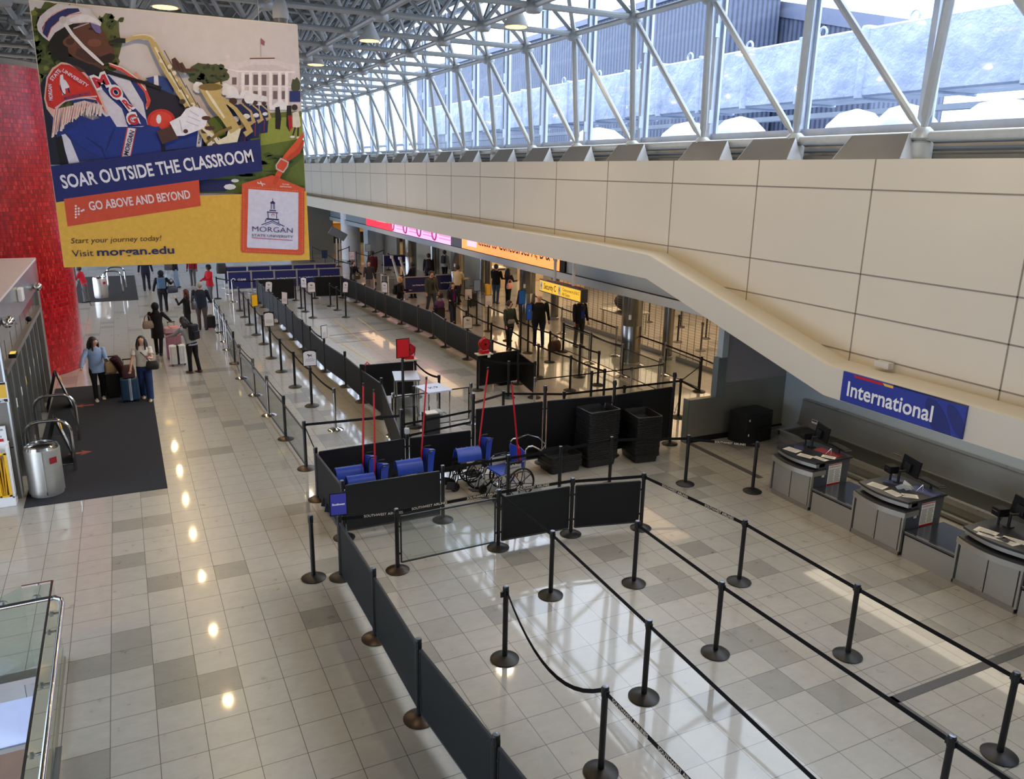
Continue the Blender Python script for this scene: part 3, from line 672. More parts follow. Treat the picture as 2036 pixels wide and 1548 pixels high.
# ================================================================ FRAMED SIGNS ON POSTS
def dog_icon(parent, M, s, m):
    # small dog outline: body, legs, head, tail, in the plane of the sign
    P = [(-.9,.1),(-.95,.5),(-.6,.75),(-.35,.55),(-.2,.35),(.5,.35),(.95,.8),(.75,.3),(.75,-.7),(.6,-.7),(.5,-.05),(0,-.05),(-.3,-.75),(-.45,-.75),(-.4,.0),(-.6,.15)]
    pts = [M@Vector((x*s, y*s, .0012)) for x, y in P]
    n = (M.to_3x3()@Vector((0,0,.0008)))
    return MB().prism(pts, n).build('dog_pictogram', m, parent, True)
def framed_sign(key, px, py, w, h, rz, face, name='sign_frame', art=None, tilt=0.0, top_ext=True, loc=None, arch=False, lines=0, txt=None):
    par = POST[key]; Y = par.location[1]; p = ony(px, py, Y); zc = p.z
    o = Vector((par.location[0], par.location[1], zc))
    nrm = Vector((math.sin(rz), -math.cos(rz), 0)); ex = Vector((math.cos(rz), math.sin(rz), 0)); up = (Vector((0,0,1))*math.cos(tilt)+ex*math.sin(tilt)).normalized(); ex = up.cross(nrm)
    M = frame_M(o+nrm*.02, ex, up)
    mb = MB(); R = M.to_3x3(); mb.box(M@V(0,0,0), (w+.03, h+.03, .014), rot=R); mb.build('sign_frame', BLKM, par, True)
    if arch:
        hw, hh = w/2, h/2; pts = [(-hw,-hh),(hw,-hh),(hw,hh-.06)]+[(hw*math.cos(a), hh-.06+.05*math.sin(a)) for a in (PI*.25,PI*.5,PI*.75)]+[(-hw,hh-.06)]
        MB().prism([M@V(x,y,.0085) for x,y in pts], R@V(0,0,.0015)).build('sign_face', face, par, True)
    else: MB().box(M@V(0,0,.009), (w, h, .003), rot=R).build('sign_face', face, par, True)
    if zc-h/2 > PH-.02: MB().tube([(o.x,o.y,PH-.01),(o.x,o.y,zc-h/2+.03)], .02, 8).build('sign_stem', BLK, par, True)
    if art == 'dog': dog_icon(par, M@Matrix.Translation((0,h*.16,.0095)), w*.2, BLKT)
    if lines:
        mb = MB()
        for i in range(lines): mb.box(M@V((i%2)*.01-.005, -h*.05-i*h*.075, .0115), (w*(.72 if i%3 else .55), h*.022, .001), rot=R)
        mb.build('sign_text_lines', GREYD, par, True)
    if txt: text_mesh('sign_lettering', txt[0], txt[1], txt[2], par, M@Matrix.Translation((0,txt[3],.0112)), bold=.0015, extrude=.0005)
SW = mat('sign_white',(226,222,226),.5)
framed_sign('M4',505,597,.25,.40,.55,mat('amber_sign',(240,178,24),.5))
framed_sign('M6',534,634,.27,.42,-.1,SW,lines=4,arch=True)
framed_sign('M9',615.3,711,.31,.38,-.05,SW,'sign_frame','dog',arch=True,lines=3)
framed_sign('R2',543,569,.28,.42,.3,SW,art='dog',tilt=.12,arch=True,lines=2)
framed_sign('R5',568.6,592,.22,.42,-.75,SW,tilt=.05,lines=4)
framed_sign('Y1',605,561,.26,.42,-.8,SW,art='dog',arch=True,lines=3); framed_sign('Y2',618,570,.28,.40,0,SW,art='dog',arch=True,lines=3); framed_sign('Y5',683.6,570,.28,.42,.6,SW,art='dog',tilt=.12,arch=True,lines=2)
framed_sign('R9',647.5,659,.20,.36,.5,SW,lines=6); framed_sign('S4',766,570.5,.26,.42,-.9,SW,art='dog',arch=True,lines=3); framed_sign('S9',930,640,.28,.38,-.15,mat('sign_cream',(206,190,168),.5),art='dog',arch=True,lines=3)
framed_sign('O1',931,585,.28,.42,-.15,SW,lines=6); framed_sign('O2',949,567,.26,.40,0,mat('sign_blue_white',(120,150,190),.5),lines=3); framed_sign('O3',972,598,.28,.42,.0,SW,lines=5)
BLUES = mat('sky_blue_board',(36,116,200),.45); framed_sign('O5',1050.6,620,.20,.50,.25,mat('blue_poster',(26,84,170),.4,emit=.15),lines=0,txt=('i',.1,WHT,.05))
framed_sign('Va1',628,495,.30,.40,0,mat('sign_blue_white2',(150,180,196),.5),lines=3); framed_sign('Vc3',700,508,.28,.42,0,SW,lines=3); framed_sign('Vc1',649,505,.30,.44,0,mat('dark_blue_board',(22,60,100),.4))
framed_sign('A0',670.5,1001,.22,.32,-.12,mat('violet_blue_board',(66,66,160),.4),txt=('Southwest',.042,WHT,.0))
# tall sign poles (red board, blue board)
def tall_sign(name, label, xy, h, w, hh, face, rz=0.0):
    t = thing('sign_stand', label, 'sign stand', (xy[0], xy[1], 0), rz)
    MB().lathe([(.03,0),(.175,0),(.18,.012),(.15,.03),(.07,.052),(.045,.058)], n=24).build('base', BASEB, t, smooth=True)
    MB().tube([(0,0,.04),(0,0,h-hh+.05)], .032, 10).build('pole', BLK, t)
    MB().box((0,-.03,h-hh/2),(w+.03,.02,hh+.03)).build('sign_frame', BLKM, t)
    MB().box((0,-.043,h-hh/2),(w,.006,hh)).build('sign_face', face, t)
    MB().box((0,-.015,h-hh-.01),(.06,.05,.05)).build('bracket', BLK, t)
tall_sign('red', 'red board in a black frame on a tall black pole by the steel table', (6.36,1.9), 2.24, .28, .40, REDP, .1)
tall_sign('blue', 'plain bright blue board on a tall black pole in the queue', (12.28,7.94), 2.19, .24, .42, BLUES, .15)
# ================================================================ CHECK-IN DESKS
GRD = mat('desk_side_grey',(74,80,88),.4)
def desk(yc, idx):
    lab = ['farthest check-in desk with papers and a red folder on top','middle check-in desk with crumpled papers before its monitor','nearest check-in desk, cut off by the right edge of the photo'][idx]
    t = thing('check_in_desk', lab, 'counter', (11.72, yc, 0), 0)
    W = .92; hw = W/2
    def arc(x0, bul, y0, y1, n=12): return [(x0-bul*math.sin(PI*(.12+.76*i/n)), y0+(y1-y0)*i/n) for i in range(n+1)]
    b = MB(); b.bb((.02,-hw,0),(.9,hw,.66)); b.build('body', GRD, t)
    b = MB(); b.bb((-.005,-hw+.03,.09),(.02,-.01,.64)); b.bb((-.005,.01,.09),(.02,hw-.03,.64)); b.build('front_panel', STEELV, t)
    MB().bb((.0,-hw,0.0),(.02,hw,.085)).build('kick_plate', STEEL, t)
    for s in (-1,1): MB().bb((-.02,s*hw-.03 if s<0 else hw-.0,.08),(.03,s*hw if s<0 else hw+.03,.66)).build('corner_trim', STEELV, t)
    lo = arc(.04,.17,-hw-.04,hw+.04); b = MB(); b.prism([(x,y,.66) for x,y in lo]+[(.3,hw+.04,.66),(.3,-hw-.04,.66)], (0,0,.085)); b.build('lower_band', STEELV, t, smooth=True)
    lo2 = arc(.06,.17,-hw-.03,hw+.03); MB().prism([(x,y,.746) for x,y in lo2]+[(.32,hw+.03,.746),(.32,-hw-.03,.746)], (0,0,.02)).build('lower_ledge', TOPB, t)
    MB().bb((.16,-hw,.66),(.92,hw,.88)).build('side_case', GRD, t)
    up = arc(.14,.15,-hw+.0,hw-.0); b = MB(); b.prism([(x,y,.80) for x,y in up]+[(.3,hw,.80),(.3,-hw,.80)], (0,0,.075)); b.build('upper_band', STEELV, t, smooth=True)
    up = arc(.11,.16,-hw-.02,hw+.02); MB().prism([(x,y,.875) for x,y in up]+[(.75,hw+.02,.875),(.95,hw-.02,.875),(.95,-hw-.03,.875),(.3,-hw-.03,.875)], (0,0,.035)).build('counter_top', TOPB, t, smooth=True)
    # notice with a red stripe on the near side, stickers, lock
    n = MB().bb((.40,-hw-.006,.42),(.72,-hw,.82)).build('notice', PAPER, t)
    MB().bb((.40,-hw-.008,.42),(.72,-hw-.005,.45)).build('red_stripe', REDP, n); MB().bb((.40,-hw-.008,.80),(.72,-hw-.005,.815)).build('red_stripe', REDP, n)
    mb = MB()
    for i in range(13):
        mb.bb((.42,-hw-.008,.47+i*.02),(.55-(i%3)*.01,-hw-.005,.478+i*.02)); mb.bb((.57,-hw-.008,.47+i*.02),(.70-(i%4)*.008,-hw-.005,.478+i*.02))
    for i in range(8): mb.bb((.43+i*.034,-hw-.008,.75),(.445+i*.034,-hw-.005,.775))
    mb.build('print_lines', GREYD, n)
    MB().bb((.19,-hw-.006,.66),(.23,-hw,.74)).build('yellow_tag', YEL, t); MB().bb((.25,-hw-.006,.60),(.31,-hw,.66)).build('white_tag', PAPER, t); MB().bb((.25,-hw-.01,.70),(.33,-hw,.77)).build('switch_plate', BLK, t)
    MB().lathe([(.006,0),(.008,.006),(.003,.01)], (-.005,.03,.15), 8, Matrix.Rotation(-PI/2,3,'Y')).build('lock', CHROME, t)
    # things on the counter
    zt = .911
    m = thing('monitor', f'black monitor on an arm turned away from us on the {["farthest","middle","nearest"][idx]} check-in desk', 'monitor', (11.72+.62, yc+.06, zt))
    MB().tube([(0,.12,0),(0,.12,.20),(.02,.02,.24),(.10,0,.30)], .022, 8).build('arm', BLK, m); MB().box((0,.12,.01),(.12,.10,.02)).build('base', BLK, m)
    R = Matrix.Rotation(-.35,3,'Z')@Matrix.Rotation(.15,3,'Y')
    MB().box((.10,0,.32),(.035,.46,.28),rot=R).build('screen_housing', BLKM, m); MB().box((.065,.02,.30),(.06,.16,.14),rot=R).build('rear_plate', BLK, m); MB().box((.12,0,.32),(.006,.43,.25),rot=R).build('screen', mat('screen_off',(10,12,16),.1), m)
    k = thing('keyboard', f'black keyboard on a tray behind the monitor of the {["farthest","middle","nearest"][idx]} desk', 'keyboard', (11.72+.90, yc-.22, zt+.10), -.2)
    MB().rbox((0,0,0),(.17,.48,.02),.015).build('tray', BLK, k)
    kb = MB()
    for i in range(5):
        for j in range(14): kb.box((-.06+i*.03,-.2+j*.03,.016),(.022,.022,.008))
    kb.build('keys', mat('key_grey',(40,40,44),.6), k); MB().tube([(0,0,-.10),(0,0,-.01)], .02, 6).build('stand', BLK, k)
    pr = thing('ticket_printer', f'small black printer beside the monitor on the {["farthest","middle","nearest"][idx]} desk', 'printer', (11.72+.60, yc+.32, zt+.16), -.3)
    MB().rbox((0,0,.04),(.18,.16,.12),.02).build('case', BLKM, pr); MB().box((-.09,0,.06),(.01,.10,.01)).build('slot', CHROME, pr); MB().tube([(0,0,-.16),(0,0,-.02)],.02,6).build('stand', BLK, pr)
    st = thing('wire_stand', f'small bent wire stand on the {["farthest","middle","nearest"][idx]} check-in desk', 'stand', (11.72+.62, yc-.27, zt))
    MB().tube([(-.06,.06,0),(.0,.0,.13),(.06,.06,0)],.004,6).build('leg', CHROME, st); MB().tube([(-.06,-.06,0),(.0,.0,.13),(.06,-.06,0)],.004,6).build('leg', CHROME, st)
    def sheet(x, y, w, h, rz, label, mm=PAPER, z=0.0, cat='paper', curl=0.0):
        o = MB().box((0,0,.0015),(w,h,.003)).build('paper_sheet', mm); o.location = (11.72+x, yc+y, zt+z); o.rotation_euler = (0,curl,rz); tag(o, label, cat)
        ln = MB()
        for i in range(6): ln.box((-w*.35+i*w*.13, 0, .0035), (w*.03, h*.7, .001))
        if mm is PAPER: ln.build('print_lines', GREYD, o)
    nm = ['farthest','middle','nearest'][idx]
    sheet(.18,.22,.20,.28,.2,f'printed sheet on the far left corner of the {nm} check-in desk')
    sheet(.16,-.12,.16,.26,.35 if idx==0 else -.1,f'printed sheet near the front edge of the {nm} check-in desk')
    if idx == 0:
        sheet(.38,.26,.2,.16,.9,'blue-tinted sheet at the back left of the farthest desk',mat('blue_sheet',(70,76,120),.5))
        sheet(.30,-.34,.12,.26,.15,'white card near the right side of the farthest desk')
        sheet(.70,-.16,.26,.50,.1,'red plastic folder lying on the farthest desk',mat('red_folder',(150,44,50),.3),cat='folder'); sheet(.48,-.36,.14,.24,.5,'curled white page on the red folder of the farthest desk',z=.012)
    if idx == 1:
        sheet(.72,-.26,.30,.42,.15,'clear blue plastic sheet on the middle desk',mat('blue_sheet2',(84,92,140),.25),cat='folder'); sheet(.62,.22,.3,.3,.3,'second blue plastic sheet at the back of the middle desk',mat('blue_sheet2',(84,92,140),.25),cat='folder')
        c = thing('crumpled_paper','crumpled white paper pile leaning on the middle desk','paper',(11.72+.36,yc-.10,zt))
        random.seed(5)
        for i in range(5):
            MB().box((random.uniform(-.06,.06),random.uniform(-.08,.08),.05+.02*i),(.13,.10,.004),rot=Euler((random.uniform(.4,1.2),random.uniform(-.6,.6),random.uniform(0,3))).to_matrix()).build('page',PAPER,c)
        sheet(.30,-.30,.16,.24,.8,'wrinkled receipt lying beside the crumpled papers on the middle desk')
    if idx == 2:
        sheet(.10,.06,.14,.40,.3,'long white form on the nearest desk'); sheet(.30,-.2,.14,.44,.35,'long printed receipt strip on the nearest desk')
    # cable
    cb = MB().tube([(11.72+.60,yc+.2,zt),(11.72+.50,yc+.26,zt+.05),(11.72+.56,yc+.24,zt+.18),(11.72+.64,yc+.16,zt+.28)],.004,5).build('cable', BLK); tag(cb, f'thin black cable hanging from the monitor arm of the {nm} desk','cable')
for i, y in enumerate((-4.40,-6.29,-8.17)): desk(y, i)
for i, (ya, yb) in enumerate(((-4.90,-5.80),(-6.80,-7.68),(-8.66,-9.6))):
    t = thing('bag_scale', f'low steel baggage scale between check-in desks, {["farthest","middle","nearest, cut by the photo edge"][i]}', 'baggage scale', (11.74, (ya+yb)/2, 0))
    h = (ya-yb)/2-.01
    MB().bb((0,-h,0),(.9,h,.40)).build('body', STEELV, t); MB().bb((-.01,-h,.405),(.9,h,.44)).build('weighing_plate', mat('scale_plate',(120,124,138),.16,.9), t); MB().bb((-.02,-h,.44),(.03,h,.452)).build('front_lip', CHROME, t); MB().bb((-.012,-h,.385),(.0,h,.405)).build('shadow_gap', BLKM, t)
# conveyor and backsplash
t = thing('baggage_conveyor','long low baggage belt behind the check-in desks with steel sides','conveyor',(14.1,-8,0))
MB().bb((13.75,-18,.02),(14.6,-2.0,.30)).build('frame', STEELD, t, True); MB().bb((13.82,-18,.30),(14.56,-2.0,.37)).build('belt', DRUB, t, True)
MB().bb((13.72,-18,.30),(13.82,-2.0,.40)).build('side_rail', STEEL, t, True); MB().bb((13.72,-2.05,.30),(14.6,-1.95,.41)).build('end_rail', STEEL, t, True); MB().bb((13.70,-18,.10),(13.72,-2,.14)).build('kick_rail', CHROME, t, True)
t = thing('conveyor_backsplash','dark brushed steel splash panel standing behind the baggage belt','wall panel',(14.65,-8,.37))
MB().prism([(14.58,-18,.36),(14.58,-1.72,.36),(14.66,-1.72,.93),(14.66,-18,.93)],(.06,0,0)).build('sheet', STEELD, t, True); MB().bb((14.64,-18,.925),(14.76,-1.72,.945)).build('top_edge', STEEL, t, True); MB().bb((14.55,-18,.365),(14.6,-1.72,.39)).build('bottom_edge', STEEL, t, True)
for i,(x,y,w) in enumerate(((1620,839,.16),(1784,907,.2))):
    p = onx(x,y,14.61); s = MB().bb((p.x-.012,p.y-w/2,p.z-.05),(p.x+.02,p.y+w/2,p.z+.05)).build('warning_sticker', WHITE); tag(s, f'small warning sticker with a red top on the splash panel, {["left one","right one"][i]}','sticker')
    MB().bb((p.x-.014,p.y-w/2+.01,p.z+.01),(p.x-.01,p.y+w/2-.01,p.z+.04)).build('red_field', mat('sticker_red',(90,20,24),.5), s)
# black two drawer cabinet
t = thing('filing_cabinet','black two-drawer filing cabinet against the steel end wall','cabinet',(13.50,-1.36,.0),.12)
MB().rbox((0,0,.36),(.86,.5,.70),.01).build('body', mat('cabinet_black',(20,20,23),.45), t)
for z in (.53,.19):
    d = MB().bb((-.41,-.265,z-.16),(.41,-.25,z+.16)).build('drawer', mat('drawer_black',(26,26,29),.4), t); MB().bb((.0,-.28,z+.07),(.36,-.262,z+.10)).build('handle', BLK, d); MB().bb((-.36,-.27,z+.02),(-.33,-.264,z+.07)).build('lock_tag', PAPER, d)
o = MB().bb((13.98,-1.30,.0),(14.75,-1.12,.12)).build('floor_duct', STEEL); tag(o,'low steel floor duct between the cabinet and the baggage belt','duct')
# ---- International board
t = thing('check_in_sign','long royal blue board reading International on the sloping cream beam above the desks','sign',(11.98,-6.4,2.35))
c0 = onx(1679,738,11.98); c1 = onx(1925,806,11.98); ya, yb = c0.y, c1.y
MB().bb((11.96,yb,2.10),(11.999,ya,2.615)).build('board', INTB, t, True)
MB().prism([(11.958,ya-.25,2.56),(11.958,ya-.80,2.56),(11.958,ya-.80,2.60),(11.958,ya-.22,2.60)],(.003,0,0)).build('red_stripe', REDP, t, True)
MB().prism([(11.957,ya-.84,2.56),(11.957,ya-1.0,2.56),(11.957,ya-1.0,2.60),(11.957,ya-.80,2.60)],(.003,0,0)).build('yellow_stripe', YEL, t, True)
MB().bb((11.955,yb,2.60),(11.96,ya-1.0,2.625)).build('silver_stripe', CHROME, t, True)
def ell(cx, cz, a, b, rot): return [(11.957, cx+a*math.cos(u)*math.cos(rot)-b*math.sin(u)*math.sin(rot), cz+a*math.cos(u)*math.sin(rot)+b*math.sin(u)*math.cos(rot)) for u in [2*PI*i/28 for i in range(28)]]
DKB = mat('deep_blue_print',(32,42,112),.4)
def clipz(P): return [(x, max(yb+.002,min(ya,y)), max(2.101,min(2.598,z))) for x,y,z in P]
MB().prism(clipz(ell(yb+.42,2.28,.36,.15,-2.2)), (.002,0,0)).build('petal', DKB, t, True); MB().prism(clipz(ell(yb+.12,2.34,.28,.10,-2.2)), (.002,0,0)).build('petal', DKB, t, True)
text_mesh('lettering','International',.36,WHT,t,frame_M(V(11.952,(ya+yb)/2+.19,2.33),(0,-1,0),(0,0,1)),bold=.006,extrude=.0004,fitw=1.62)
o = thing('wall_box','small white box on the ledge above the International board','device',(12.86,-5.1,2.66)); MB().rbox((0,0,0),(.14,.30,.11),.01).build('case', OFFW, o)
# ================================================================ LED STRIP, HANGING SIGNS, COLUMNS, SHUTTERS
def emis(name, rgb, e): return mat(name, rgb, .5, emit=e)
t = thing('led_display','long lit strip display on the header, red and pink then orange with black words','display',(14.25,20,2.9))
yE = onx(1113,541,14.22).y; yF = onx(729,452,14.22).y; y1 = onx(781,462,14.22).y; y2 = onx(897,488,14.22).y; y3 = onx(919,494,14.22).y
for (a,b,n,m) in ((yE,y3,'orange_field',emis('led_orange',(246,140,70),1.0)),(y3,y2,'dark_field',emis('led_dark',(40,34,40),.5)),(y2,y1,'pink_field',emis('led_pink',(240,160,215),1.0)),(y1,yF,'red_field',emis('led_red',(228,20,44),1.0))):
    MB().bb((14.20,a,2.60),(14.275,b,3.35)).build(n, m, t, True)
MB().bb((14.20,yE-.35,2.60),(14.275,yE,3.35)).build('end_cap', BLKM, t, True)
text_mesh('lettering','Access to Concourses A, B & C',.60,BLKT,t,frame_M(V(14.195,12.6,3.06),(0,-1,0),(0,0,1)),bold=.006,extrude=.001,fitw=7.0)
for yy in (y3-1.1,): MB().bb((14.192,yy-.5,2.75),(14.2,yy+.5,3.3)).build('badge', emis('led_pinkish',(240,170,200),.9), t, True)
for i in range(4):
    yy = y2+(y1-y2)*(i+.5)/4; MB().torus((14.195,yy+1.0,2.95),.28,.05,Matrix.Rotation(PI/2,3,'Y'),16,4).build('ring_icon', emis('led_mag',(150,60,110),.6), t, True)
    mb = MB()
    for j in range(3): mb.bb((14.19,yy-1.1+.1*j,2.78+.14*j),(14.21,yy+.4,2.83+.14*j))
    mb.build('text_bars', emis('led_rose',(226,120,170),.7), t, True)
mb = MB()
for j in range(2): mb.bb((14.19,y1+1.2,2.95+.1*j),(14.21,yF-2.2,2.99+.1*j))
mb.build('text_bars', emis('led_rose2',(240,120,140),.8), t, True)
SX = 12.5
a = onx(1073,577,SX); b = onx(1154,599,SX); zt_ = (onx(1072,557,SX).z+onx(1154,576,SX).z)/2; zb_ = (a.z+b.z)/2
t = thing('hanging_sign','yellow hanging sign reading Security C over the queue lanes','sign',(SX,(a.y+b.y)/2,zt_))
MB().bb((SX,b.y-.03,zb_-.03),(SX+.22,a.y+.03,zt_+.03)).build('box', mat('sign_casing',(52,52,54),.5), t, True); MB().bb((SX-.01,b.y+.01,zb_),(SX,a.y-.01,zt_)).build('face', mat('yellow_face',(242,188,40),.5,emit=.5), t, True)
MB().bb((SX+.03,b.y+.2,zt_+.03),(SX+.19,a.y-.4,zt_+.05)).build('red_top_strip', mat('maroon',(110,24,34),.5), t, True)
for f in (.30,.75): MB().tube([(SX+.11,a.y+(b.y-a.y)*f,zt_+.03),(SX+.11,a.y+(b.y-a.y)*f,3.46)],.045,10).build('hanger', OFFW, t, True)
M0 = lambda f, z: frame_M(V(SX-.012, a.y+(b.y-a.y)*f, z),(0,-1,0),(0,0,1)); zm = (zt_+zb_)/2; hh = zt_-zb_
text_mesh('lettering','Security C',.25,BLKT,t,M0(.27,zm),fitw=.75,extrude=.0,bold=.004); text_mesh('lettering','Concourses A, B & C',.13,BLKT,t,M0(.78,zm+hh*.17),fitw=.95,extrude=.0006); text_mesh('lettering','All Gates',.13,BLKT,t,M0(.67,zm-hh*.25),fitw=.45,extrude=.0006)
for f in (.05,.51):
    p = M0(f, zm)@V(0,0,0); MB().box(p,(.003,.13,.24)).build('symbol_plate', WHT, t, True); q = MB(); q.prism([p+V(-.003,.04,-.06),p+V(-.003,-.04,.08),p+V(-.003,-.02,.08),p+V(-.003,.055,-.06)],(.001,0,0)); q.prism([p+V(-.003,.05,.02),p+V(-.003,-.05,-.03),p+V(-.003,-.05,-.01),p+V(-.003,.05,.04)],(.001,0,0)); q.build('symbol', BLKT, t, True)
# far amber sign
p = onx(636,440,14.75); t = thing('hanging_sign','small amber lit sign hanging far off before the shop','sign',(14.75,p.y,p.z)); MB().box((0,0,0),(.2,3.6,.75)).build('box', SIGNY, t); 
for s in (-.8,.8): MB().tube([(0,s,.3),(0,s,1.9)],.05,8).build('hanger', OFFW, t)
text_mesh('lettering','Security',.35,BLKT,t,Matrix.Translation((-.105,0,0))@frame_M(V(0,0,0),(0,-1,0),(0,0,1)),world=False,fitw=1.6)
# columns
for i,(px,py) in enumerate(((1257,640),(1048,600),(910,560),(817,520))):
    y = onx(px,py,15.12).y; t = thing('steel_column', f'wide polished steel column under the header, {ORD[i]} from the right', 'column', (15.12, y, 0), 0)
    MB().lathe([(.31,0),(.31,1.25),(.308,1.255),(.31,1.26),(.31,3.3)], n=28).build('cladding', COLCH, t, smooth=True); MB().lathe([(.33,0),(.33,.08),(.31,.1)], n=28).build('base_ring', STEEL, t)
    MB().box((-.24,-.22,1.55),(.06,.06,.14)).build('card_reader', WHITE, t)
for i,(px,py) in enumerate(((1330,640),(1103,600),(960,560),(862,520))):
    y = onx(px,py,16.65).y; t = thing('steel_column', f'narrow polished steel column in the shutter line, {ORD[i]} from the right', 'column', (16.65, y, 0), 0)
    MB().lathe([(.17,0),(.17,3.3)], n=20).build('cladding', COLCH, t, smooth=True); MB().lathe([(.19,0),(.19,.1),(.17,.12)], n=20).build('base_ring', STEEL, t)
# rolling grilles
GRM = mat('grille_bar',(124,116,100),.4,.5)
for i,(ya,yb) in enumerate(((-.8,5.75),(6.25,13.4))):
    t = thing('rolling_grille', f'rolling open-mesh shutter closed between the steel columns, {["nearest the end wall","second from the end wall"][i]}', 'shutter', (16.85,(ya+yb)/2,0))
    mb = MB(); z = .16
    while z < 3.2: mb.box((16.85,(ya+yb)/2,z),(.006,yb-ya,.006)); z += .085
    mb.build('rods', GRM, t, True)
    mb = MB(); y = ya+.12
    while y < yb: mb.box((16.85,y,1.7),(.012,.014,3.1)); y += .33
    mb.build('links', GRM, t, True); MB().bb((16.82,ya,.0),(16.88,yb,.15)).build('bottom_bar', STEEL, t, True)
# panelled shutters farther along (solid, pale)
mb = MB(); mb.bb((16.9,20.6,0),(17.0,34.0,3.2)); o = mb.build('solid_shutter', mat('shutter_tan',(168,158,134),.6,noise=.06,scale=2)); tag(o,'closed tan ribbed shutter behind the far steel columns','shutter')
# pale big wall panel and far square column, round column, shop
PAN = mat('grey_beige_panel',(150,142,128),.6)
ya = onx(737,520,16.2).y; yb = onx(789,500,16.2).y
o = MB().bb((16.2,min(ya,yb),0),(16.4,max(ya,yb)+0,3.3)).build('partition', PAN); tag(o,'large plain grey-beige partition panel beyond the far queue','partition')
o = MB().bb((15.0,35.2,0),(15.5,36.2,3.3)).build('square_column', GREYP); tag(o,'pale square column at the edge of the lower concourse','column')
p = fl(690,515); t = thing('round_column','fat white round column in front of the far shop','column',(p.x+.3,p.y,0)); MB().lathe([(.62,0),(.62,3.3)],n=28).build('shaft', WHITE, t, smooth=True)
sh = thing('far_shop','warmly lit shop front with shelves and a patterned counter far down the concourse','shop',(20.5,52,0))
P0 = fl(640,500); P1 = fl(728,500)
MB().bb((15.4,50,0),(26,50.2,.9)).build('counter_base', BLKM, sh, True)
cb = MB().bb((15.4,49.8,.9),(26,50.2,1.6)).build('patterned_counter', mat('ochre_pattern',(170,126,50),.6), sh, True)
mb = MB()
for i in range(20): mb.torus((15.7+i*.5,49.78,1.25),.17,.03,Matrix.Rotation(PI/2,3,'X'),10,4)
mb.build('ring_motif', mat('motif_dark',(60,44,24),.6), cb)
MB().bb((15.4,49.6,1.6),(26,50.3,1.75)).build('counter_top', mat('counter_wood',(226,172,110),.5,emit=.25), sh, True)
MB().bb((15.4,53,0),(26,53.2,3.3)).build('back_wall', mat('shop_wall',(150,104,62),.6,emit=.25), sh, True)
random.seed(3)
for z in (1.9,2.35,2.8):
    MB().bb((15.6,52.4,z),(25.8,52.9,z+.05)).build('shelf', mat('shelf_white',(230,205,170),.5), sh, True)
for j in range(26):
    x = 15.8+random.random()*9.6; z = random.choice((1.95,2.4,2.85)); w = random.uniform(.2,.45); o = MB().bb((x,52.45,z),(x+w,52.7,z+random.uniform(.2,.38))).build('boxed_goods', mat(f'goods_{j%4}', [(60,50,44),(220,205,180),(180,120,60),(120,110,110)][j%4], .6)); tag(o, 'small boxed goods on the far shop shelves','goods','boxed goods on the far shop shelves')
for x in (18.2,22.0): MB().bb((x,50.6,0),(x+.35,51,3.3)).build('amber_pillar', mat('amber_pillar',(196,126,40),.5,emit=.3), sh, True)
# tilted kiosk screen, grey wall blocks by the banner edge
p = fl(674,521); t = thing('kiosk','grey tilted screen kiosk on a twin pole stand before the far shop','kiosk',(p.x,p.y,0)); MB().tube([(-.1,0,0),(-.1,0,1.5)],.05,8).build('pole',OFFW,t); MB().tube([(.1,0,0),(.1,0,1.5)],.05,8).build('pole',OFFW,t); MB().box((0,0,1.8),(1.1,.12,.5),rot=Matrix.Rotation(.5,3,'Y')@Matrix.Rotation(.4,3,'X')).build('screen_case',GREYD,t); MB().box((0,0,.02),(.6,.5,.04)).build('foot',GREYD,t)
p = fl(625,505); o = MB().bb((p.x-1.6,p.y,0),(p.x+1.4,p.y+.3,3.3)).build('stair_wall',mat('stair_grey',(120,120,112),.6)); tag(o,'grey wall block showing right of the banner','wall block')
# ================================================================ BLUE BOARD BARRIERS
BLB = mat('blue_board',(24,30,92),.4); ALU = mat('aluminium',(170,168,160),.35,.7)
def board(xa, xb, y, label, txt=None, zt=1.02, zb=.2, ring=False, slant=0.0):
    c = V((xa+xb)/2, y, 0); t = thing('board_barrier', label, 'barrier panel', tuple(c), slant); L = xb-xa
    MB().box((0,0,(zt+zb)/2),(L-.06,.02,zt-zb-.04)).build('board', BLB, t)
    for z in (zt,zb): MB().rbox((0,0,z),(L-.04,.05,.05),.01).build('rail', ALU, t)
    for s in (-1,1): MB().tube([(s*(L/2-.02),0,0),(s*(L/2-.02),0,zt+.04)],.025,8).build('upright', ALU, t)
    for s in (-1,1): MB().lathe([(.16,0),(.16,.012),(.04,.03)],(s*(L/2-.02),0,0),14).build('foot', CHROME, t)
    if txt: text_mesh('lettering',txt[0],txt[1],WHT,t,frame_M(V(.0+txt[2],-.012,.64),(1,0,0),(0,0,1)),world=False,bold=.002,extrude=.0006)
    if ring: MB().torus((-.28,-.012,.64),.07,.014,Matrix.Rotation(PI/2,3,'X'),14,4).build('ring_mark', WHT, t)
    return t
xs = [5.33,6.40,7.47,8.54,9.61,10.68]
for i in range(5):
    board(xs[i],xs[i+1],25.0,f'navy board barrier in the nearer far row, {ORD[i]} from the left'+(', marked CLEAR' if i==0 else ''),('CLEAR',.13,.1) if i==0 else ('Less Waiting, More Connecting',.075,.05),ring=(i==0))
xs = [5.4,6.52,7.64,8.76,9.88,11.0]
for i in range(5): board(xs[i],xs[i+1],27.1,f'navy board barrier in the row behind the marked one, {ORD[i]} from the left')
a = fl(760,566); 
for i,(x,y,w) in enumerate(((780,520,1.8),)):
    q = fl(x-17,y+26); board(q.x,q.x+w,q.y,'navy board with a ring mark behind the white gate arms',('CLEAR',.13,.25),ring=True,zt=1.1,zb=.45)
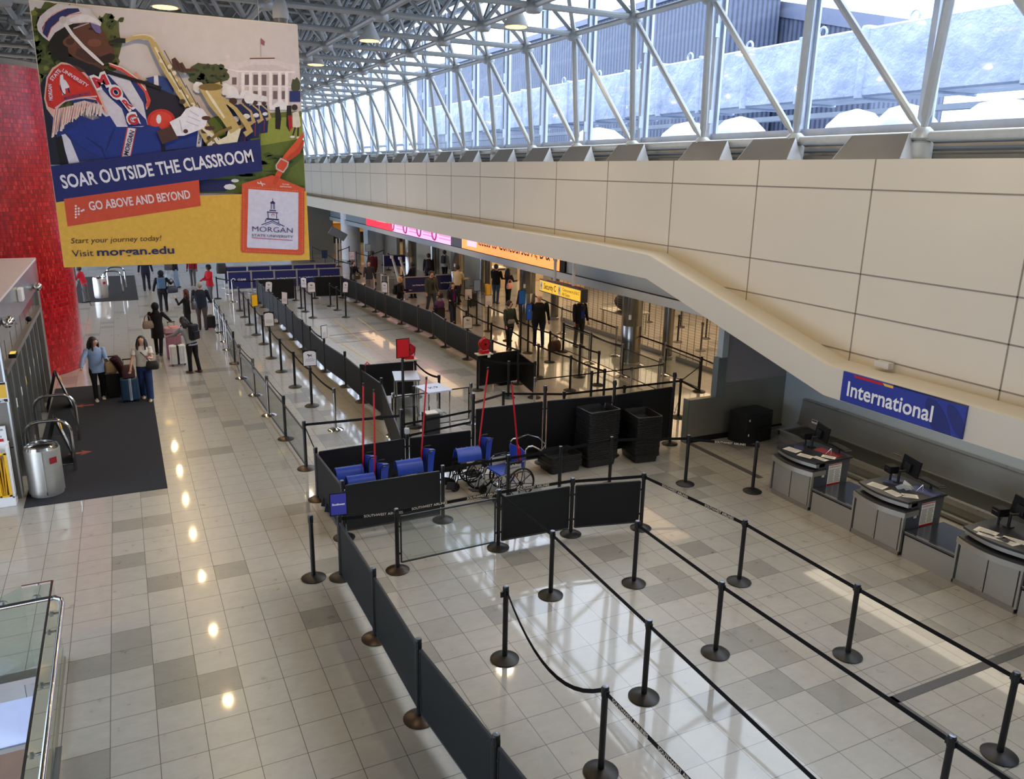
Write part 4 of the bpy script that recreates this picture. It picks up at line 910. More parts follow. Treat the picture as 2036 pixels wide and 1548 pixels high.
q = fl(798,592); board(q.x,q.x+1.55,q.y-.5,'navy board barrier between the blonde woman and the man in green',('Less Waiting, More Living',.075,.0),zb=.28)
q = fl(866,589); board(q.x,q.x+1.3,q.y,'navy board barrier right of the man in green',('Less Waiting, More Living',.075,.0),zb=.28)
for i,(x,y) in enumerate(((785,560),(801,563))):
    q = fl(x,y); t = thing('check_kiosk', f'white slanted check kiosk before the navy boards, {["left","right"][i]} one','kiosk',(q.x,q.y,0)); MB().tube([(.25,0,.0),(.05,0,.75),(-.12,0,1.3)],[.09,.07,.06],8).build('body',WHITE,t); MB().box((-.14,0,1.32),(.14,.12,.14)).build('head',WHITE,t)
for i in range(3):
    q = fl(745+i*14, 585+i*6); t = thing('clear_gate', f'clear gate panel with a white post beside the blonde woman, {ORD[i]} from the left','barrier panel',(q.x,q.y,0),-.35); MB().box((.3,0,.6),(.6,.015,.8)).build('sheet',CLEAR,t); MB().tube([(0,0,0),(0,0,1.1)],.03,8).build('upright',WHITE,t); MB().box((.3,0,1.02),(.6,.03,.03)).build('rail',ALU,t)
# desk clutter beyond the columns: pale counters with blue edges, a yellow wet floor sign
for i,(x,y,w) in enumerate(((1022,560,1.3),(935,575,1.5),(1105,575,1.2),(945,548,1.2))):
    q = fl(x,y); t = thing('podium_desk', f'cream podium desk with a blue edge, {["beside the woman with a pink bag","below the please wait sign","left of the yellow hanging sign","behind the man in beige"][i]}','desk',(q.x+1.2,q.y+.4,0)); MB().rbox((0,0,.5),(w,.7,1.0),.03).build('body',mat('podium_cream',(214,192,156),.6),t); MB().rbox((0,0,1.02),(w+.1,.8,.05),.02).build('top',WHITE,t); MB().bb((-w/2-.01,-.36,.9),(w/2+.01,-.35,.97)).build('blue_edge',NAVYB,t)
q = fl(971,588); t = thing('wet_floor_sign','yellow upright wet floor sign beside the steel column','sign',(q.x,q.y,0)); t.scale = (.7,.7,.62); MB().box((0,0,.45),(.28,.03,.9),rot=Matrix.Rotation(.1,3,'X')).build('front_leaf',YEL,t); MB().box((0,.18,.45),(.28,.03,.9),rot=Matrix.Rotation(-.2,3,'X')).build('rear_leaf',YEL,t); MB().box((0,-.02,.55),(.12,.004,.3),rot=Matrix.Rotation(.1,3,'X')).build('pictogram',BLKT,t)
q = fl(938,560); t = thing('wait_sign','black sign with white words please wait here beyond the queue','sign',(q.x,q.y,0)); MB().tube([(0,0,0),(0,0,1.2)],.03,8).build('pole',BLK,t); MB().box((0,-.03,1.25),(.5,.02,.6)).build('board',BLKM,t)
for i,s in enumerate(('Please','Wait','Here')): text_mesh('lettering',s,.16,WHT,t,frame_M(V(0,-.045,1.42-i*.17),(1,0,0),(0,0,1)),world=False,extrude=.0006)
# grey scanner and crate behind the first grille
q = fl(1205,640); t = thing('scanner_table','steel table with a dark covered scanner behind the shutter mesh','table',(17.9,10.4,0)); MB().box((0,0,.8),(1.2,1.6,.05)).build('top',STEEL,t)
for sx in (-.5,.5):
    for sy in (-.7,.7): MB().tube([(sx,sy,0),(sx,sy,.8)],.03,6).build('leg',STEEL,t)
o = MB().ball((0,0,0),.5,16,8,(.8,1.5,.7)).build('covered_scanner',mat('dark_cover',(46,46,48),.7)); o.location=(17.9,10.2,1.15); tag(o,'rounded dark cover on the steel table behind the shutter','machine cover')
# ================================================================ LEFT SIDE: vestibule, red column, bins, rails, mats
VX, VY0, VY1, VZ = -.97, 1.28, 9.3, 3.42
VEST = steel_mat('vestibule_metal',(122,117,108),.4,2,.35); DGL = mat('dark_glass',(64,66,68),.08,0,.8)
t = thing('entrance_vestibule','metal clad entrance box with sliding glass doors at the left edge','vestibule',(-2.6,5.2,0))
MB().bb((-6.0,VY0,0),(VX-.02,VY0+.3,VZ-.01)).build('near_wall',VEST,t,True)
MB().bb((-6.0,VY1-.5,0),(VX-.02,VY1,VZ-.01)).build('far_wall',VEST,t,True)
MB().bb((-6.0,VY0,VZ),(VX+.0,VY1,VZ+.05)).build('roof',mat('vestibule_roof',(214,204,208),.5),t,True); MB().bb((VX-.06,VY0,2.78),(VX,VY1,VZ)).build('fascia',steel_mat('fascia_steel',(188,186,182),.2,1),t,True)
MB().bb((-6.0,VY0-.01,1.92),(VX-.02,VY0,1.935)).build('joint_line',BLKM,t,True); MB().bb((-6.0,VY0-.01,.96),(VX-.02,VY0,.975)).build('joint_line',BLKM,t,True); MB().bb((VX-.03,VY0-.015,0),(VX+.0,VY0+.02,VZ)).build('corner_trim',STEEL,t,True)
MB().bb((-1.9,VY0+.35,0),(VX-.5,VY1-.55,2.7)).build('inner_wall',mat('inner_grey',(96,94,90),.6),t,True)
ys = [1.6,2.5,3.4,4.3,5.2,6.1,7.0,7.9,8.8]
for i in range(8):
    d = MB().bb((VX-.12,ys[i]+.04,.05),(VX-.10,ys[i+1]-.04,2.2)).build('sliding_door',DGL,t,True)
    MB().bb((VX-.13,ys[i],0.0),(VX-.06,ys[i]+.07,2.78)).build('door_stile',VEST,d,True) if False else None
    s = MB().bb((VX-.14,ys[i]-.02,0.0),(VX-.05,ys[i]+.06,2.25)).build('door_stile',STEELD,t,True)
    MB().bb((VX-.10,ys[i]+.2,1.25),(VX-.09,ys[i]+.5,1.42)).build('door_sticker',[YEL,WHT,WHT][i%3],t,True)
    MB().bb((VX-.12,ys[i]+.06,2.30),(VX-.09,ys[i+1]-.02,2.74)).build('transom_pane',mat('pane_light',(120,126,134),.1,.3),t,True)
MB().bb((VX-.13,1.5,2.22),(VX+.02,8.8,2.32)).build('door_header',VEST,t,True)
for i,(px,py) in enumerate(((10,640),(70,570))):
    p = onx(px,py,VX+.04); q = thing('wall_spotlight', f'twin silver wall lamp on the vestibule fascia, {["near","far"][i]} one','lamp',tuple(p)); 
    for s in (-.14,.14): MB().ball((.05,s,0),.085,12,8).build('lamp_head',CHROME,q,smooth=True)
    MB().tube([(0,-.14,.05),(0,.14,.05)],.015,6).build('bar',CHROME,q); MB().box((-.02,0,.03),(.03,.08,.12)).build('bracket',CHROME,q)
p = onx(41,585,VX+.05); q = thing('wall_speaker','white box mounted on the vestibule fascia','device',tuple(p)); MB().rbox((0,0,0),(.1,.34,.26),.03).build('case',WHITE,q); MB().box((.052,0,0),(.004,.004,.24)).build('seam',GREYD,q)
p = onx(26,705,VX+.075); q = thing('door_sensor','black sensor with a lit yellow top on the vestibule doors','sensor',tuple(p)); MB().rbox((0,0,0),(.12,.3,.07),.02).build('case',BLKM,q); MB().box((0,0,.04),(.09,.2,.01)).build('lit_top',mat('sensor_amber',(240,200,90),.5,emit=.5),q)
p = onx(57,634,VX+.06); q = thing('door_camera','small black camera on the far part of the vestibule doors','camera',tuple(p)); MB().ball((0,0,0),.06,10,6).build('dome',BLKM,q); MB().tube([(0,0,0),(-.05,.12,-.12)],.01,5).build('cable',BLK,q)
# level sign and wet floor safety station on the near wall
q = thing('level_sign','yellow and black sign ending in LEVEL on the vestibule wall','sign',(-1.12,VY0-.01,1.98)); MB().box((0,-.01,0),(.32,.02,.36)).build('plate',WHT,q); MB().box((0,-.022,.02),(.28,.004,.24)).build('yellow_field',YEL,q); MB().box((0,-.022,-.145),(.28,.004,.05)).build('black_band',BLKT,q); MB().box((0,-.022,.155),(.28,.004,.035)).build('black_band',BLKT,q)
text_mesh('lettering','LEVEL',.06,WHT,q,frame_M(V(0.02,-.026,-.145),(1,0,0),(0,0,1)),world=False,bold=.002,extrude=.0005); text_mesh('lettering','0',.2,BLKT,q,frame_M(V(-.05,-.026,.02),(1,0,0),(0,0,1)),world=False,bold=.006,extrude=.0005)
q = thing('safety_station','white wet floor safety station holding yellow folded signs','cabinet',(-1.24,1.08,0)); YC = mat('yellow_plastic',(240,186,30),.45)
MB().rbox((0,0,.09),(.38,.26,.18),.01).build('plinth',WHT,q); MB().bb((-.19,.06,.1),(.19,.12,1.12)).build('back',WHT,q); MB().bb((.15,-.13,.15),(.19,.12,1.1)).build('side',WHT,q); MB().bb((-.19,-.13,.15),(-.15,.12,1.1)).build('side',WHT,q)
mb = MB(); mb.bb((-.17,-.14,.18),(-.13,-.12,.98)); mb.bb((.11,-.14,.18),(.15,-.12,.98)); mb.bb((-.17,-.14,.95),(.15,-.12,.99)); mb.bb((-.17,-.14,.18),(.15,-.12,.21)); mb.bb((-.03,-.14,.18),(-.0,-.12,.98)); mb.build('yellow_frame',YC,q)
MB().bb((-.19,.08,1.1),(.17,.11,1.40)).build('header_card',WHT,q); MB().bb((-.14,.075,1.13),(.12,.08,1.18)).build('red_label',REDP,q)
for i,s in enumerate(('WET FLOOR','SAFETY','STATION')): text_mesh('lettering',s,.052,BLKT,q,frame_M(V(-.01,.078,1.34-i*.06),(1,0,0),(0,0,1)),world=False,extrude=.0005)
for i in range(7):
    o = MB().box((0,0,.36),(.022,.10,.70),rot=Matrix.Rotation(.05*(i%3-1),3,'Y')).build('folded_sign',YC); o.location = (-1.24-.13+.042*i,1.03,.19); tag(o,'folded yellow wet floor sign standing in the safety station','sign','folded wet floor signs in the station')
# red mosaic column
t = thing('red_column','huge round column covered in glossy red mosaic tiles','column',(-2.45,12.3,0)); MB().lathe([(2.15,0),(2.15,8.2)],n=64).build('mosaic',REDT,t,smooth=True); MB().lathe([(2.1,8.2),(2.1,8.35),(2.0,8.4)],n=48).build('cap_ring',GREYD,t)
# door mats
mb = MB(); mb.bb((-.93,.76,0),(1.38,9.2,.012)); t = tag(mb.build('door_mat',CARPET),'large charcoal door mat before the near vestibule','door mat')
mb = MB(); mb.bb((-1.2,24.4,0),(1.43,33.4,.012)); o = tag(mb.build('door_mat',CARPET),'far charcoal door mat beyond the red column','door mat')
ARW = mat('faded_orange',(140,72,52),.9)
for i,(px,py,s) in enumerate(((167,807,-1),(160,901,1))):
    p = fl(px,py); k = s; mb = MB()
    P = [(-.22*k,.05),(.05*k,.05),(.0*k,.16),(.22*k,0),(.0*k,-.16),(.05*k,-.05),(-.22*k,-.05)]
    mb.prism([(p.x+x,p.y+y,.0125) for x,y in P],(0,0,.002)); mb.build('arrow',ARW,t)
# steel hoop rails with clear infill
for i,(xa,ya,xb,yb) in enumerate(((-.96,2.42,-.19,2.42),(-.96,4.35,-.19,4.35))):
    q = thing('hoop_rail', f'bent steel hoop rail with clear infill on the mat, {["near one behind the bin","far one"][i]}','guard rail',((xa+xb)/2,ya,0)); w = (xb-xa)/2; r = .26
    pts = [(-w,0,.35 if i==0 else 0)]+[(-w,0,.8)]+[(-w+r-r*math.cos(a),0,.8+r*math.sin(a)) for a in [PI/2*j/6 for j in range(1,7)]]+[(w-r+r*math.sin(a),0,.8+r*math.cos(a)) for a in [PI/2*j/6 for j in range(0,7)]]+[(w,0,0)]
    MB().tube(pts,.032,10).build('hoop',CHROME,q,smooth=True); MB().box((0,0,.45),(2*w-.08,.012,.6)).build('clear_sheet',CLEAR,q); MB().box((0,0,.14),(2*w-.04,.02,.02)).build('low_bar',CHROME,q)
    if i == 0: MB().box((-w,0,.36),(.03,.05,.14)).build('clip',CHROME,q)
# A-frame signs on the mat
for i,(x,y) in enumerate(((-.72,7.2),(-.50,3.1))):
    q = thing('a_frame_sign', f'black folding A-frame sign on the mat, {["far one by the doors","near one behind the bin"][i]}','sign',(x,y,0),[.1,.1][i])
    for s in (-1,1): MB().box((s*.14,0,.45),(.025,.55,.94),rot=Matrix.Rotation(-s*.28,3,'Y')).build('leaf',BLKM,q)
    MB().box((.158,0,.47),(.004,.48,.78),rot=Matrix.Rotation(-.28,3,'Y')).build('poster',mat('poster_white',(216,218,222),.5),q); MB().box((.21,0,.30),(.006,.4,.10),rot=Matrix.Rotation(-.28,3,'Y')).build('poster_band',[REDP,NAVYB][i],q); MB().box((.10,0,.74),(.006,.4,.10),rot=Matrix.Rotation(-.28,3,'Y')).build('poster_top',YEL,q)
# steel bins
def bin_(x, y, label, s=1.0):
    q = thing('waste_bin',label,'bin',(x,y,0)); R = .36*s
    MB().lathe([(R*.93,0),(R*.93,.06),(R,.07),(R,.92),(R*.97,.95)],n=32).build('drum',STEELV,q,smooth=True)
    MB().lathe([(R*.97,.95),(R*.92,1.0),(R*.80,1.02),(R*.78,.98),(R*.4,.97)],n=32).build('rim',CHROME,q,smooth=True); MB().lathe([(R*.70,.97),(R*.5,.985),(.01,.985)],n=24).build('opening',BLKM,q); MB().box((0,0,1.0),(R*1.5,.06,.03)).build('divider',CHROME,q)
    MB().tube([(.02,-R-.002,.07),(.02,-R-.002,.94)],.012,6).build('seam',CHROME,q); MB().box((R*.62,-R*.80,.74),(.13,.006,.12),rz=.68).build('label_plate',mat('label_red',(150,20,36),.5),q)
    q.scale = (1,1,.93); return q
bin_(-.60,1.36,'shiny steel cylinder waste bin standing at the mat corner',.80); bin_(-.05,25.6,'far steel waste bin behind the person in the red jacket',.8)
for i,(x,y) in enumerate(((1.0-.55,26.6),(.60,28.2))):
    q = thing('hoop_rail', f'bent steel hoop rail on the far mat, {["near","far"][i]} one','guard rail',(x,y,0)); w = .38; r=.26
    pts = [(-w,0,0),(-w,0,.8)]+[(-w+r-r*math.cos(a),0,.8+r*math.sin(a)) for a in [PI/2*j/6 for j in range(1,7)]]+[(w-r+r*math.sin(a),0,.8+r*math.cos(a)) for a in [PI/2*j/6 for j in range(0,7)]]+[(w,0,0)]
    MB().tube(pts,.032,8).build('hoop',CHROME,q,smooth=True)
# glass balustrade at the escalator
q = thing('glass_balustrade','glass balustrade with round steel handrails beside the escalator opening','balustrade',(-.05,-6.5,0))
MB().bb((-.055,-12,.02),(-.04,-4.52,1.07)).build('glass_sheet',GLASSG,q,True); MB().bb((-.06,-12,1.065),(-.035,-4.52,1.085)).build('cap_rail',CHROME,q,True)
MB().bb((-.36,-4.535,.02),(-.05,-4.52,1.07)).build('glass_return',GLASSG,q,True); MB().bb((-.36,-4.54,1.065),(-.05,-4.515,1.085)).build('cap_rail',CHROME,q,True)
MB().prism([(-.36,-4.53,.02),(-.36,-4.53,1.07),(-2.0,-5.2,.75),(-2.0,-5.2,.02)],(0,.012,0)).build('glass_return',GLASSG,q,True)
pts = [(.07,-12,.95),(.07,-5.0,1.0),(.05,-4.88,1.0),(-.02,-4.80,1.0),(-.2,-4.80,1.0),(-1.2,-4.80,.98)]
MB().tube(pts,.028,10).build('handrail',CHROME,q,True,True)
for y in (-5.05,-5.45,-6.45,-7.5,-8.6): 
    MB().tube([(.07,y,.97),(.05,y,.93),(-.045,y,.93)],.012,6).build('bracket',CHROME,q,True); MB().lathe([(.03,0),(.03,.02)],(-.045,y,.93),10,Matrix.Rotation(PI/2,3,'Y')).build('rosette',STEELD,q,True)
for x in (-.22,-.55): MB().lathe([(.05,0),(.05,.03)],(x,-4.60,.93),14,Matrix.Rotation(PI/2,3,'X')).build('glass_disc',STEELD,q,True); MB().tube([(x,-4.62,.93),(x,-4.74,.97),(x,-4.80,.98)],.012,6).build('bracket',CHROME,q,True)
MB().bb((-.03,-12,0),(.03,-6.3,.10)).build('base_channel',CHROME,q,True); MB().bb((-.07,-12,0),(-.03,-4.5,.05)).build('base_shoe',STEELD,q,True)
# ================================================================ K9 AREA FURNITURE
def table(label, pts, z, topm, legm=STEEL, shelf=True):
    cs = [fl(x,y,z) for x,y in pts]; c = sum(cs, V(0,0,0))/4; u = (cs[2]-cs[3]); rz = math.atan2(u.y,u.x); w = (cs[2]-cs[3]).length; d = ((cs[0]-cs[3])).length
    q = thing('work_table',label,'table',(c.x,c.y,0),rz)
    MB().rbox((0,0,z),(w,d,.035),.01).build('table_top',topm,q)
    for sx in (-1,1):
        for sy in (-1,1): MB().tube([(sx*(w/2-.04),sy*(d/2-.04),0),(sx*(w/2-.04),sy*(d/2-.04),z-.01)],.02,8).build('leg',legm,q)
    if shelf: MB().box((0,0,.25),(w-.08,d-.08,.02)).build('lower_shelf',legm,q)
    return q, c, rz
q, c, rz = table('steel topped work table beside the red sign pole',[(776,739),(827,737.5),(838,755.6),(787,757.5)],.92,STEEL)
q, c, rz = table('white board topped table marked K9',[(828,767),(875,763),(895.7,775),(848,782)],.90,mat('board_white',(190,200,226),.25),CHROME)
text_mesh('lettering','K9',.22,BLKT,q,frame_M(V(0,0,.919),(1,0,0),(0,1,0)),world=False,extrude=.0004)
o = MB().rbox((0,0,.05),(.4,.26,.08),.03).build('document_tray',WHITE); o.location=(c.x,c.y,.262); tag(o,'white tray on the lower shelf of the K9 table','tray')
q = thing('tool_crate','dark crate with pale straps under the steel table','crate',(6.95,1.75,.0)); MB().rbox((0,0,.28),(.34,.3,.5),.02).build('body',mat('crate_dark',(44,48,54),.6),q); MB().box((0,0,.54),(.28,.24,.02)).build('strap',PAPER,q)
def fan(x, y, z, rz, label, scale=1.0):
    q = thing('floor_fan',label,'fan',(x,y,z),rz); q.scale=(scale,)*3; M = Matrix.Rotation(PI/2,3,'X')
    MB().lathe([(.05,-.06),(.15,-.06),(.16,0),(.15,.06),(.05,.06)],(0,0,.26),18,M).build('drum',REDM,q,smooth=True); MB().torus((0,-.065,.26),.15,.014,M,20,6).build('guard_ring',mat('fan_red_dark',(120,18,26),.4),q)
    mb = MB()
    for i in range(8): a = i*PI/4; mb.tube([(0,-.07,.26),(.14*math.cos(a),-.07,.26+.14*math.sin(a))],.005,5)
    mb.build('guard_spokes',REDM,q); MB().rbox((0,0,.05),(.26,.20,.10),.03).build('base',REDM,q); MB().tube([(-.14,0,.08),(-.17,0,.30),(0,0,.46),(.17,0,.30),(.14,0,.08)],.014,6).build('handle',REDM,q)
    MB().box((0,-.075,.26),(.06,.02,.05)).build('motor',BLKM,q)
SHW = mat('shelf_board',(198,186,160),.6)
for k,lab,pp in (('Z1','pale shelf board clipped on the right K9 screen',(962,703)),('J2','pale shelf board clipped on the screen behind the red sign',(812,714))):
    p = fl(pp[0],pp[1],1.0); o = MB().rbox((0,0,0),(.46,.26,.03),.01).build('shelf_board',SHW); o.location=(p.x,p.y,1.0); tag(o,lab,'shelf'); MB().box((.1,-.12,-.05),(.08,.01,.07)).build('tag_label',PAPER,o)
    if k == 'Z1': fan(p.x,p.y,1.016,.2,'red drum fan standing upright on the shelf of the right K9 screen')
    else: fan(p.x+.02,p.y,1.016,-.3,'red drum fan half hidden behind the red sign board')
p = fl(1008,697,1.0); fan(p.x,p.y+.25,.45,.2,'low red fan seen just over the right K9 screen'); o = MB().rbox((0,0,.22),(.4,.4,.44),.02).build('fan_crate',BLKM); o.location=(p.x,p.y+.25,0); tag(o,'black crate under the low red fan behind the right K9 screen','crate')
p = fl(735,717,1.0); fan(p.x,p.y+.25,.45,.2,'low red fan seen just over the screen behind the steel table'); o = MB().rbox((0,0,.22),(.4,.4,.44),.02).build('fan_crate',BLKM); o.location=(p.x,p.y+.25,0); tag(o,'black crate under the low red fan behind the left screen','crate')
# ================================================================ TRAY STACKS
def tray_proto():
    r = MB()
    L, W, H = .74, .58, .16
    def ring(l, w, z, rr=.05, n=4):
        out = []
        for k,(sx,sy) in enumerate(((1,1),(-1,1),(-1,-1),(1,-1))):
            for i in range(n+1):
                a = k*PI/2+i/n*PI/2; out.append((sx*(l/2-rr)+rr*math.cos(a), sy*(w/2-rr)+rr*math.sin(a), z))
        return out
    r.loft([ring(L-.09,W-.09,.0),ring(L-.05,W-.05,H-.022),ring(L,W,H-.022),ring(L,W,H),ring(L-.06,W-.06,H),ring(L-.11,W-.11,.012)])
    return r.build('security_tray', TRAY, smooth=True)
tp = tray_proto(); first = [True]
def put_tray(x, y, z, rz, label, group):
    if first[0]: o = tp; first[0] = False
    else: o = tp.copy(); COL.objects.link(o)
    o.location = (x,y,z); o.rotation_euler = (0,0,rz); tag(o,label,'tray',group)
random.seed(11)
def stack(x, y, rz, n, dz, what, group, z0=0.0):
    for i in range(n):
        if i == n-1: lab = f'black security tray on top of the {what}'; g = None
        else: lab = f'black security tray nested inside the {what}'; g = group
        o = (x+random.uniform(-.006,.006)+(.02 if (i > n*.45 and n > 12) else 0), y+random.uniform(-.006,.006))
        if g is None:
            put_tray(o[0],o[1],z0+i*dz,rz+random.uniform(-.02,.02),lab,None)
        else: put_tray(o[0],o[1],z0+i*dz,rz+random.uniform(-.02,.02),lab,g)
cA = (fl(1094,951)+fl(1161,939)+fl(1065,922))/3; 
stack(8.62,-1.25,.03,8,.03,'low stack of trays','trays in the low stack')
stack(9.48,-1.22,.03,34,.031,'tallest tray stack in the middle','trays in the tallest stack')
stack(10.5,-1.33,PI/2-.1,28,.031,'tall tray stack on the right','trays in the right stack')
o = thing('crumpled_tissue','crumpled white tissue in the top of the low tray stack','paper',(8.45,-1.45,.25)); MB().ball((0,0,0),.05,8,5,(1.3,.8,.6)).build('tissue',PAPER,o)
# ================================================================ PEOPLE
def cmat(rgb, rough=.8): return mat('cloth_%d_%d_%d'%tuple(rgb), rgb, rough, noise=.12, scale=14, spec=.3)
SK = {'light': mat('skin_light',(206,158,134),.55), 'tan': mat('skin_tan',(176,124,98),.55), 'dark': mat('skin_dark',(92,60,46),.55)}
def skin_body(verts, edges, m, parent, root=0):
    me = bpy.data.meshes.new('body'); me.from_pydata([v[0] for v in verts], edges, []); me.materials.append(m)
    o = bpy.data.objects.new('body', me); COL.objects.link(o); o.parent = parent
    md = o.modifiers.new('Skin','SKIN'); md.use_smooth_shade = True
    sv = me.skin_vertices[0].data if me.skin_vertices else None
    if sv is None: me.skin_vertices.new() if hasattr(me.skin_vertices,'new') else None; sv = me.skin_vertices[0].data
    for i, v in enumerate(verts): r = v[1]; sv[i].radius = r if isinstance(r, tuple) else (r, r); sv[i].use_root = (i == root)
    sb = o.modifiers.new('Sub','SUBSURF'); sb.levels = 1; sb.render_levels = 1
    return o
def person(label, x, y, hd, H=1.72, lean=0, arms=((5,8,10),(5,8,10)), legs=((3,3),(-3,3)), skin='light', top=(40,40,44), hem=-.06, sleeve='long', pants=(30,30,36), wide=1.0, leg_len='long', hair=('short',(40,28,22)), shoes=(40,36,34), hyaw=0, hpit=0, face=True, bulk=1.0, hat=None, open_shirt=None, lanyard=False):
    r = thing('person', label, 'person', (x,y,0), hd); s = H/1.75; R = math.radians
    L1, L2 = .43*s, .41*s; fh = .075*s
    hz = max(L1*math.cos(R(a))+L2*math.cos(R(a-k)) for a, k in legs)+fh
    P = V(0,0,hz); tl = R(lean); up = V(0, math.sin(tl), math.cos(tl)); fw = V(0, math.cos(tl), -math.sin(tl))
    CH = P+up*.33*s; NK = P+up*.52*s; HD = NK+up*.13*s+fw*.02*s
    vs = []; es = []
    def v(p, rr): vs.append((tuple(p), rr)); return len(vs)-1
    def e(a, b): es.append((a,b))
    p0 = v(P+up*.02*s, (.11*s,.08*s)); p1 = v(P+up*.2*s, (.10*s,.07*s)); p2 = v(CH, (.12*s,.08*s)); p3 = v(NK-up*.05*s, (.08*s,.06*s)); p4 = v(NK+up*.02*s, .052*s)
    hr = Euler((-R(hpit),0,R(hyaw))).to_matrix(); hu = (hr@up); hf = hr@fw
    p5 = v(NK+up*.06*s+hf*.012*s, .055*s); p6 = v(NK+up*.07*s+hu*.045*s+hf*.02*s, (.082*s,.10*s)); p7 = v(NK+up*.07*s+hu*.10*s+hf*.01*s, (.088*s,.108*s)); p8 = v(NK+up*.07*s+hu*.155*s, (.05*s,.06*s))
    for a, b in ((p0,p1),(p1,p2),(p2,p3),(p3,p4),(p4,p5),(p5,p6),(p6,p7),(p7,p8)): e(a,b)
    nz = v(NK+up*.07*s+hu*.07*s+hf*.118*s, .012*s); e(p6, nz)
    HC = NK+up*.07*s+hu*.085*s
    hands = []; AR = []
    for si, sd in ((0,-1),(1,1)):
        a = arms[si]; fa, ou, el = R(a[0]), R(a[1]), R(a[2]); inw = R(a[3]) if len(a) > 3 else 0
        sh = NK-up*.07*s+V(sd*.175*s*bulk,0,0)
        d1 = V(sd*math.sin(ou), math.sin(fa)*math.cos(ou), -math.cos(fa)*math.cos(ou))
        d2 = V(sd*math.sin(ou)*.6, math.sin(fa+el)*math.cos(ou), -math.cos(fa+el)*math.cos(ou)); d2 = (d2+V(-sd*math.sin(inw),0,0)).normalized()
        elb = sh+d1*.28*s; wr = elb+d2*.25*s; ha = wr+d2*.06*s
        a0 = v(sh, .045*s); a1 = v(sh.lerp(elb,.5), .042*s); a2 = v(elb, .036*s); a3 = v(elb.lerp(wr,.5), .034*s); a4 = v(wr, .024*s); a5 = v(wr+d2*.045*s, (.032*s,.02*s))
        for q, w in ((p3,a0),(a0,a1),(a1,a2),(a2,a3),(a3,a4),(a4,a5)): e(q,w)
        sdv = d2.cross(V(0,0,1) if abs(d2.z)<.9 else V(0,1,0)).normalized(); cu = d2.cross(sdv)
        if cu.y < 0: cu = -cu
        for j, (off, ln) in enumerate(((-.027,.062),(-.009,.072),(.009,.068),(.027,.054))):
            b = wr+d2*.085*s+sdv*off*s; f1 = v(b, .0085*s); f2 = v(b+d2*ln*.55*s+cu*.008*s, .008*s); f3 = v(b+d2*ln*.85*s+cu*.03*s, .007*s); e(a5,f1); e(f1,f2); e(f2,f3)
        t1 = v(wr+d2*.045*s-sdv*.035*s+cu*.012*s, .010*s); t2 = v(wr+d2*.08*s-sdv*.045*s+cu*.028*s, .008*s); e(a5,t1); e(t1,t2)
        hands.append(ha); AR.append((sh,elb,wr,d1,d2))
    LG = []
    for si, sd in ((0,-1),(1,1)):
        a, k = R(legs[si][0]), R(legs[si][1]); h = P+V(sd*.088*s*bulk,0,0); d1 = V(0,math.sin(a),-math.cos(a)); d2 = V(0,math.sin(a-k),-math.cos(a-k))
        kn = h+d1*L1; an = kn+d2*L2
        l0 = v(h-V(0,0,.03*s), .072*s); l1 = v(kn, .05*s); l2 = v(kn.lerp(an,.35), .05*s); l3 = v(an, .034*s); pit = max(0,(k-a))*.6
        l4 = v(an+V(0,.10*s*math.cos(pit),-.03*s-.1*s*math.sin(pit)), .03*s)
        for q, w in ((p0,l0),(l0,l1),(l1,l2),(l2,l3),(l3,l4)): e(q,w)
        LG.append((h,kn,an,pit))
    skin_body(vs, es, SK[skin], r)
    # clothing
    C = cmat(top) if isinstance(top, tuple) else top
    mb = MB(); bk = bulk
    def ring(c, rx, ry, u, f, n=16): 
        sx = u.cross(f); return [c+sx*rx*math.cos(2*PI*i/n)+f*ry*math.sin(2*PI*i/n) for i in range(n)]
    Z = V(0,0,1); F = V(0,1,0); rings = []
    if hem < -.14: rings.append(ring(P+Z*hem*s, .195*s*bk, .15*s*bk, Z, F))
    else: rings.append(ring(P+Z*hem*s, .175*s*bk, .132*s*bk, Z, F))
    rings += [ring(P+up*.06*s, .172*s*bk, .128*s*bk, up, fw), ring(P+up*.2*s, .158*s*bk, .118*s*bk, up, fw), ring(CH, .178*s*bk, .128*s*bk, up, fw), ring(NK-up*.10*s, .190*s*bk, .115*s*bk, up, fw), ring(NK-up*.045*s, .15*s*bk, .09*s, up, fw), ring(NK+up*.01*s, .075*s, .068*s, up, fw)]
    mb.loft(rings)
    for (sh,elb,wr,d1,d2) in AR:
        if sleeve == 'long': mb.tube([sh-d1*.02*s, sh+d1*.06*s, elb, wr-d2*.01*s], [.05*s,.062*s*bk,.052*s,.040*s], 10); mb.ball(elb, .053*s, 8, 6)
        else: mb.tube([sh-d1*.02*s, sh+d1*.05*s, sh+d1*.15*s], [.05*s,.06*s,.062*s], 10)
        mb.ball(sh, .064*s*bk, 10, 6)
    mb.build('top', C, r, smooth=True)
    if open_shirt: 
        q = MB(); sx = up.cross(fw); w = .05*s; q.prism([P+up*.05*s+fw*.132*s*bk-sx*w, CH+fw*.132*s*bk-sx*w, NK-up*.02*s+fw*.085*s-sx*.02*s, NK-up*.02*s+fw*.085*s+sx*.02*s, CH+fw*.132*s*bk+sx*w, P+up*.05*s+fw*.132*s*bk+sx*w], fw*.006); q.build('shirt_front', cmat(open_shirt), r)
    mb = MB(); mb.loft([ring(P-Z*.10*s, .162*s*bk, .122*s*bk, Z, F), ring(P, .168*s*bk, .125*s*bk, Z, F), ring(P+up*.10*s, .15*s*bk, .112*s*bk, up, fw)])
    for (h,kn,an,pit) in LG: mb.tube([h-Z*.0, h.lerp(kn,.3), kn, an+Z*.0*s-V(0,0,.02*s)], [.086*s*bk,.092*s*bk,.064*s*wide,.056*s*wide], 12); mb.ball(kn, .064*s*wide, 10, 6)
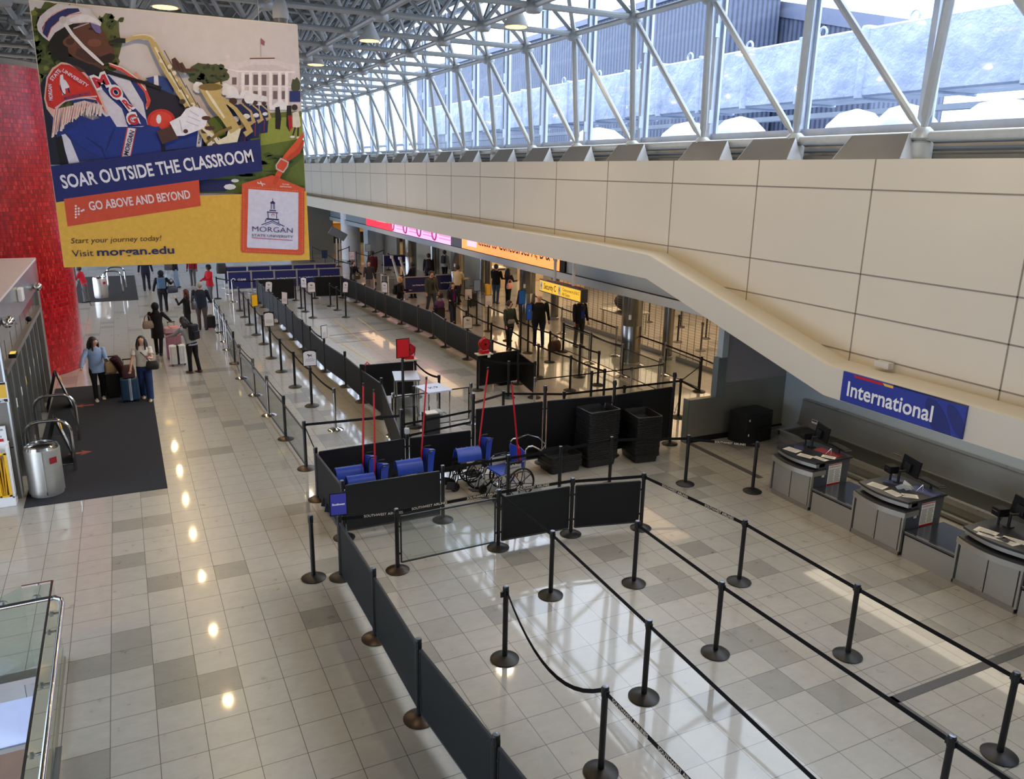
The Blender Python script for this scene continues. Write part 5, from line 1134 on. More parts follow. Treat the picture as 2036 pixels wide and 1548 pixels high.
    mb.build('trousers', cmat(pants), r, smooth=True)
    mb = MB()
    for (h,kn,an,pit) in LG:
        c, sn = math.cos(pit), math.sin(pit); f = V(0,c,-sn); u = V(0,sn,c); b = an-u*.052*s
        mb.loft([ring(b+f*t*s, w*s, hh*s, f, u, 10) for t, w, hh in ((-.085,.02,.02),(-.07,.038,.04),(0,.042,.05),(.08,.046,.032),(.15,.042,.026),(.185,.02,.014))])
    mb.build('shoes', cmat(shoes,.5), r, smooth=True)
    # hair, hood, hat
    st, hc = hair; hm = mat('hair_%d_%d_%d'%hc, hc, .6, noise=.15, scale=30); M = Matrix((hu.cross(hf)*-1, hf, hu)).transposed()
    if st == 'hood':
        MB().ball(HC-hf*.012*s+hu*.012*s, .125*s, 14, 8, (.95,1.05,1.1), M).build('hood', C, r, smooth=True); mb = MB(); mb.tube([NK-up*.04*s-fw*.02*s, NK+up*.07*s-fw*.01*s], [.10*s,.085*s], 12); mb.build('hood_collar', C, r, smooth=True)
    elif st != 'bald':
        mb = MB(); mb.ball(HC-hf*.022*s+hu*.022*s, .112*s, 14, 8, (.93,1.0,1.02), M)
        if st in ('long','longback'):
            for sx_ in (-1,0,1): mb.tube([HC-hf*.05*s+hu.cross(hf)*sx_*.06*s+hu*.03*s, HC-hf*.07*s-hu*.08*s+hu.cross(hf)*sx_*.085*s, HC-hf*.075*s-hu*.20*s+hu.cross(hf)*sx_*.095*s, HC-hf*.06*s-hu*.31*s+hu.cross(hf)*sx_*.08*s], [.055*s,.06*s,.055*s,.02*s], 8)
            if st == 'long':
                for sx_ in (-1,1): mb.tube([HC+hf*.035*s+hu.cross(hf)*sx_*.075*s+hu*.03*s, HC+hf*.04*s+hu.cross(hf)*sx_*.09*s-hu*.10*s, HC+hf*.05*s+hu.cross(hf)*sx_*.09*s-hu*.26*s], [.03*s,.032*s,.015*s], 8)
        if st == 'bob': mb.loft([ring(HC-hf*.02*s+hu*t*s, a*s, b*s, hu, hf) for t,a,b in ((.05,.10,.10),(-.03,.108,.10),(-.09,.10,.085))])
        if st == 'bun': mb.ball(HC-hf*.11*s-hu*.0*s, .05*s, 10, 6)
        mb.build('hair', hm, r, smooth=True)
    if hat: MB().lathe([(.125*s,.0),(.118*s,.03),(.10*s,.10),(.03*s,.125)], HC+hu*.03*s, 16, M).build('cap', cmat(hat), r, smooth=True)
    sx = hu.cross(hf)
    if face:
        mb = MB()
        for q in (-1,1): mb.ball(HC+hf*.094*s+hu*.005*s+sx*q*.032*s, .0085*s, 8, 5)
        mb.build('eyes', mat('eye_dark',(28,22,20),.3), r); mb = MB()
        for q in (-1,1): mb.box(HC+hf*.096*s+hu*.028*s+sx*q*.032*s, (.032*s,.008*s,.007*s), rot=M)
        mb.build('eyebrows', hm, r); MB().box(HC+hf*.088*s-hu*.055*s, (.04*s,.014*s,.008*s), rot=M).build('mouth', mat('lips',(150,84,78),.5), r)
    mb = MB()
    for q in (-1,1): mb.ball(HC+sx*q*.083*s-hu*.01*s-hf*.005*s, .022*s, 8, 5, (.4,.8,1.2), M)
    if st not in ('hood','long','longback','bob'): mb.build('ears', SK[skin], r, smooth=True)
    if lanyard: MB().tube([NK+up*.0+fw*.07*s+sx*.05*s, CH+fw*.135*s, NK+fw*.07*s-sx*.05*s], .005, 5).build('lanyard', NAVYB, r); 
    W = Matrix.Translation((x,y,0))@Matrix.Rotation(hd,4,'Z')
    r['_h'] = 0; del r['_h']
    return r, [W@h for h in hands], W@CH, W@P, W
def suitcase(label, x, y, rz, rgb, w=.40, d=.25, h=.60, handle=.4, band=None, name='suitcase', grooves=True):
    q = thing(name, label, 'suitcase', (x,y,0), rz); m = mat('shell_%d_%d_%d'%tuple(rgb), rgb, .4, noise=.08)
    MB().rbox((0,0,.06+h/2),(w,d,h),.05).build('shell', m, q, smooth=True)
    if grooves:
        mb = MB()
        for i in range(5): mb.box((-w*.36+i*w*.18,-d/2-.001,.06+h/2),(.012,.01,h*.82))
        mb.build('ribs', m, q)
    for sx in (-1,1):
        for sy in (-1,1): MB().lathe([(.028,-.012),(.028,.012)],(sx*(w/2-.05),sy*(d/2-.04),.028),12,Matrix.Rotation(PI/2,3,'Y')).build('wheel', BLK, q); MB().box((sx*(w/2-.05),sy*(d/2-.04),.055),(.04,.04,.03)).build('caster_fork', BLK, q)
    if handle:
        for s in (-1,1): MB().tube([(s*.09,d/2-.04,.06+h),(s*.09,d/2-.04,.06+h+handle)],.009,6).build('handle_tube', CHROME, q)
        MB().tube([(-.11,d/2-.04,.06+h+handle),(.11,d/2-.04,.06+h+handle)],.017,8).build('grip', BLK, q)
    MB().tube([(-.07,0,.06+h),(-.06,0,.09+h),(.06,0,.09+h),(.07,0,.06+h)],.011,6).build('top_handle', BLK, q)
    if band: MB().rbox((0,0,.06+h/2),(w*.17,d+.012,h+.012),.02).build('strap', mat('strap_%d_%d_%d'%band,band,.5), q)
    return q
def backpack(label, W, rgb, s=1.0, z=0):
    # worn on the back: placed from the wearer's chest point
    loc = W@V(0,-.20*s,0); q = thing('backpack', label, 'backpack', (loc.x, loc.y, 0)); M = W.to_3x3()
    q.rotation_euler = (0,0,math.atan2(M[1][0],M[0][0])); m = cmat(rgb,.7)
    q.location = (loc.x, loc.y, z); MB().rbox((0,0,0),(.30*s,.17*s,.44*s),.07).build('main_bag', m, q, smooth=True); MB().rbox((0,-.09*s,-.08*s),(.24*s,.08*s,.24*s),.04).build('front_pocket', m, q, smooth=True)
    for sx in (-1,1): MB().tube([(sx*.09*s,.07*s,.18*s),(sx*.10*s,.18*s,.26*s),(sx*.11*s,.34*s,.16*s),(sx*.12*s,.33*s,0),(sx*.12*s,.08*s,-.16*s)],.016*s,6,flat=1).build('strap', BLK if sum(rgb)>120 else m, q)
    MB().tube([(-.03,.02,.22*s),(0,.02,.26*s),(.03,.02,.22*s)],.008,6).build('grab_loop', BLK, q)
    return q
def bag(label, p, rz, rgb, w=.34, d=.16, h=.24, strap=.2, name='handbag', cat='bag'):
    q = thing(name, label, cat, tuple(p), rz); m = mat('bagm_%d_%d_%d'%tuple(rgb), rgb, .5, noise=.1)
    MB().loft([[V(math.copysign(abs(math.cos(a))**.6,math.cos(a))*w/2*k, math.copysign(abs(math.sin(a))**.6,math.sin(a))*d/2*k2, z) for a in [2*PI*i/20 for i in range(20)]] for z,k,k2 in ((-h/2,.8,.7),(-h/2+.02,.97,.95),(0,1,1),(h/2-.03,.86,.7),(h/2,.8,.3))]).build('bag_body', m, q, smooth=True)
    if strap:
        for s in (-1,1): MB().tube([(-w*.3,s*d*.2,h/2-.02),(-w*.2,s*d*.12,h/2+strap*.7),(0,s*d*.08,h/2+strap),(w*.2,s*d*.12,h/2+strap*.7),(w*.3,s*d*.2,h/2-.02)],.009,6).build('handle', m, q)
    return q
def at_floor(px, py): p = fl(px, py); return p.x, p.y
FACE_CAM = PI       # heading that looks back down the hall
# --- left walkway
x,y = at_floor(200,795); r,h,ch,pe,W = person('woman in a light blue shirt and black leggings looking right, dark wavy hair',x,y,PI+.15,1.68,arms=((30,8,62,10),(38,26,4)),legs=((-6,6),(6,4)),top=(138,160,196),hem=-.14,pants=(18,18,22),hair=('long',(36,22,22)),shoes=(214,206,190),hyaw=35,bulk=1.08)
o = MB().rbox((0,0,0),(.07,.15,.01),.01).build('phone',BLKM); o.location=h[0]+V(-.0,-.04,.03); o.rotation_euler=(.3,0,.3); tag(o,'dark phone in the hand of the woman in light blue','phone')
x2,y2 = at_floor(229,792); suitcase('black upright suitcase under a tan bag, pulled by the woman in light blue',x2,y2+.15,.1,(22,22,24),.40,.26,.58,.42)
bag('tan square tote standing on the black suitcase',(x2-.02,y2+.08,.84),.1,(176,146,104),.30,.18,.34,0,name='tote_bag')
q = thing('draped_jacket','dark maroon jacket draped over the tan tote and black suitcase','jacket',(x2+.14,y2+.06,.95)); MB().loft([[V(.10*math.cos(a)*k+dx,.17*math.sin(a)*k2,z) for a in [2*PI*i/14 for i in range(14)]] for z,k,k2,dx in ((-.55,.7,.4,.16),(-.35,.9,.6,.12),(-.1,1.1,.8,.04),(.08,1.3,.9,-.04),(.16,.5,.4,-.02))]).build('cloth',cmat((52,16,26)),q,smooth=True); MB().tube([(.0,-.16,.05),(.12,-.2,-.2),(.20,-.17,-.42)],[.06,.05,.04],8).build('sleeve',cmat((52,16,26)),q)
x,y = at_floor(293,795); r,h,ch,pe,W = person('woman in a white T-shirt and wide blue jeans looking down at her phone',x,y,PI-.1,1.72,arms=((36,10,74,26),(22,14,16)),legs=((8,4),(-8,16)),top=(214,208,200),hem=.02,sleeve='short',pants=(38,56,96),wide=1.45,hair=('long',(26,18,18)),shoes=(206,182,150),hpit=-25,bulk=1.04)
o = MB().rbox((0,0,0),(.07,.15,.01),.01).build('phone',mat('phone_red',(120,30,40),.4)); o.location=h[0]+V(0,-.03,.03); tag(o,'small phone held by the woman in the white T-shirt','phone')
q = bag('black crossbody bag on the hip of the woman in the white T-shirt',tuple(pe+V(.20,-.14,.04)),.2,(34,28,30),.30,.12,.22,0); MB().tube([W.inverted()@v_ if False else v_-Vector(q.location) for v_ in (pe+V(.16,-.16,.12),ch+V(.02,-.16,.0),ch+V(-.13,-.03,.16))],.012,6).build('strap',BLK,q)
q.rotation_euler=(0,0,0)
x2,y2 = at_floor(262,800); suitcase('blue hard suitcase with a silver strap beside the woman in jeans',x2,y2+.12,.05,(38,66,92),.42,.27,.56,.46,band=(176,182,190)); q = bag('dark brown leather bag standing on the blue suitcase',(x2,y2+.08,.80),.1,(74,38,36),.30,.17,.34,.0,name='leather_bag')
x,y = at_floor(318,705); r,h,ch,pe,W = person('person in a black hooded coat and trousers seen from behind, pushing luggage',x,y,-.25,1.70,arms=((12,6,20),(44,24,6)),legs=((8,4),(-10,14)),top=(16,16,18),hem=-.34,pants=(14,14,16),hair=('hood',(16,16,18)),shoes=(20,20,20),face=False,bulk=1.08)
bag('tan shoulder bag on the left side of the hooded person in black',(ch.x-.26,ch.y-.12,ch.z-.20),.3,(118,100,82),.34,.16,.24,.2)
x2,y2 = at_floor(350,720); suitcase('tall dusty pink suitcase in front of the hooded person',x2,y2+.55,.1,(150,100,112),.46,.30,.74,.34)
o = thing('bag_pile','pale pink soft bag with papers lying on the pink suitcase','bag',(x2,y2+.5,.92)); MB().rbox((0,0,0),(.48,.32,.18),.07).build('soft_bag',cmat((186,150,160)),o,smooth=True); MB().box((.05,-.05,.10),(.26,.16,.03),rz=.4).build('papers',mat('coral_paper',(226,130,116),.6),o)
suitcase('white ribbed suitcase with a black strap next to the person in grey',x2+.05,y2-.42,.05,(214,212,210),.44,.28,.56,.0,band=(20,20,22))
x,y = at_floor(386,740); r,h,ch,pe,W = person('person in a grey hoodie with dark hair leaning over luggage, seen from behind',x,y,.75,1.70,lean=22,arms=((52,6,20),(48,10,20)),legs=((4,3),(-6,6)),top=(146,146,150),pants=(16,16,20),hair=('longback',(28,20,24)),shoes=(90,62,48),face=False,bulk=1.08)
b_ = backpack('black backpack on the person in the grey hoodie',W,(24,26,34),1.0,pe.z+.34); b_.location = (ch.x+.16,ch.y-.14,ch.z+.02)
x,y = at_floor(376,665); r,h,ch,pe,W = person('auburn haired woman in a black jacket raising a hand to her face',x,y,PI-1.9,1.66,arms=((50,10,110),(10,8,20)),top=(18,18,20),hem=-.12,pants=(20,20,22),hair=('long',(70,34,28)),shoes=(30,26,26),hyaw=20)
bag('grey shoulder bag of the auburn haired woman',(ch.x+.24,ch.y-.12,ch.z-.12),1.2,(70,68,72),.32,.16,.28,.2)
x,y = at_floor(404,655); r,h,ch,pe,W = person('grey haired man in a navy jacket and brown trousers seen from behind',x,y,-.15,1.80,arms=((14,14,30),(16,14,34)),legs=((3,2),(-3,2)),top=(28,36,50),hem=-.10,pants=(76,66,58),hair=('short',(150,146,142)),shoes=(40,34,32),face=False,bulk=1.2)
x2,y2 = at_floor(420,655); suitcase('small black case on the floor beside the man in navy',x2,y2+.1,.1,(16,16,18),.34,.24,.44,0)
x,y = at_floor(327,620); r,h,ch,pe,W = person('person in black with a beanie, a blue backpack and a duffel, seen from behind',x,y,-.1,1.74,arms=((6,20,6),(30,30,70)),legs=((-12,10),(10,4)),top=(20,22,28),pants=(20,20,26),hair=('hood',(20,22,28)),shoes=(70,40,34),face=False,bulk=1.1)
b_ = backpack('steel blue backpack on the person in black with a beanie',W,(70,98,128),1.0,ch.z-.02)
bag('navy duffel bag hanging at the right of the person with the blue backpack',(pe.x+.36,pe.y-.05,pe.z+.02),.3,(28,34,52),.46,.24,.28,.3,name='duffel_bag')
x,y = at_floor(293,577); person('walker in dark navy at the banner edge, head hidden behind the banner',x,y,-.1,1.80,arms=((-8,14,10),(10,14,10)),legs=((-8,6),(10,4)),top=(22,26,44),pants=(24,26,38),shoes=(30,26,28),face=False,hair=('short',(30,24,22)),bulk=1.1)
x,y = at_floor(352,572); r,h,ch,pe,W = person('person in loose blue jeans facing left near the banner bottom edge',x,y,PI/2+.1,1.76,arms=((6,6,30),(16,6,40)),legs=((5,3),(-5,5)),top=(24,24,28),pants=(110,134,160),wide=1.3,shoes=(28,28,30),face=False,hair=('short',(30,24,22)))
bag('grey hard case carried by the person in loose jeans',(x-.30,y-.1,1.05),0,(64,66,72),.42,.14,.32,0,name='hard_case'); bag('pale blue bag dangling beside the loose jeans',(x-.36,y-.1,.55),.4,(150,170,190),.26,.2,.34,.3)
x,y = at_floor(420,600); r,h,ch,pe,W = person('worker in a bright red jacket and grey trousers near the marked blue board',x,y,PI-1.2,1.66,arms=((30,10,50),(20,8,40)),top=(172,16,34),hem=-.16,pants=(86,84,86),hair=('short',(24,20,20)),skin='dark',shoes=(24,24,24),face=False,hat=(20,20,22),bulk=1.1)
x,y = at_floor(385,567); person('person in grey trousers and a red top at the banner bottom edge',x,y,PI-.3,1.70,top=(120,20,34),hem=-.05,pants=(78,78,82),shoes=(24,22,24),face=False,skin='dark',hair=('short',(24,20,20)))
bag('black boxy bag on the floor stand behind the red jacketed worker',(x+1.25,y-1.3,.95),0,(30,30,32),.5,.3,.5,0,name='case')
x,y = at_floor(172,601); person('person in a red jacket and grey trousers leaning on the far bin',x,y,1.2,1.62,lean=14,arms=((30,6,50),(40,6,40)),top=(170,20,40),hem=-.12,pants=(92,90,92),shoes=(20,20,22),face=False,skin='dark',hair=('short',(22,18,18)))
q = thing('tripod_stand','thin black tripod stand behind the red column edge','stand',(x-.25,y-.9,0))
for a in (0,2.1,4.2): MB().tube([(0,0,1.2),(.45*math.cos(a),.45*math.sin(a),0)],.012,6).build('leg',BLK,q)
MB().tube([(0,0,1.2),(0,0,1.7)],.02,6).build('mast',BLK,q)
# --- right side queue and checkpoint
def pp(px, py): return at_floor(px, py)
x,y = fl(700,516,1.66)[:2]; person('dark clothed woman with tied hair beyond the charcoal fence',x,y,PI+.6,1.66,lean=8,arms=((26,8,40),(26,8,50)),top=(22,20,26),pants=(40,40,44),hair=('bun',(60,34,26)),shoes=(30,28,28),hpit=-15)
bag('camouflage green bag held low by the woman with tied hair',(x+.1,y-.25,.9),.4,(78,80,62),.42,.24,.30,0)
x,y = fl(733,516,1.76)[:2]; r,h,ch,pe,W = person('young man in a dark grey jacket and light grey sweatpants walking to us',x,y,PI-.1,1.78,arms=((-4,14,14),(16,14,40)),legs=((10,4),(-8,10)),top=(58,58,60),pants=(140,138,140),wide=1.2,hair=('short',(26,20,20)),shoes=(190,186,184))
x,y = fl(740,497,1.8)[:2]; person('staff member in a maroon jacket seen from behind beyond the queue',x,y,.1,1.80,top=(76,22,30),hem=-.1,pants=(26,24,28),skin='dark',hair=('short',(20,16,16)),face=False,bulk=1.12)
x,y = fl(820,518,1.74)[:2]; person('staff member in navy with a pale blue face mask at the blue boards',x,y,.7,1.72,arms=((24,8,40),(24,8,40)),top=(20,22,36),pants=(20,20,30),skin='dark',hair=('bun',(16,14,16)),face=False)
x,y = fl(852,502,1.8)[:2]; r,h,ch,pe,W = person('man in a dark suit with a backpack seen from behind near the steel column',x,y,-.3,1.80,top=(30,32,46),hem=-.16,pants=(28,30,42),hair=('short',(60,36,28)),face=False,bulk=1.08); backpack('dark backpack on the man in the suit',W,(44,40,42),.85,ch.z-.08)
x,y = fl(884,495,1.78)[:2]; r,h,ch,pe,W = person('traveller in a white hoodie with a grey backpack, seen from behind',x,y,-.8,1.76,top=(186,182,178),pants=(26,26,30),hair=('short',(70,44,34)),face=False); backpack('grey backpack on the traveller in the white hoodie',W,(70,68,66),.9,ch.z-.02)
x,y = fl(891,503,1.70)[:2]; person('person in dark navy standing right beside the white hooded traveller',x+.3,y-.5,-.4,1.72,top=(20,24,36),pants=(20,22,30),hair=('short',(24,20,20)),face=False)
suitcase('dark grey upright suitcase behind the two travellers at the steel columns',x+.2,y-1.2,.2,(70,74,78),.42,.26,.62,.3)
x,y = fl(795,548,1.64)[:2]; r,h,ch,pe,W = person('blonde woman in a black coat and dark scarf looking right',x,y,PI+.9,1.64,arms=((20,8,70,10),(14,10,60)),top=(22,22,24),hem=-.14,pants=(20,20,24),hair=('bob',(196,160,116)),shoes=(24,24,24),open_shirt=(70,72,72),bulk=1.1); backpack('black backpack on the blonde woman',W,(24,24,26),.9,ch.z-.1)
x,y = pp(858,622); r,h,ch,pe,W = person('man in an olive green jacket and grey jeans walking to us',x,y,PI+.15,1.82,arms=((-2,10,24),(4,12,20)),legs=((12,6),(-8,14)),top=(72,76,66),hem=-.08,pants=(66,72,84),hair=('short',(62,48,40)),shoes=(50,44,42),open_shirt=(24,26,34),bulk=1.14)
bag('small dark pouch in the hand of the man in olive green',(h[0].x+.1,h[0].y,h[0].z-.1),0,(22,24,26),.2,.1,.2,.06)
x,y = pp(900,643); r,h,ch,pe,W = person('woman with a dark coat over a purple top walking to us',x,y,PI+.05,1.66,arms=((10,16,20),(16,14,60)),legs=((-6,8),(8,3)),top=(28,28,42),hem=-.14,pants=(44,54,78),hair=('bob',(70,54,48)),shoes=(34,28,30),open_shirt=(96,26,96),hpit=-12)
suitcase('dark navy suitcase under the purple bag',x-.55,y+.05,.2,(24,26,34),.42,.28,.60,.25); bag('purple duffel bag sitting on the dark navy suitcase',(x-.56,y-.02,.80),.3,(78,30,92),.42,.24,.28,.12,name='duffel_bag')
x,y = fl(909,525,1.8)[:2]; person('man in a beige sweater seen from behind reading at a desk',x,y,-.9,1.80,lean=6,arms=((24,8,60),(28,8,60)),top=(196,178,148),hem=-.06,pants=(34,36,48),hair=('short',(34,24,22)),face=False,bulk=1.14)
suitcase('black suitcase on the floor behind the man in beige',x+.35,y-.9,.2,(24,22,24),.4,.26,.56,.3)
x,y = fl(987,524,1.80)[:2]; person('man in a black jacket and blue jeans in profile near the steel column',x,y,-.9,1.82,arms=((20,8,60),(20,8,60)),top=(20,20,22),hem=-.08,pants=(62,84,112),hair=('short',(60,46,42)),shoes=(60,56,58),face=False,bulk=1.15)
x,y = pp(1010,606); r,h,ch,pe,W = person('dark haired woman in a patterned black top with a pink bag',x,y,-1.1,1.68,arms=((26,6,50),(30,6,60)),top=(44,32,34),pants=(16,16,18),hair=('longback',(22,18,20)),face=False); bag('pink tote bag on the shoulder of the woman in black',(ch.x-.05,ch.y-.24,ch.z-.30),.4,(214,150,140),.36,.14,.26,.16,name='tote_bag')
suitcase('black upright suitcase in front of the woman with the pink bag',x+.6,y-.3,.2,(26,26,30),.42,.26,.60,.35)
x,y = fl(962,505,1.6)[:2]; person('person in a brown patterned coat at the far desk',x,y-.5,.3,1.62,top=(96,72,58),hem=-.2,pants=(40,32,30),hair=('short',(90,80,72)),face=False)
x,y = pp(1012,694); r,h,ch,pe,W = person('young woman in a green hooded jacket with a waist bag, looking right',x,y,PI+.25,1.70,arms=((8,10,16),(8,10,16)),legs=((-6,6),(6,4)),top=(56,62,54),hem=-.10,pants=(18,18,20),hair=('bun',(56,36,32)),shoes=(120,100,80),hyaw=12,bulk=1.08)
bag('light grey waist bag across the green jacket',(pe.x-.02,pe.y-.19,pe.z+.10),.1,(140,132,124),.28,.1,.14,0,name='waist_bag')
x,y = pp(1052,650); person('person in a dark red hooded top half hidden behind the pole of the blue board',x,y+.6,.2,1.66,top=(64,24,28),hem=-.08,pants=(70,62,58),hair=('hood',(64,24,28)),face=False)
x,y = pp(1070,688); r,h,ch,pe,W = person('big bald man in a black sweater and navy jeans seen from behind',x,y,-.35,1.86,arms=((6,16,6),(-2,14,10)),legs=((6,4),(-8,10)),top=(16,16,18),pants=(26,32,52),hair=('bald',(60,50,46)),shoes=(40,40,44),face=False,bulk=1.3)
x,y = fl(1102,697)[:2]; bag('brown leather travel bag on the floor behind the man in black',(x,y,.18),.2,(70,46,36),.50,.26,.34,.14,name='travel_bag')
x,y = pp(1150,689); person('man in a black jacket over a bright blue shirt standing under the hanging sign',x,y,PI+.1,1.84,arms=((6,10,10),(6,10,10)),legs=((3,2),(-3,3)),top=(20,20,24),hem=-.12,pants=(58,54,54),hair=('short',(70,56,50)),shoes=(28,26,28),open_shirt=(30,60,140),bulk=1.14)
# ================================================================ WHEELCHAIRS
def wheel(mb, c, R, r): mb.torus(c, R, r, Matrix.Rotation(PI/2,3,'Y'), 32, 8)
def wheelchair(label, x, y, rz, folded, pole=True, polelean=(0,0)):
    fo = 0
    q = thing('wheelchair', label, 'wheelchair', (x,y,0), rz, None); fm = BLK if folded else CHROME; hw = .13 if folded else .26; MY = Matrix.Rotation(PI/2,3,'Y')
    for s in (-1,1):
        wx = s*(hw+.05); w = MB(); w.torus((wx,-.15,.30),.285,.018,MY,32,8); o = w.build('rear_wheel', TYRE, q, smooth=True)
        m = MB(); m.torus((wx+s*.03,-.15,.30),.25,.008,MY,28,6); m.build('hand_rim', BLK, o); m = MB()
        for i in range(8): a = i*PI/4+.2; m.tube([(wx,-.15,.30),(wx,-.15+.28*math.cos(a),.30+.28*math.sin(a))],.009,5)
        m.lathe([(.035,-.03),(.035,.03)],(wx,-.15,.30),12,MY); m.build('spokes', BLK, o)
        cx = s*(hw-.02); w = MB(); w.torus((cx,.33,.09),.07,.022,MY,18,8); w.lathe([(.05,-.008),(.05,.008)],(cx,.33,.09),12,MY); o = w.build('caster', TYRE, q, smooth=True); m = MB(); m.tube([(cx,.33,.09),(cx+s*.03,.31,.16),(cx,.28,.24)],.012,6); m.build('fork', fm, o)
        m = MB(); m.tube([(s*hw,-.28,.92),(s*hw,-.26,.50),(s*hw,-.26,.26)],.013,8); m.tube([(s*hw,-.26,.50),(s*hw,.24,.50),(s*hw,.30,.44),(s*hw,.34,.24)],.013,8); m.tube([(s*hw,-.26,.26),(s*hw,.28,.24)],.013,8); m.tube([(s*hw,-.26,.70),(s*hw,.10,.70),(s*hw,.16,.66),(s*hw,.17,.50)],.013,8) if not folded else None; m.tube([(s*hw,.28,.24),(s*hw,.28,.50)],.012,6); m.build('side_frame', fm, q, smooth=True)
        m = MB(); m.tube([(s*hw,-.28,.92),(s*hw,-.33,.96),(s*hw,-.43,.96)],.014,8); m.build('push_handle', BLK if folded else CHROME, q)
        if not folded: MB().rbox((s*hw,-.06,.715),(.05,.28,.025),.01).build('arm_pad', BLKM, q)
        o = MB().box((s*(hw+(.035 if folded else 0)),-.03,.50 if folded else .59),(.008,.30,.15)).build('side_guard', mat('guard_white',(196,190,174),.5), q)
        ex = V(0,s,0); text_mesh('lettering','Southwest',.06,NAVYT,o,frame_M(V(s*(hw+(.041 if folded else .006)),-.02,.53 if folded else .62),ex,(0,0,1)),world=False,fitw=.26,extrude=.0005)
        m = MB(); fo = -.13 if folded else 0; m.tube([(s*(hw-.03),.30,.42),(s*(hw-.03),.40+fo*.5,.38),(s*(hw-.03),.50+fo,.20),(s*(hw-.03),.52+fo,.13)],.011,6); m.build('leg_rest', fm, q); MB().box((s*(hw-.09 if not folded else hw+.0),.56+fo,.14),(.15,.16,.015) if not folded else (.02,.16,.15),rot=Matrix.Rotation(.25,3,'X')).build('foot_plate', mat('foot_plate',(38,44,54),.5), q)
    m = MB(); m.tube([(-hw,-.1,.26),(hw,-.1,.50)],.012,6); m.tube([(hw,-.1,.26),(-hw,-.1,.50)],.012,6); m.tube([(-hw,.15,.24),(hw,.15,.50)],.012,6); m.tube([(hw,.15,.24),(-hw,.15,.50)],.012,6); m.build('cross_brace', fm, q)
    if folded:
        m = MB(); sec = [(-.15,.58),(-.13,.66),(-.09,.76),(-.03,.80),(.03,.80),(.09,.76),(.13,.66),(.15,.58),(.13,.58),(.075,.72),(.0,.76),(-.075,.72),(-.13,.58)]
        m.loft([[V(a,yy,b) for a,b in sec] for yy in (-.20,-.05,.12,.28)], caps=True); m.build('seat_sling', BLUEV, q, smooth=True)
        m = MB(); m.loft([[V(-.14,-.26,z),V(-.05,-.40-.02*k,z-.01),V(.05,-.40-.02*k,z-.01),V(.14,-.26,z),V(.05,-.36,z),V(-.05,-.36,z)] for k,z in enumerate((.46,.66,.84,.93))]); o = m.build('back_sling', BLUEV, q)
        text_mesh('lettering','Southwest',.07,WHT,o,frame_M(V(.10,-.345,.80),V(-.09,-.14,0)*-1 if False else V(.09,.14,0),(0,0,1)),world=False,fitw=.15,extrude=.001,bold=.002); m = MB()
        for i in range(5): m.ball((.03,-.18+i*.11,.802),.009,6,4)
        m.build('rivets', CHROME, q)
    else:
        MB().box((0,.02,.50),(.48,.44,.03)).build('seat_sling', BLUEV, q); m = MB(); m.loft([[V(-.25,-.27,z),V(0,-.33,z),V(.25,-.27,z),V(.25,-.26,z),V(0,-.32,z),V(-.25,-.26,z)] for z in (.52,.70,.88)]); m.build('back_sling', BLUEV, q)
        MB().tube([(-.26,-.43,.96),(-.30,-.60,.86),(-.26,-.72,.94),(.0,-.74,1.0),(.20,-.62,1.02),(.26,-.43,.96)],.012,8).build('rear_bar', CHROME, q, smooth=True)
    if pole:
        b = V(.08,-.24,.86) if folded else V(0,-.28,.80); MB().tube([V(b.x,b.y,.30),b,b+V(polelean[0],polelean[1],1.32)],[.012,.016,.016],8).build('red_pole', REDM, q); MB().lathe([(.02,0),(.02,.05)],b+V(polelean[0],polelean[1],1.31),8).build('pole_tip', BLK, q)
    return q
wheelchair('folded blue wheelchair in the pen, nearest the camera with white side label',4.36,-1.98,PI/2,True,polelean=(.10,-.05)); wheelchair('folded blue wheelchair in the pen, behind the nearest one',4.28,-1.52,PI/2,True,polelean=(.12,-.08))
wheelchair('folded blue wheelchair at the right end of the pen, its back reading Sout',5.34,-1.60,PI/2,True,polelean=(.20,-.18)); wheelchair('folded blue wheelchair outside the pen, left of the open one',6.56,-1.42,PI/2,True,polelean=(.26,-.28))
q = wheelchair('open blue wheelchair with chrome frame and a red strapped pole',7.02,-2.02,PI/2+.12,False,polelean=(.02,.15)); MB().box((-.02,-.30,.78),(.05,.03,.30),rot=Matrix.Rotation(.5,3,'Y')).build('red_strap',mat('strap_red',(200,26,36),.5),q)
# ================================================================ THE HANGING BANNER
BY = -2.5
ban = thing('hanging_banner','huge hanging banner with a saxophone player in band uniform over yellow lettering','banner',(1.93,BY,7.7))
cTL = ony(52,0,BY); cBR = ony(616,512,BY); cBL = ony(134,534,BY)
X0, X1, ZT, ZB = (cTL.x+cBL.x)/2, (ony(588,50,BY).x+cBR.x)/2, ony(588,50,BY).z, (cBR.z+cBL.z)/2
MB().bb((X0,BY,ZB),(X1,BY+.05,ZT)).build('panel', mat('banner_sky',(206,197,198),.75), ban, True)
MB().bb((X0-.006,BY-.002,ZB),(X0,BY+.055,ZT)).build('side_hem', mat('hem_cream',(226,214,190),.7), ban, True); MB().bb((X1,BY-.002,ZB),(X1+.006,BY+.055,ZT)).build('side_hem', mat('hem_cream',(226,214,190),.7), ban, True); MB().bb((X0,BY-.002,ZT),(X1,BY+.055,ZT+.012)).build('top_hem', mat('hem_cream',(226,214,190),.7), ban, True)
for x in (X0+.5, X1-.5): MB().tube([(x,BY+.02,ZT),(x,BY+.02,9.5)],.006,6).build('cable', STEEL, ban, True)
LAY = [0]
def A(p): return (p[0]*.36178, p[1]*.36178)
def B_(p): return (50+p[0]*.2003, 20+p[1]*.2003)
def C_(p): return (320+p[0]*.2732, 140+p[1]*.2732)
def D_(p): return (460+p[0]*.2730, 260+p[1]*.2730)
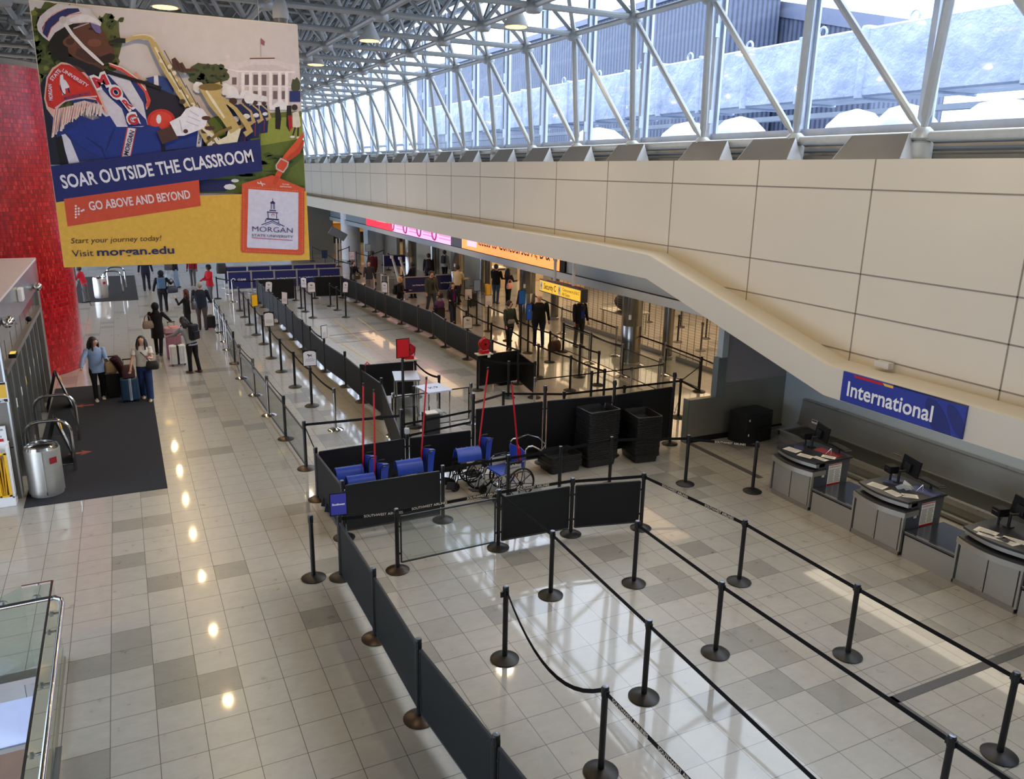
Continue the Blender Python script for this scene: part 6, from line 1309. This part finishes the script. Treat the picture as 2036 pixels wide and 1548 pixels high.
def art(name, pts, rgb, f=A, rough=.75, join=None, layer=None):
    LAY[0] += 1; y = BY-.0015-.0005*LAY[0]
    w = []
    for p in pts:
        q = f(p); o = ony(q[0], q[1], BY); w.append(V(min(max(o.x,X0),X1), y, min(max(o.z,ZB),ZT)))
    m = mat('print_%d_%d_%d'%tuple(rgb), rgb, rough, noise=.08, scale=20)
    return MB().prism(w, (0,.0004,0)).build(name, m, ban, True)
def poly_many(name, plist, rgb, f=A):
    LAY[0] += 1; y = BY-.0015-.0005*LAY[0]; mb = MB()
    for pts in plist:
        w = []
        for p in pts:
            q = f(p); o = ony(q[0], q[1], BY); w.append(V(min(max(o.x,X0),X1), y, min(max(o.z,ZB),ZT)))
        mb.prism(w, (0,.0004,0))
    return mb.build(name, mat('print_%d_%d_%d'%tuple(rgb), rgb, .75, noise=.08, scale=20), ban, True)
def blob(cx, cy, rx, ry, n=18, jag=.0, seed=1):
    rr = random.Random(seed); return [(cx+rx*math.cos(2*PI*i/n)*(1+jag*rr.uniform(-1,1)), cy+ry*math.sin(2*PI*i/n)*(1+jag*rr.uniform(-1,1))) for i in range(n)]
def band(p, q, w):
    d = (q[0]-p[0], q[1]-p[1]); L = math.hypot(*d) or 1; n = (-d[1]/L*w/2, d[0]/L*w/2)
    return [(p[0]+n[0],p[1]+n[1]),(q[0]+n[0],q[1]+n[1]),(q[0]-n[0],q[1]-n[1]),(p[0]-n[0],p[1]-n[1])]
def path(name, pts, w, rgb, f=A):
    ws = w if isinstance(w,(list,tuple)) else [w]*len(pts); L = []; R = []
    for i,p in enumerate(pts):
        a = pts[max(i-1,0)]; b = pts[min(i+1,len(pts)-1)]; d = (b[0]-a[0], b[1]-a[1]); l = math.hypot(*d) or 1; n = (-d[1]/l*ws[i]/2, d[0]/l*ws[i]/2)
        L.append((p[0]+n[0],p[1]+n[1])); R.append((p[0]-n[0],p[1]-n[1]))
    LAY[0] += 1; y = BY-.0015-.0005*LAY[0]
    def cv(p): q = f(p); o = ony(q[0],q[1],BY); return V(min(max(o.x,X0),X1),y,min(max(o.z,ZB),ZT))
    mb = MB(); n = len(pts); vs = [cv(p) for p in L]+[cv(p) for p in R]; mb.add(vs, [(i,i+1,n+i+1,n+i) for i in range(n-1)])
    return mb.build(name, mat('print_%d_%d_%d'%tuple(rgb), rgb, .75, noise=.08, scale=20), ban, True)
# background: trees, pale mansion, lawn
rr = random.Random(4)
art('tree', blob(300,330,170,330,40,.10,3), (84,92,44)); poly_many('foliage', [blob(rr.uniform(170,420),rr.uniform(60,640),rr.uniform(14,40),rr.uniform(14,34),7,.3,i) for i in range(60)], (60,72,34)); poly_many('foliage_light', [blob(rr.uniform(180,420),rr.uniform(60,640),rr.uniform(8,22),rr.uniform(8,20),7,.3,i+70) for i in range(50)], (120,126,60))
art('tree', blob(590,240,82,170,26,.16,9), (92,96,54)); poly_many('foliage', [blob(rr.uniform(530,670),rr.uniform(90,400),rr.uniform(8,20),rr.uniform(8,20),7,.3,i+200) for i in range(30)], (66,76,40))
art('mansion', [(1110,350),(1240,340),(1240,305),(1262,303),(1266,340),(1330,342),(1370,322),(1500,320),(1560,345),(1640,355),(1650,590),(1110,590)], (214,202,206))
art('mansion_bow', [(1310,378),(1380,356),(1520,358),(1600,388),(1604,600),(1310,600)], (204,192,196)); poly_many('cornice', [band((1300,392),(1620,396),9),band((1240,378),(1300,390),5),band((1320,470),(1600,478),6)], (232,222,224))
poly_many('windows', [[(x,410),(x+26,410),(x+26,468),(x,468)] for x in (1345,1392,1438,1500,1548)]+[[(x,500),(x+24,500),(x+24,545),(x,545)] for x in (1392,1440,1500,1548)]+[[(1275,425),(1300,425),(1300,465),(1275,465)]], (112,96,100))
poly_many('pillars', [[(x,398),(x+17,398),(x+17,590),(x,590)] for x in (1326,1368,1418,1478,1528,1566)], (234,226,228)); poly_many('roof_line', [band((1372,322),(1510,320),7)], (120,70,64)); path('flagpole', [(1431,215),(1434,312)], 3, (150,140,146)); art('flag', [(1432,208),(1455,228),(1452,252),(1434,240)], (150,90,110))
art('tree', blob(1140,410,115,64,28,.14,5), (74,80,48)); poly_many('foliage', [blob(rr.uniform(1050,1240),rr.uniform(360,460),rr.uniform(8,20),rr.uniform(6,16),7,.3,i+400) for i in range(24)], (52,60,36)); art('shrub', blob(1625,470,30,40,14,.2,8), (70,76,50))
art('lawn', [(1180,640),(1660,610),(1680,1060),(1000,1060),(1000,700)], (94,108,44)); poly_many('lawn_light', [[(1440,650),(1655,640),(1662,760),(1430,800)]], (140,148,62)); poly_many('lawn_shade', [blob(rr.uniform(1330,1660),rr.uniform(820,1040),rr.uniform(20,60),rr.uniform(5,14),8,.3,i+500) for i in range(24)], (66,84,38))
poly_many('marquee', [[(1480,590),(1545,545),(1590,590),(1590,604),(1480,604)],[(1330,600),(1400,560),(1470,604)]], (230,226,230)); poly_many('blue_stage', [[(1590,500),(1650,500),(1650,560),(1590,560)]], (40,50,110))
poly_many('bystander_dark', [[(1512,590),(1535,585),(1545,650),(1538,712),(1512,708)],[(1575,580),(1600,580),(1600,640),(1590,725),(1572,690)]], (30,26,28)); poly_many('bystander_red', [[(1580,635),(1602,635),(1606,700),(1590,725)]], (170,26,36)); poly_many('bystander_white', [[(1606,620),(1640,610),(1652,690),(1640,702),(1608,698)]], (220,210,196)); poly_many('bystander_skin', [blob(1618,590,17,17,10),band((1622,700),(1608,745),9),band((1638,700),(1636,748),9)], (60,40,36)); poly_many('shoe_white',[blob(1606,752,14,7,8),blob(1638,756,12,7,8)], (226,222,222))
# band row receding
for i,(x,y,s) in enumerate(((1450,640,.55),(1400,650,.65),(1345,660,.8),(1280,680,.95))):
    art('band_uniform', [(x-45*s,y-110*s),(x+30*s,y-110*s),(x+45*s,y+20*s),(x+35*s,y+160*s),(x-40*s,y+170*s)], (28,36,84)); poly_many('band_stripe', [band((x+5*s,y+30*s),(x,y+150*s),6*s)], (150,50,66)); poly_many('band_hat',[[(x-45*s,y-150*s),(x-20*s,y-210*s),(x+25*s,y-200*s),(x+40*s,y-145*s)]], (222,220,226)); poly_many('band_face',[blob(x,y-130*s,24*s,20*s,10)], (72,44,38)); poly_many('band_gloves',[blob(x+10*s,y-25*s,26*s,18*s,10,.1,i)], (226,224,230)); path('band_horn',[(x-20*s,y-110*s),(x+40*s,y-60*s),(x+60*s,y+10*s),(x+20*s,y+30*s)],[10*s,14*s,30*s,34*s],(188,160,110))
for x,y in ((1090,480),(1240,490),(1270,500),(1370,540)): art('white_plume', blob(x,y,30,34,12,.15,x), (226,222,226))
art('trouser_legs', [(1095,990),(1290,985),(1240,1050),(1095,1052)], (26,32,80)); poly_many('shoe_white',[blob(1290,992,22,10,8),blob(1262,1026,34,16,8)], (220,216,218))
# second musician behind
art('second_sleeve', [(800,430),(870,415),(960,450),(950,520),(880,520)], (44,66,128)); art('second_cuff', [(845,418),(868,414),(872,470),(846,474)], (222,218,226)); art('second_torso', [(760,440),(1000,540),(1080,620),(1100,800),(900,835),(780,700)], (30,28,44))
art('second_badge', blob(885,665,78,66,20), (196,44,40)); art('second_badge_rim', blob(885,665,62,52,20), (214,66,52)); poly_many('badge_figure',[blob(872,655,14,26,10)], (226,220,226)); path('second_braid',[(740,400),(790,470),(815,560),(800,600)],16,(214,150,130)); art('second_sleeve_low', [(900,760),(1080,690),(1130,740),(1110,808),(910,825)], (30,52,124)); art('second_cuff_low',[(1088,712),(1112,716),(1104,812),(1078,806)], (216,210,218))
# uniform
art('uniform', [(1060,1240),(140,745),(200,660),(330,540),(430,510),(560,560),(800,620),(1060,700),(1180,800),(1215,1140),(1348,1175),(1348,1420),(255,1530),(215,1300),(150,900)], (32,48,116), B_)
art('uniform_back', [(140,745),(200,660),(250,1050),(330,1300),(430,1530),(255,1535),(200,1200)], (24,26,44), B_); art('white_panel', [(360,1240),(400,1230),(450,1290),(545,1520),(440,1535),(400,1400)], (212,208,222), B_); art('dark_gap', [(300,1270),(365,1245),(430,1535),(350,1535)], (12,12,16), B_)
art('white_front', [(830,640),(1040,700),(1170,920),(1215,1140),(1160,1160),(900,1160),(740,1000),(660,700)], (210,206,218), B_); art('blue_swirl', [(660,640),(830,650),(960,790),(1060,940),(1200,1090),(1215,1150),(1020,1160),(960,980),(830,860),(740,760)], (34,50,122), B_)
path('chest_braid', [(840,540),(960,590),(1100,690),(1190,800),(1230,900),(1210,960)], 34, (206,70,60), B_); path('chest_braid_white', [(830,530),(960,575),(1110,680),(1200,800)], 9, (228,220,222), B_)
# sleeve, cuff
art('sleeve', [(400,1200),(600,1110),(840,1050),(910,1160),(1180,1180),(1330,1155),(1348,1250),(1348,1430),(960,1475),(800,1480),(620,1400),(480,1290)], (30,50,128), B_); path('sleeve_fold', [(600,1260),(760,1370),(800,1475)], [10,24,8], (22,36,98), B_); path('sleeve_fold', [(890,1170),(850,1260),(800,1400)], [8,22,10], (22,36,98), B_)
art('cuff_red', [(1010,1168),(1104,1176),(1046,1470),(948,1474)], (196,60,60), B_); art('cuff', [(1022,1169),(1094,1176),(1038,1468),(960,1472)], (224,218,228), B_)
# epaulette with fringe
art('epaulette_rim', [(200,780),(215,670),(270,580),(360,520),(450,530),(560,590),(660,690),(740,830),(830,1050),(780,1010),(740,900),(600,880),(400,900),(300,1010),(290,1080),(215,980),(190,880)], (222,176,158), B_); art('epaulette_trim', [(214,785),(230,680),(285,595),(360,540),(440,548),(545,605),(640,700),(715,830),(800,1020),(700,880),(600,865),(400,890),(300,990),(230,960),(206,880)], (188,44,40), B_)
art('epaulette', [(236,790),(250,700),(300,620),(365,570),(440,575),(530,630),(610,710),(680,850),(560,870),(400,905),(300,970),(245,900)], (206,48,38), B_)
poly_many('fringe', [band((300+i*16, 985-i*3.4 if i<12 else 900+abs(i-18)*4),(262+i*17+rr.uniform(-8,8), 1270-i*14+rr.uniform(-20,20) if i<20 else 1040+rr.uniform(-20,20)), 13) for i in range(30)], (226,204,196), B_); poly_many('fringe_pink', [band((306+i*26, 975-i*4),(275+i*27, 1220-i*20), 6) for i in range(17)], (204,110,96), B_); path('fringe_band', [(300,975),(400,905),(560,870),(715,858)], 14, (214,190,196), B_)
poly_many('drummer_badge',[[(350,650),(376,640),(384,690),(404,700),(440,760),(436,780),(400,780),(404,830),(372,850),(364,790),(344,740)]], (226,220,228), B_); poly_many('drummer_badge_dark',[[(344,700),(356,760),(380,840),(404,850),(380,830),(352,790)],band((428,775),(442,825),14)], (36,40,90), B_)
# head
art('neck', [(400,470),(640,470),(780,560),(790,600),(560,620),(420,520)], (84,52,42), B_); art('collar', [(400,480),(480,470),(620,520),(760,590),(810,660),(640,640),(540,570),(420,530)], (26,24,30), B_); path('sax_strap', [(780,600),(960,660),(1200,730),(1348,780)], 34, (16,16,20), B_)
art('face', [(370,240),(400,180),(520,120),(640,115),(740,150),(770,215),(805,248),(806,275),(780,290),(836,310),(850,330),(838,352),(870,370),(888,430),(890,480),(860,515),(800,525),(730,540),(640,540),(500,480),(420,420)], (98,58,44), B_); art('cheek_shade', [(520,380),(640,420),(760,470),(840,480),(860,515),(760,540),(620,520),(500,450)], (72,42,34), B_); art('beard', [(740,470),(850,430),(890,450),(890,490),(850,522),(770,526),(720,500)], (40,26,24), B_); poly_many('cheek_light', [blob(690,330,70,40,14,.05,3)], (122,74,58), B_)
art('hair', [(250,320),(300,220),(420,150),(520,120),(560,130),(470,200),(430,260),(420,330),(430,420),(440,490),(400,520),(340,500),(310,490),(280,440),(262,480),(258,420),(230,400)], (24,18,18), B_); art('ear', blob(450,322,72,56,16,.05,2), (108,66,50), B_); art('ear_inner', blob(448,318,44,34,12,.06,4), (72,42,34), B_)
art('temple_arm', band((480,190),(640,132),12), (170,160,166), B_); art('lens', [(640,125),(700,125),(745,170),(760,215),(740,245),(700,225),(660,175)], (116,100,150), B_); path('lens_rim', [(640,125),(662,180),(700,228),(742,246)], 7, (30,24,34), B_); poly_many('eye',[blob(652,192,24,12,10)], (40,26,26), B_)
art('hat_crown', [(120,150),(150,70),(230,0),(330,-60),(640,-10),(660,40),(760,130),(750,165),(640,128),(480,140),(400,170),(300,230),(240,315),(180,270),(130,210)], (206,198,202), B_); art('hat_blue', [(172,180),(230,90),(330,30),(420,-10),(528,-10),(545,20),(440,50),(340,110),(260,180),(222,280),(180,240)], (38,44,96), B_); path('hat_piping', [(222,285),(262,185),(345,108),(440,55),(560,35)], 7, (206,110,84), B_); path('hat_piping', [(176,230),(200,130),(280,50),(400,-6)], 6, (206,110,84), B_)
art('hat_brim', [(440,95),(560,50),(640,60),(700,95),(755,150),(745,168),(690,128),(560,122),(450,125)], (226,218,222), B_); art('hat_button', blob(376,102,36,34,16), (196,188,186), B_); path('chin_strap', [(395,140),(470,250),(580,370),(690,470),(780,550)], [36,34,34,36,18], (222,216,220), B_)
# lettering down the chest, on badge, on cuff
def btext(s, p0, p1, cap, rgb, f=A, bold=0.0, name='lettering', serif=False, shear=0.0):
    a = ony(*f(p0), BY); b = ony(*f(p1), BY); LAY[0] += 1; y = BY-.004-.0005*LAY[0]; sc = {A:.36178,B_:.2003,C_:.2732,D_:.2730}[f]
    Hh = cap*sc/168.0; ex = V(b.x-a.x,0,b.z-a.z); size = Hh/.70; m = mat('ink_%d_%d_%d'%tuple(rgb), rgb, .7)
    return text_mesh(name, s, size, m, ban, frame_M(V((a.x+b.x)/2,y,(a.z+b.z)/2), ex, V(-ex.z,0,ex.x)), bold=bold*Hh, fitw=ex.length, extrude=.0003, shear=shear)
for c,(x0,y0),(x1,y1) in (('M',(676,740),(830,690)),('O',(846,850),(962,800)),('R',(980,960),(1046,920)),('G',(1012,1110),(1128,1080))): btext(c,(x0,y0),(x1,y1),120,(228,220,226),B_,.16); btext(c,(x0+12,y0-4),(x1-12,y1+4),96,(186,40,56),B_,.07)
btext('MORGAN',(1000,1440),(1066,1200),44,(24,26,60),B_,.03); btext('MORGAN',(1090,790),(1104,730),14,(30,30,70),A,.02)
for c,x0,y0,x1,y1 in (('MORGAN',262,900,250,740),('STATE',262,700,350,600),('UNIVERSITY',372,600,624,760)): btext(c,(x0,y0),(x1,y1),34,(222,212,226),B_,.03)
btext('MARCHING MACHINE',(392,880),(650,828),30,(60,62,110),B_,.03)
# saxophone
G1 = (190,164,104); G2 = (226,214,188); G3 = (120,98,52)
path('mouthpiece', [(600,235),(650,225),(690,228)], [10,28,26], (30,26,28)); path('sax_neck', [(690,226),(760,205),(820,215),(845,250)], [14,22,24,28], G1); path('octave_key', [(730,200),(800,192),(850,215)], 6, G2)
path('sax_body', [(840,240),(900,360),(990,500),(1080,640),(1150,760),(1200,795)], [34,44,54,62,70,60], G1); path('sax_highlight', [(850,262),(920,390),(1010,530),(1100,680)], 12, G2)
path('sax_bow', [(1150,770),(1210,800),(1270,770),(1290,700)], [66,70,70,64], G2); path('sax_bell', [(1290,720),(1240,640),(1180,560),(1150,470)], [60,66,80,120], G1); art('bell_mouth', blob(1155,480,66,20,18), G3); path('bell_shine', [(1230,650),(1170,560),(1130,500)], [10,16,12], G2)
poly_many('keys', [blob(900+i*24+rr.uniform(-14,14), 330+i*40+rr.uniform(-14,14), 13, 13, 10) for i in range(12)], G2); poly_many('key_rods', [band((870+i*60,290+i*95),(930+i*60,400+i*95),6) for i in range(6)]+[band((900+i*60,280+i*95),(960+i*60,390+i*95),5) for i in range(5)], (96,84,66)); poly_many('key_cups', [blob(1000+i*30,560+i*40,18,14,10) for i in range(7)], (70,56,44))
path('other_sax', [(1215,540),(1290,600),(1350,680),(1370,720),(1340,740)], [14,22,30,36,30], G1); path('other_sax', [(1060,650),(1110,700),(1180,760)], [16,20,20], G2); path('other_sax_low', [(1130,790),(1200,730),(1270,700)], [10,18,16], G3)
# hands
art('upper_hand', [(940,330),(960,318),(985,350),(1000,345),(1020,380),(1075,378),(1072,392),(1000,402),(950,380)], (78,48,40)); poly_many('finger_gap',[band((965,340),(985,385),4),band((990,355),(1005,392),4)], (48,28,26)); art('wrist', [(860,720),(960,690),(980,760),(890,792)], (76,46,38)); art('glove', [(930,672),(990,640),(1020,600),(1060,584),(1110,600),(1140,640),(1130,690),(1100,712),(1010,746),(970,748)], (228,224,234)); poly_many('glove_fold',[band((1040,610),(1090,640),4),band((1030,640),(1100,668),4),band((1020,668),(1090,694),4),band((985,660),(1000,730),5)], (186,180,198)); art('glove_hole', blob(1018,722,14,12,8), (70,40,34)); poly_many('fingertips',[blob(1130,650,26,12,8),blob(1150,705,30,12,8)], (78,48,40))
# lower colour fields, boards and lettering
art('yellow_field', [(300,1108),(1720,1050),(1800,1500),(300,1520)], (222,172,66)); art('navy_band', [(270,912),(1425,765),(1437,940),(311,1110)], (28,36,98)); art('orange_band', [(353,1092),(1090,988),(1101,1130),(373,1242)], (204,76,48))
btext('SOAR OUTSIDE THE CLASSROOM',(340,1004),(1386,858),74,(226,222,230),A,.035); btext('GO ABOVE AND BEYOND',(490,1134),(1042,1068),50,(230,206,206),A,.035)
poly_many('dot_arrow', [blob(418+(c)*16, 1130+i*15.5-c*2, 6, 6, 10) for i in range(5) for c in range(3) if abs(i-2)+c <= 2 or (c==0)]+[blob(460,1152,6,6,10)], (236,214,214))
btext('Start your journey today!',(388,1322),(884,1306),32,(60,48,34),A,0,shear=.2); btext('Visit',(398,1392),(514,1387),40,(34,34,66),A,-.005); btext('morgan.edu',(534,1384),(955,1371),46,(30,34,84),A,.03)
# luggage tag
path('tag_strap', [(575,30),(470,100),(400,180),(350,250)], [46,44,40,36], (212,84,48), D_); path('tag_strap', [(575,80),(480,150),(400,210)], [40,36,30], (190,66,38), D_); path('tag_strap', [(372,250),(330,330),(300,392)], [44,40,24], (206,76,46), D_); art('buckle_outer', [(350,196),(412,226),(404,262),(372,306),(318,280),(314,250)], (190,180,178), D_); art('buckle_inner', [(354,208),(402,232),(396,258),(368,294),(326,272),(324,250)], (206,76,46), D_)
art('tag_body', [(72,384),(290,322),(524,418),(522,885),(505,900),(72,880),(62,860)], (210,82,50), D_); art('tag_window', [(118,422),(480,448),(478,856),(468,862),(112,846),(108,836)], (212,208,224), D_); path('tag_strap_end', [(330,330),(304,388)], [38,24], (196,68,40), D_)
poly_many('stitching', [band((84,420+i*18),(84,430+i*18),3) for i in range(25)]+[band((508,440+i*18),(508,450+i*18),3) for i in range(25)]+[band((96+i*17,868+i*.7),(106+i*17,868.5+i*.7),3) for i in range(24)]+[band((110+i*17,408+i*1.3),(120+i*17,409+i*1.3),3) for i in range(22)], (232,140,104), D_)
btext('FUTURE',(364,388),(412,391),10,(240,220,214),D_,.02); btext('DESTINATION',(346,404),(428,409),11,(240,220,214),D_,.02); poly_many('plane_mark',[band((182,378),(240,388),7),band((205,366),(222,402),6),band((184,370),(192,386),5)], (240,220,214), D_)
NB = (38,42,96); poly_many('clock_tower', [band((293,490),(293,512),4),[(276,520),(294,506),(312,522),(310,530),(277,528)],band((283,530),(283,568),5),band((297,530),(298,568),4),band((306,530),(307,570),5),[(270,572),(318,576),(318,584),(270,580)],band((258,590),(262,634),6),band((322,596),(322,638),5),[(252,584),(332,592),(332,598),(252,592)],[(248,632),(340,640),(340,650),(246,644)],band((240,660),(244,642),6),band((334,655),(340,668),6),band((212,682),(292,652),6),band((292,652),(378,692),6),band((240,684),(292,664),4),band((292,664),(350,690),4)], NB, D_); art('clock_face', blob(295,610,12,10,12), (196,60,60), D_); art('clock_center', blob(295,612,8,7,12), (212,208,224), D_)
btext('MORGAN',(146,712),(438,724),44,NB,D_,-.01); btext('STATE UNIVERSITY',(142,756),(440,770),22,NB,D_,.0); path('red_rule', [(142,774),(438,794)], 4, (196,40,60), D_)
# ================================================================ CEILING FIXTURES, LIGHTS, CAMERA
def lamp_area(name, loc, size, power, col=(1,1,1), rot=(0,0,0), sizey=None):
    l = bpy.data.lights.new(name,'AREA'); l.energy = power; l.size = size; l.color = col; l.shape = 'DISK'
    if sizey: l.shape = 'RECTANGLE'; l.size_y = sizey
    o = bpy.data.objects.new(name, l); COL.objects.link(o); o.location = loc; o.rotation_euler = rot; return o
p = fl(735,85,9.25); LG_ = mat('lamp_glow',(255,205,110),.5,emit=3.0)
hb = thing('high_bay_lamp','lit round lamp hanging in the space frame right of the banner','ceiling lamp',(p.x,p.y,9.3)); MB().lathe([(.10,.5),(.16,.35),(.30,.05),(.32,0)],n=20).build('reflector',OFFW,hb,smooth=True); MB().lathe([(.27,-.01),(.27,.0),(.05,.02)],n=20).build('lit_disc',LG_,hb); MB().tube([(0,0,.5),(0,0,1.2)],.015,6).build('hanger',STEEL,hb); KIDS[hb.name]=list(hb.children)
for x, YS in ((2.5,(-5,-1,3,7,11,15,19,23,27,31,36,41,46,52)),(7.8,(-6.5,-1,15.5,21,28,36,45)),(10.5,(-7,-1,5))):  # last row, on the wall side, is added to warm the floor
    for j, y in enumerate(YS):
        dup(hb,(x,y,9.3),label=f'round high-bay lamp over the {"left walkway" if x<4 else "queue floor" if x<9 else "wall side, added to warm the floor"}, {ORD[j]} from the camera')
p = fl(560,30,8.95); q = thing('dome_camera','white dome camera hanging above the banner right corner','camera',(4.62,p.y,8.87)); MB().lathe([(.05,.45),(.12,.35),(.17,.15),(.17,.0)],n=18).build('housing',OFFW,q,smooth=True); MB().lathe([(.15,0),(.13,-.08),(.03,-.13)],n=18).build('dome',mat('dome_grey',(120,118,112),.15),q,smooth=True); MB().tube([(0,0,.4),(0,0,.6)],.03,6).build('stem',OFFW,q)
WARM = (1.0,.80,.55); WARM2 = (1.0,.70,.42)
for y in (-5,-1,3,7,11,15,19,23,27,31,41): lamp_area('high_bay_light',(2.5,y,9.2),.16,62,(1.0,.72,.36))
for y in (-7,-1,5): lamp_area('high_bay_light',(10.5,y,9.2),.5,50,(1.0,.80,.55))  # added wall-side lights that warm the floor near the desks
for y in (-6.5,8.9,21): lamp_area('high_bay_light',(7.8,y,9.15),.3,60,WARM)
# downlights set in the soffits and the lower concourse ceiling
dl = thing('downlight','x','ceiling lamp',(0,0,0),0,'recessed downlights of the lower concourse'); MB().lathe([(.13,-.02),(.13,.0),(.09,.0)],n=16).build('trim_ring',WHITE,dl); MB().lathe([(.10,-.015),(.10,-.01),(.01,-.01)],n=16).build('lit_lens',mat('lamp_glow2',(255,220,160),.5,emit=10.0),dl); KIDS[dl.name]=list(dl.children); n = 0
for y in (-.2+3.2*i for i in range(16)):
    for x in (18.0,22.5):
        lab = f'recessed round downlight in the lower concourse ceiling, {"nearer" if x<20 else "farther"} row'
        if n == 0: dl.location = (x,y,3.29); dl['label'] = lab
        else: dup(dl,(x,y,3.29),label=lab)
        n += 1
for y in (2,9,16,24,34,46): lamp_area('concourse_light',(20.5,y,3.2),5,190,(1.0,.70,.42),sizey=5)
for y in (3,10,18,28): lamp_area('soffit_light',(13.4,y,3.40),.8,20,(1.0,.68,.38),sizey=5)
lamp_area('desk_soffit_light',(13.3,-6.8,2.05),.6,30,(1.0,.86,.66),sizey=6)
# sky
w = bpy.data.worlds.new('World'); bpy.context.scene.world = w; w.use_nodes = True; N = w.node_tree.nodes; L = w.node_tree.links
bg = N['Background']; tc = N.new('ShaderNodeTexCoord'); sp = N.new('ShaderNodeSeparateXYZ'); L.new(tc.outputs['Generated'], sp.inputs[0])
cr = N.new('ShaderNodeValToRGB'); cr.color_ramp.elements[0].position = .0; cr.color_ramp.elements[0].color = (.50,.60,.80,1); cr.color_ramp.elements[1].position = .6; cr.color_ramp.elements[1].color = (.86,.92,1.0,1)
L.new(sp.outputs[2], cr.inputs[0]); L.new(cr.outputs[0], bg.inputs['Color']); bg.inputs['Strength'].default_value = 5.5
# camera
cd = bpy.data.cameras.new('Camera'); cam = bpy.data.objects.new('Camera', cd); COL.objects.link(cam); bpy.context.scene.camera = cam
cd.sensor_fit = 'HORIZONTAL'; cd.sensor_width = 36.0; cd.lens = CF/2036*36.0; cd.clip_end = 500; cd.clip_start = .05
Mx = Matrix.Identity(4)
for i in range(3): Mx[i][0] = AX[i]; Mx[i][1] = AU[i]; Mx[i][2] = -AF[i]; Mx[i][3] = CP[i]
cam.matrix_world = Mx
sc = bpy.context.scene; vs_ = sc.view_settings; vs_.view_transform = 'Standard'; vs_.look = 'None'; vs_.gamma = 1; vs_.use_curve_mapping = False; vs_.exposure = .45
try: sc.cycles.max_bounces = 8; sc.cycles.transparent_max_bounces = 24; sc.cycles.diffuse_bounces = 4; sc.cycles.sample_clamp_indirect = 6.0
except Exception: pass
# unused prototypes go
for k_, r_ in PROTO.items():
    if k_ not in USED:
        for ch in list(r_.children): bpy.data.objects.remove(ch)
        bpy.data.objects.remove(r_)
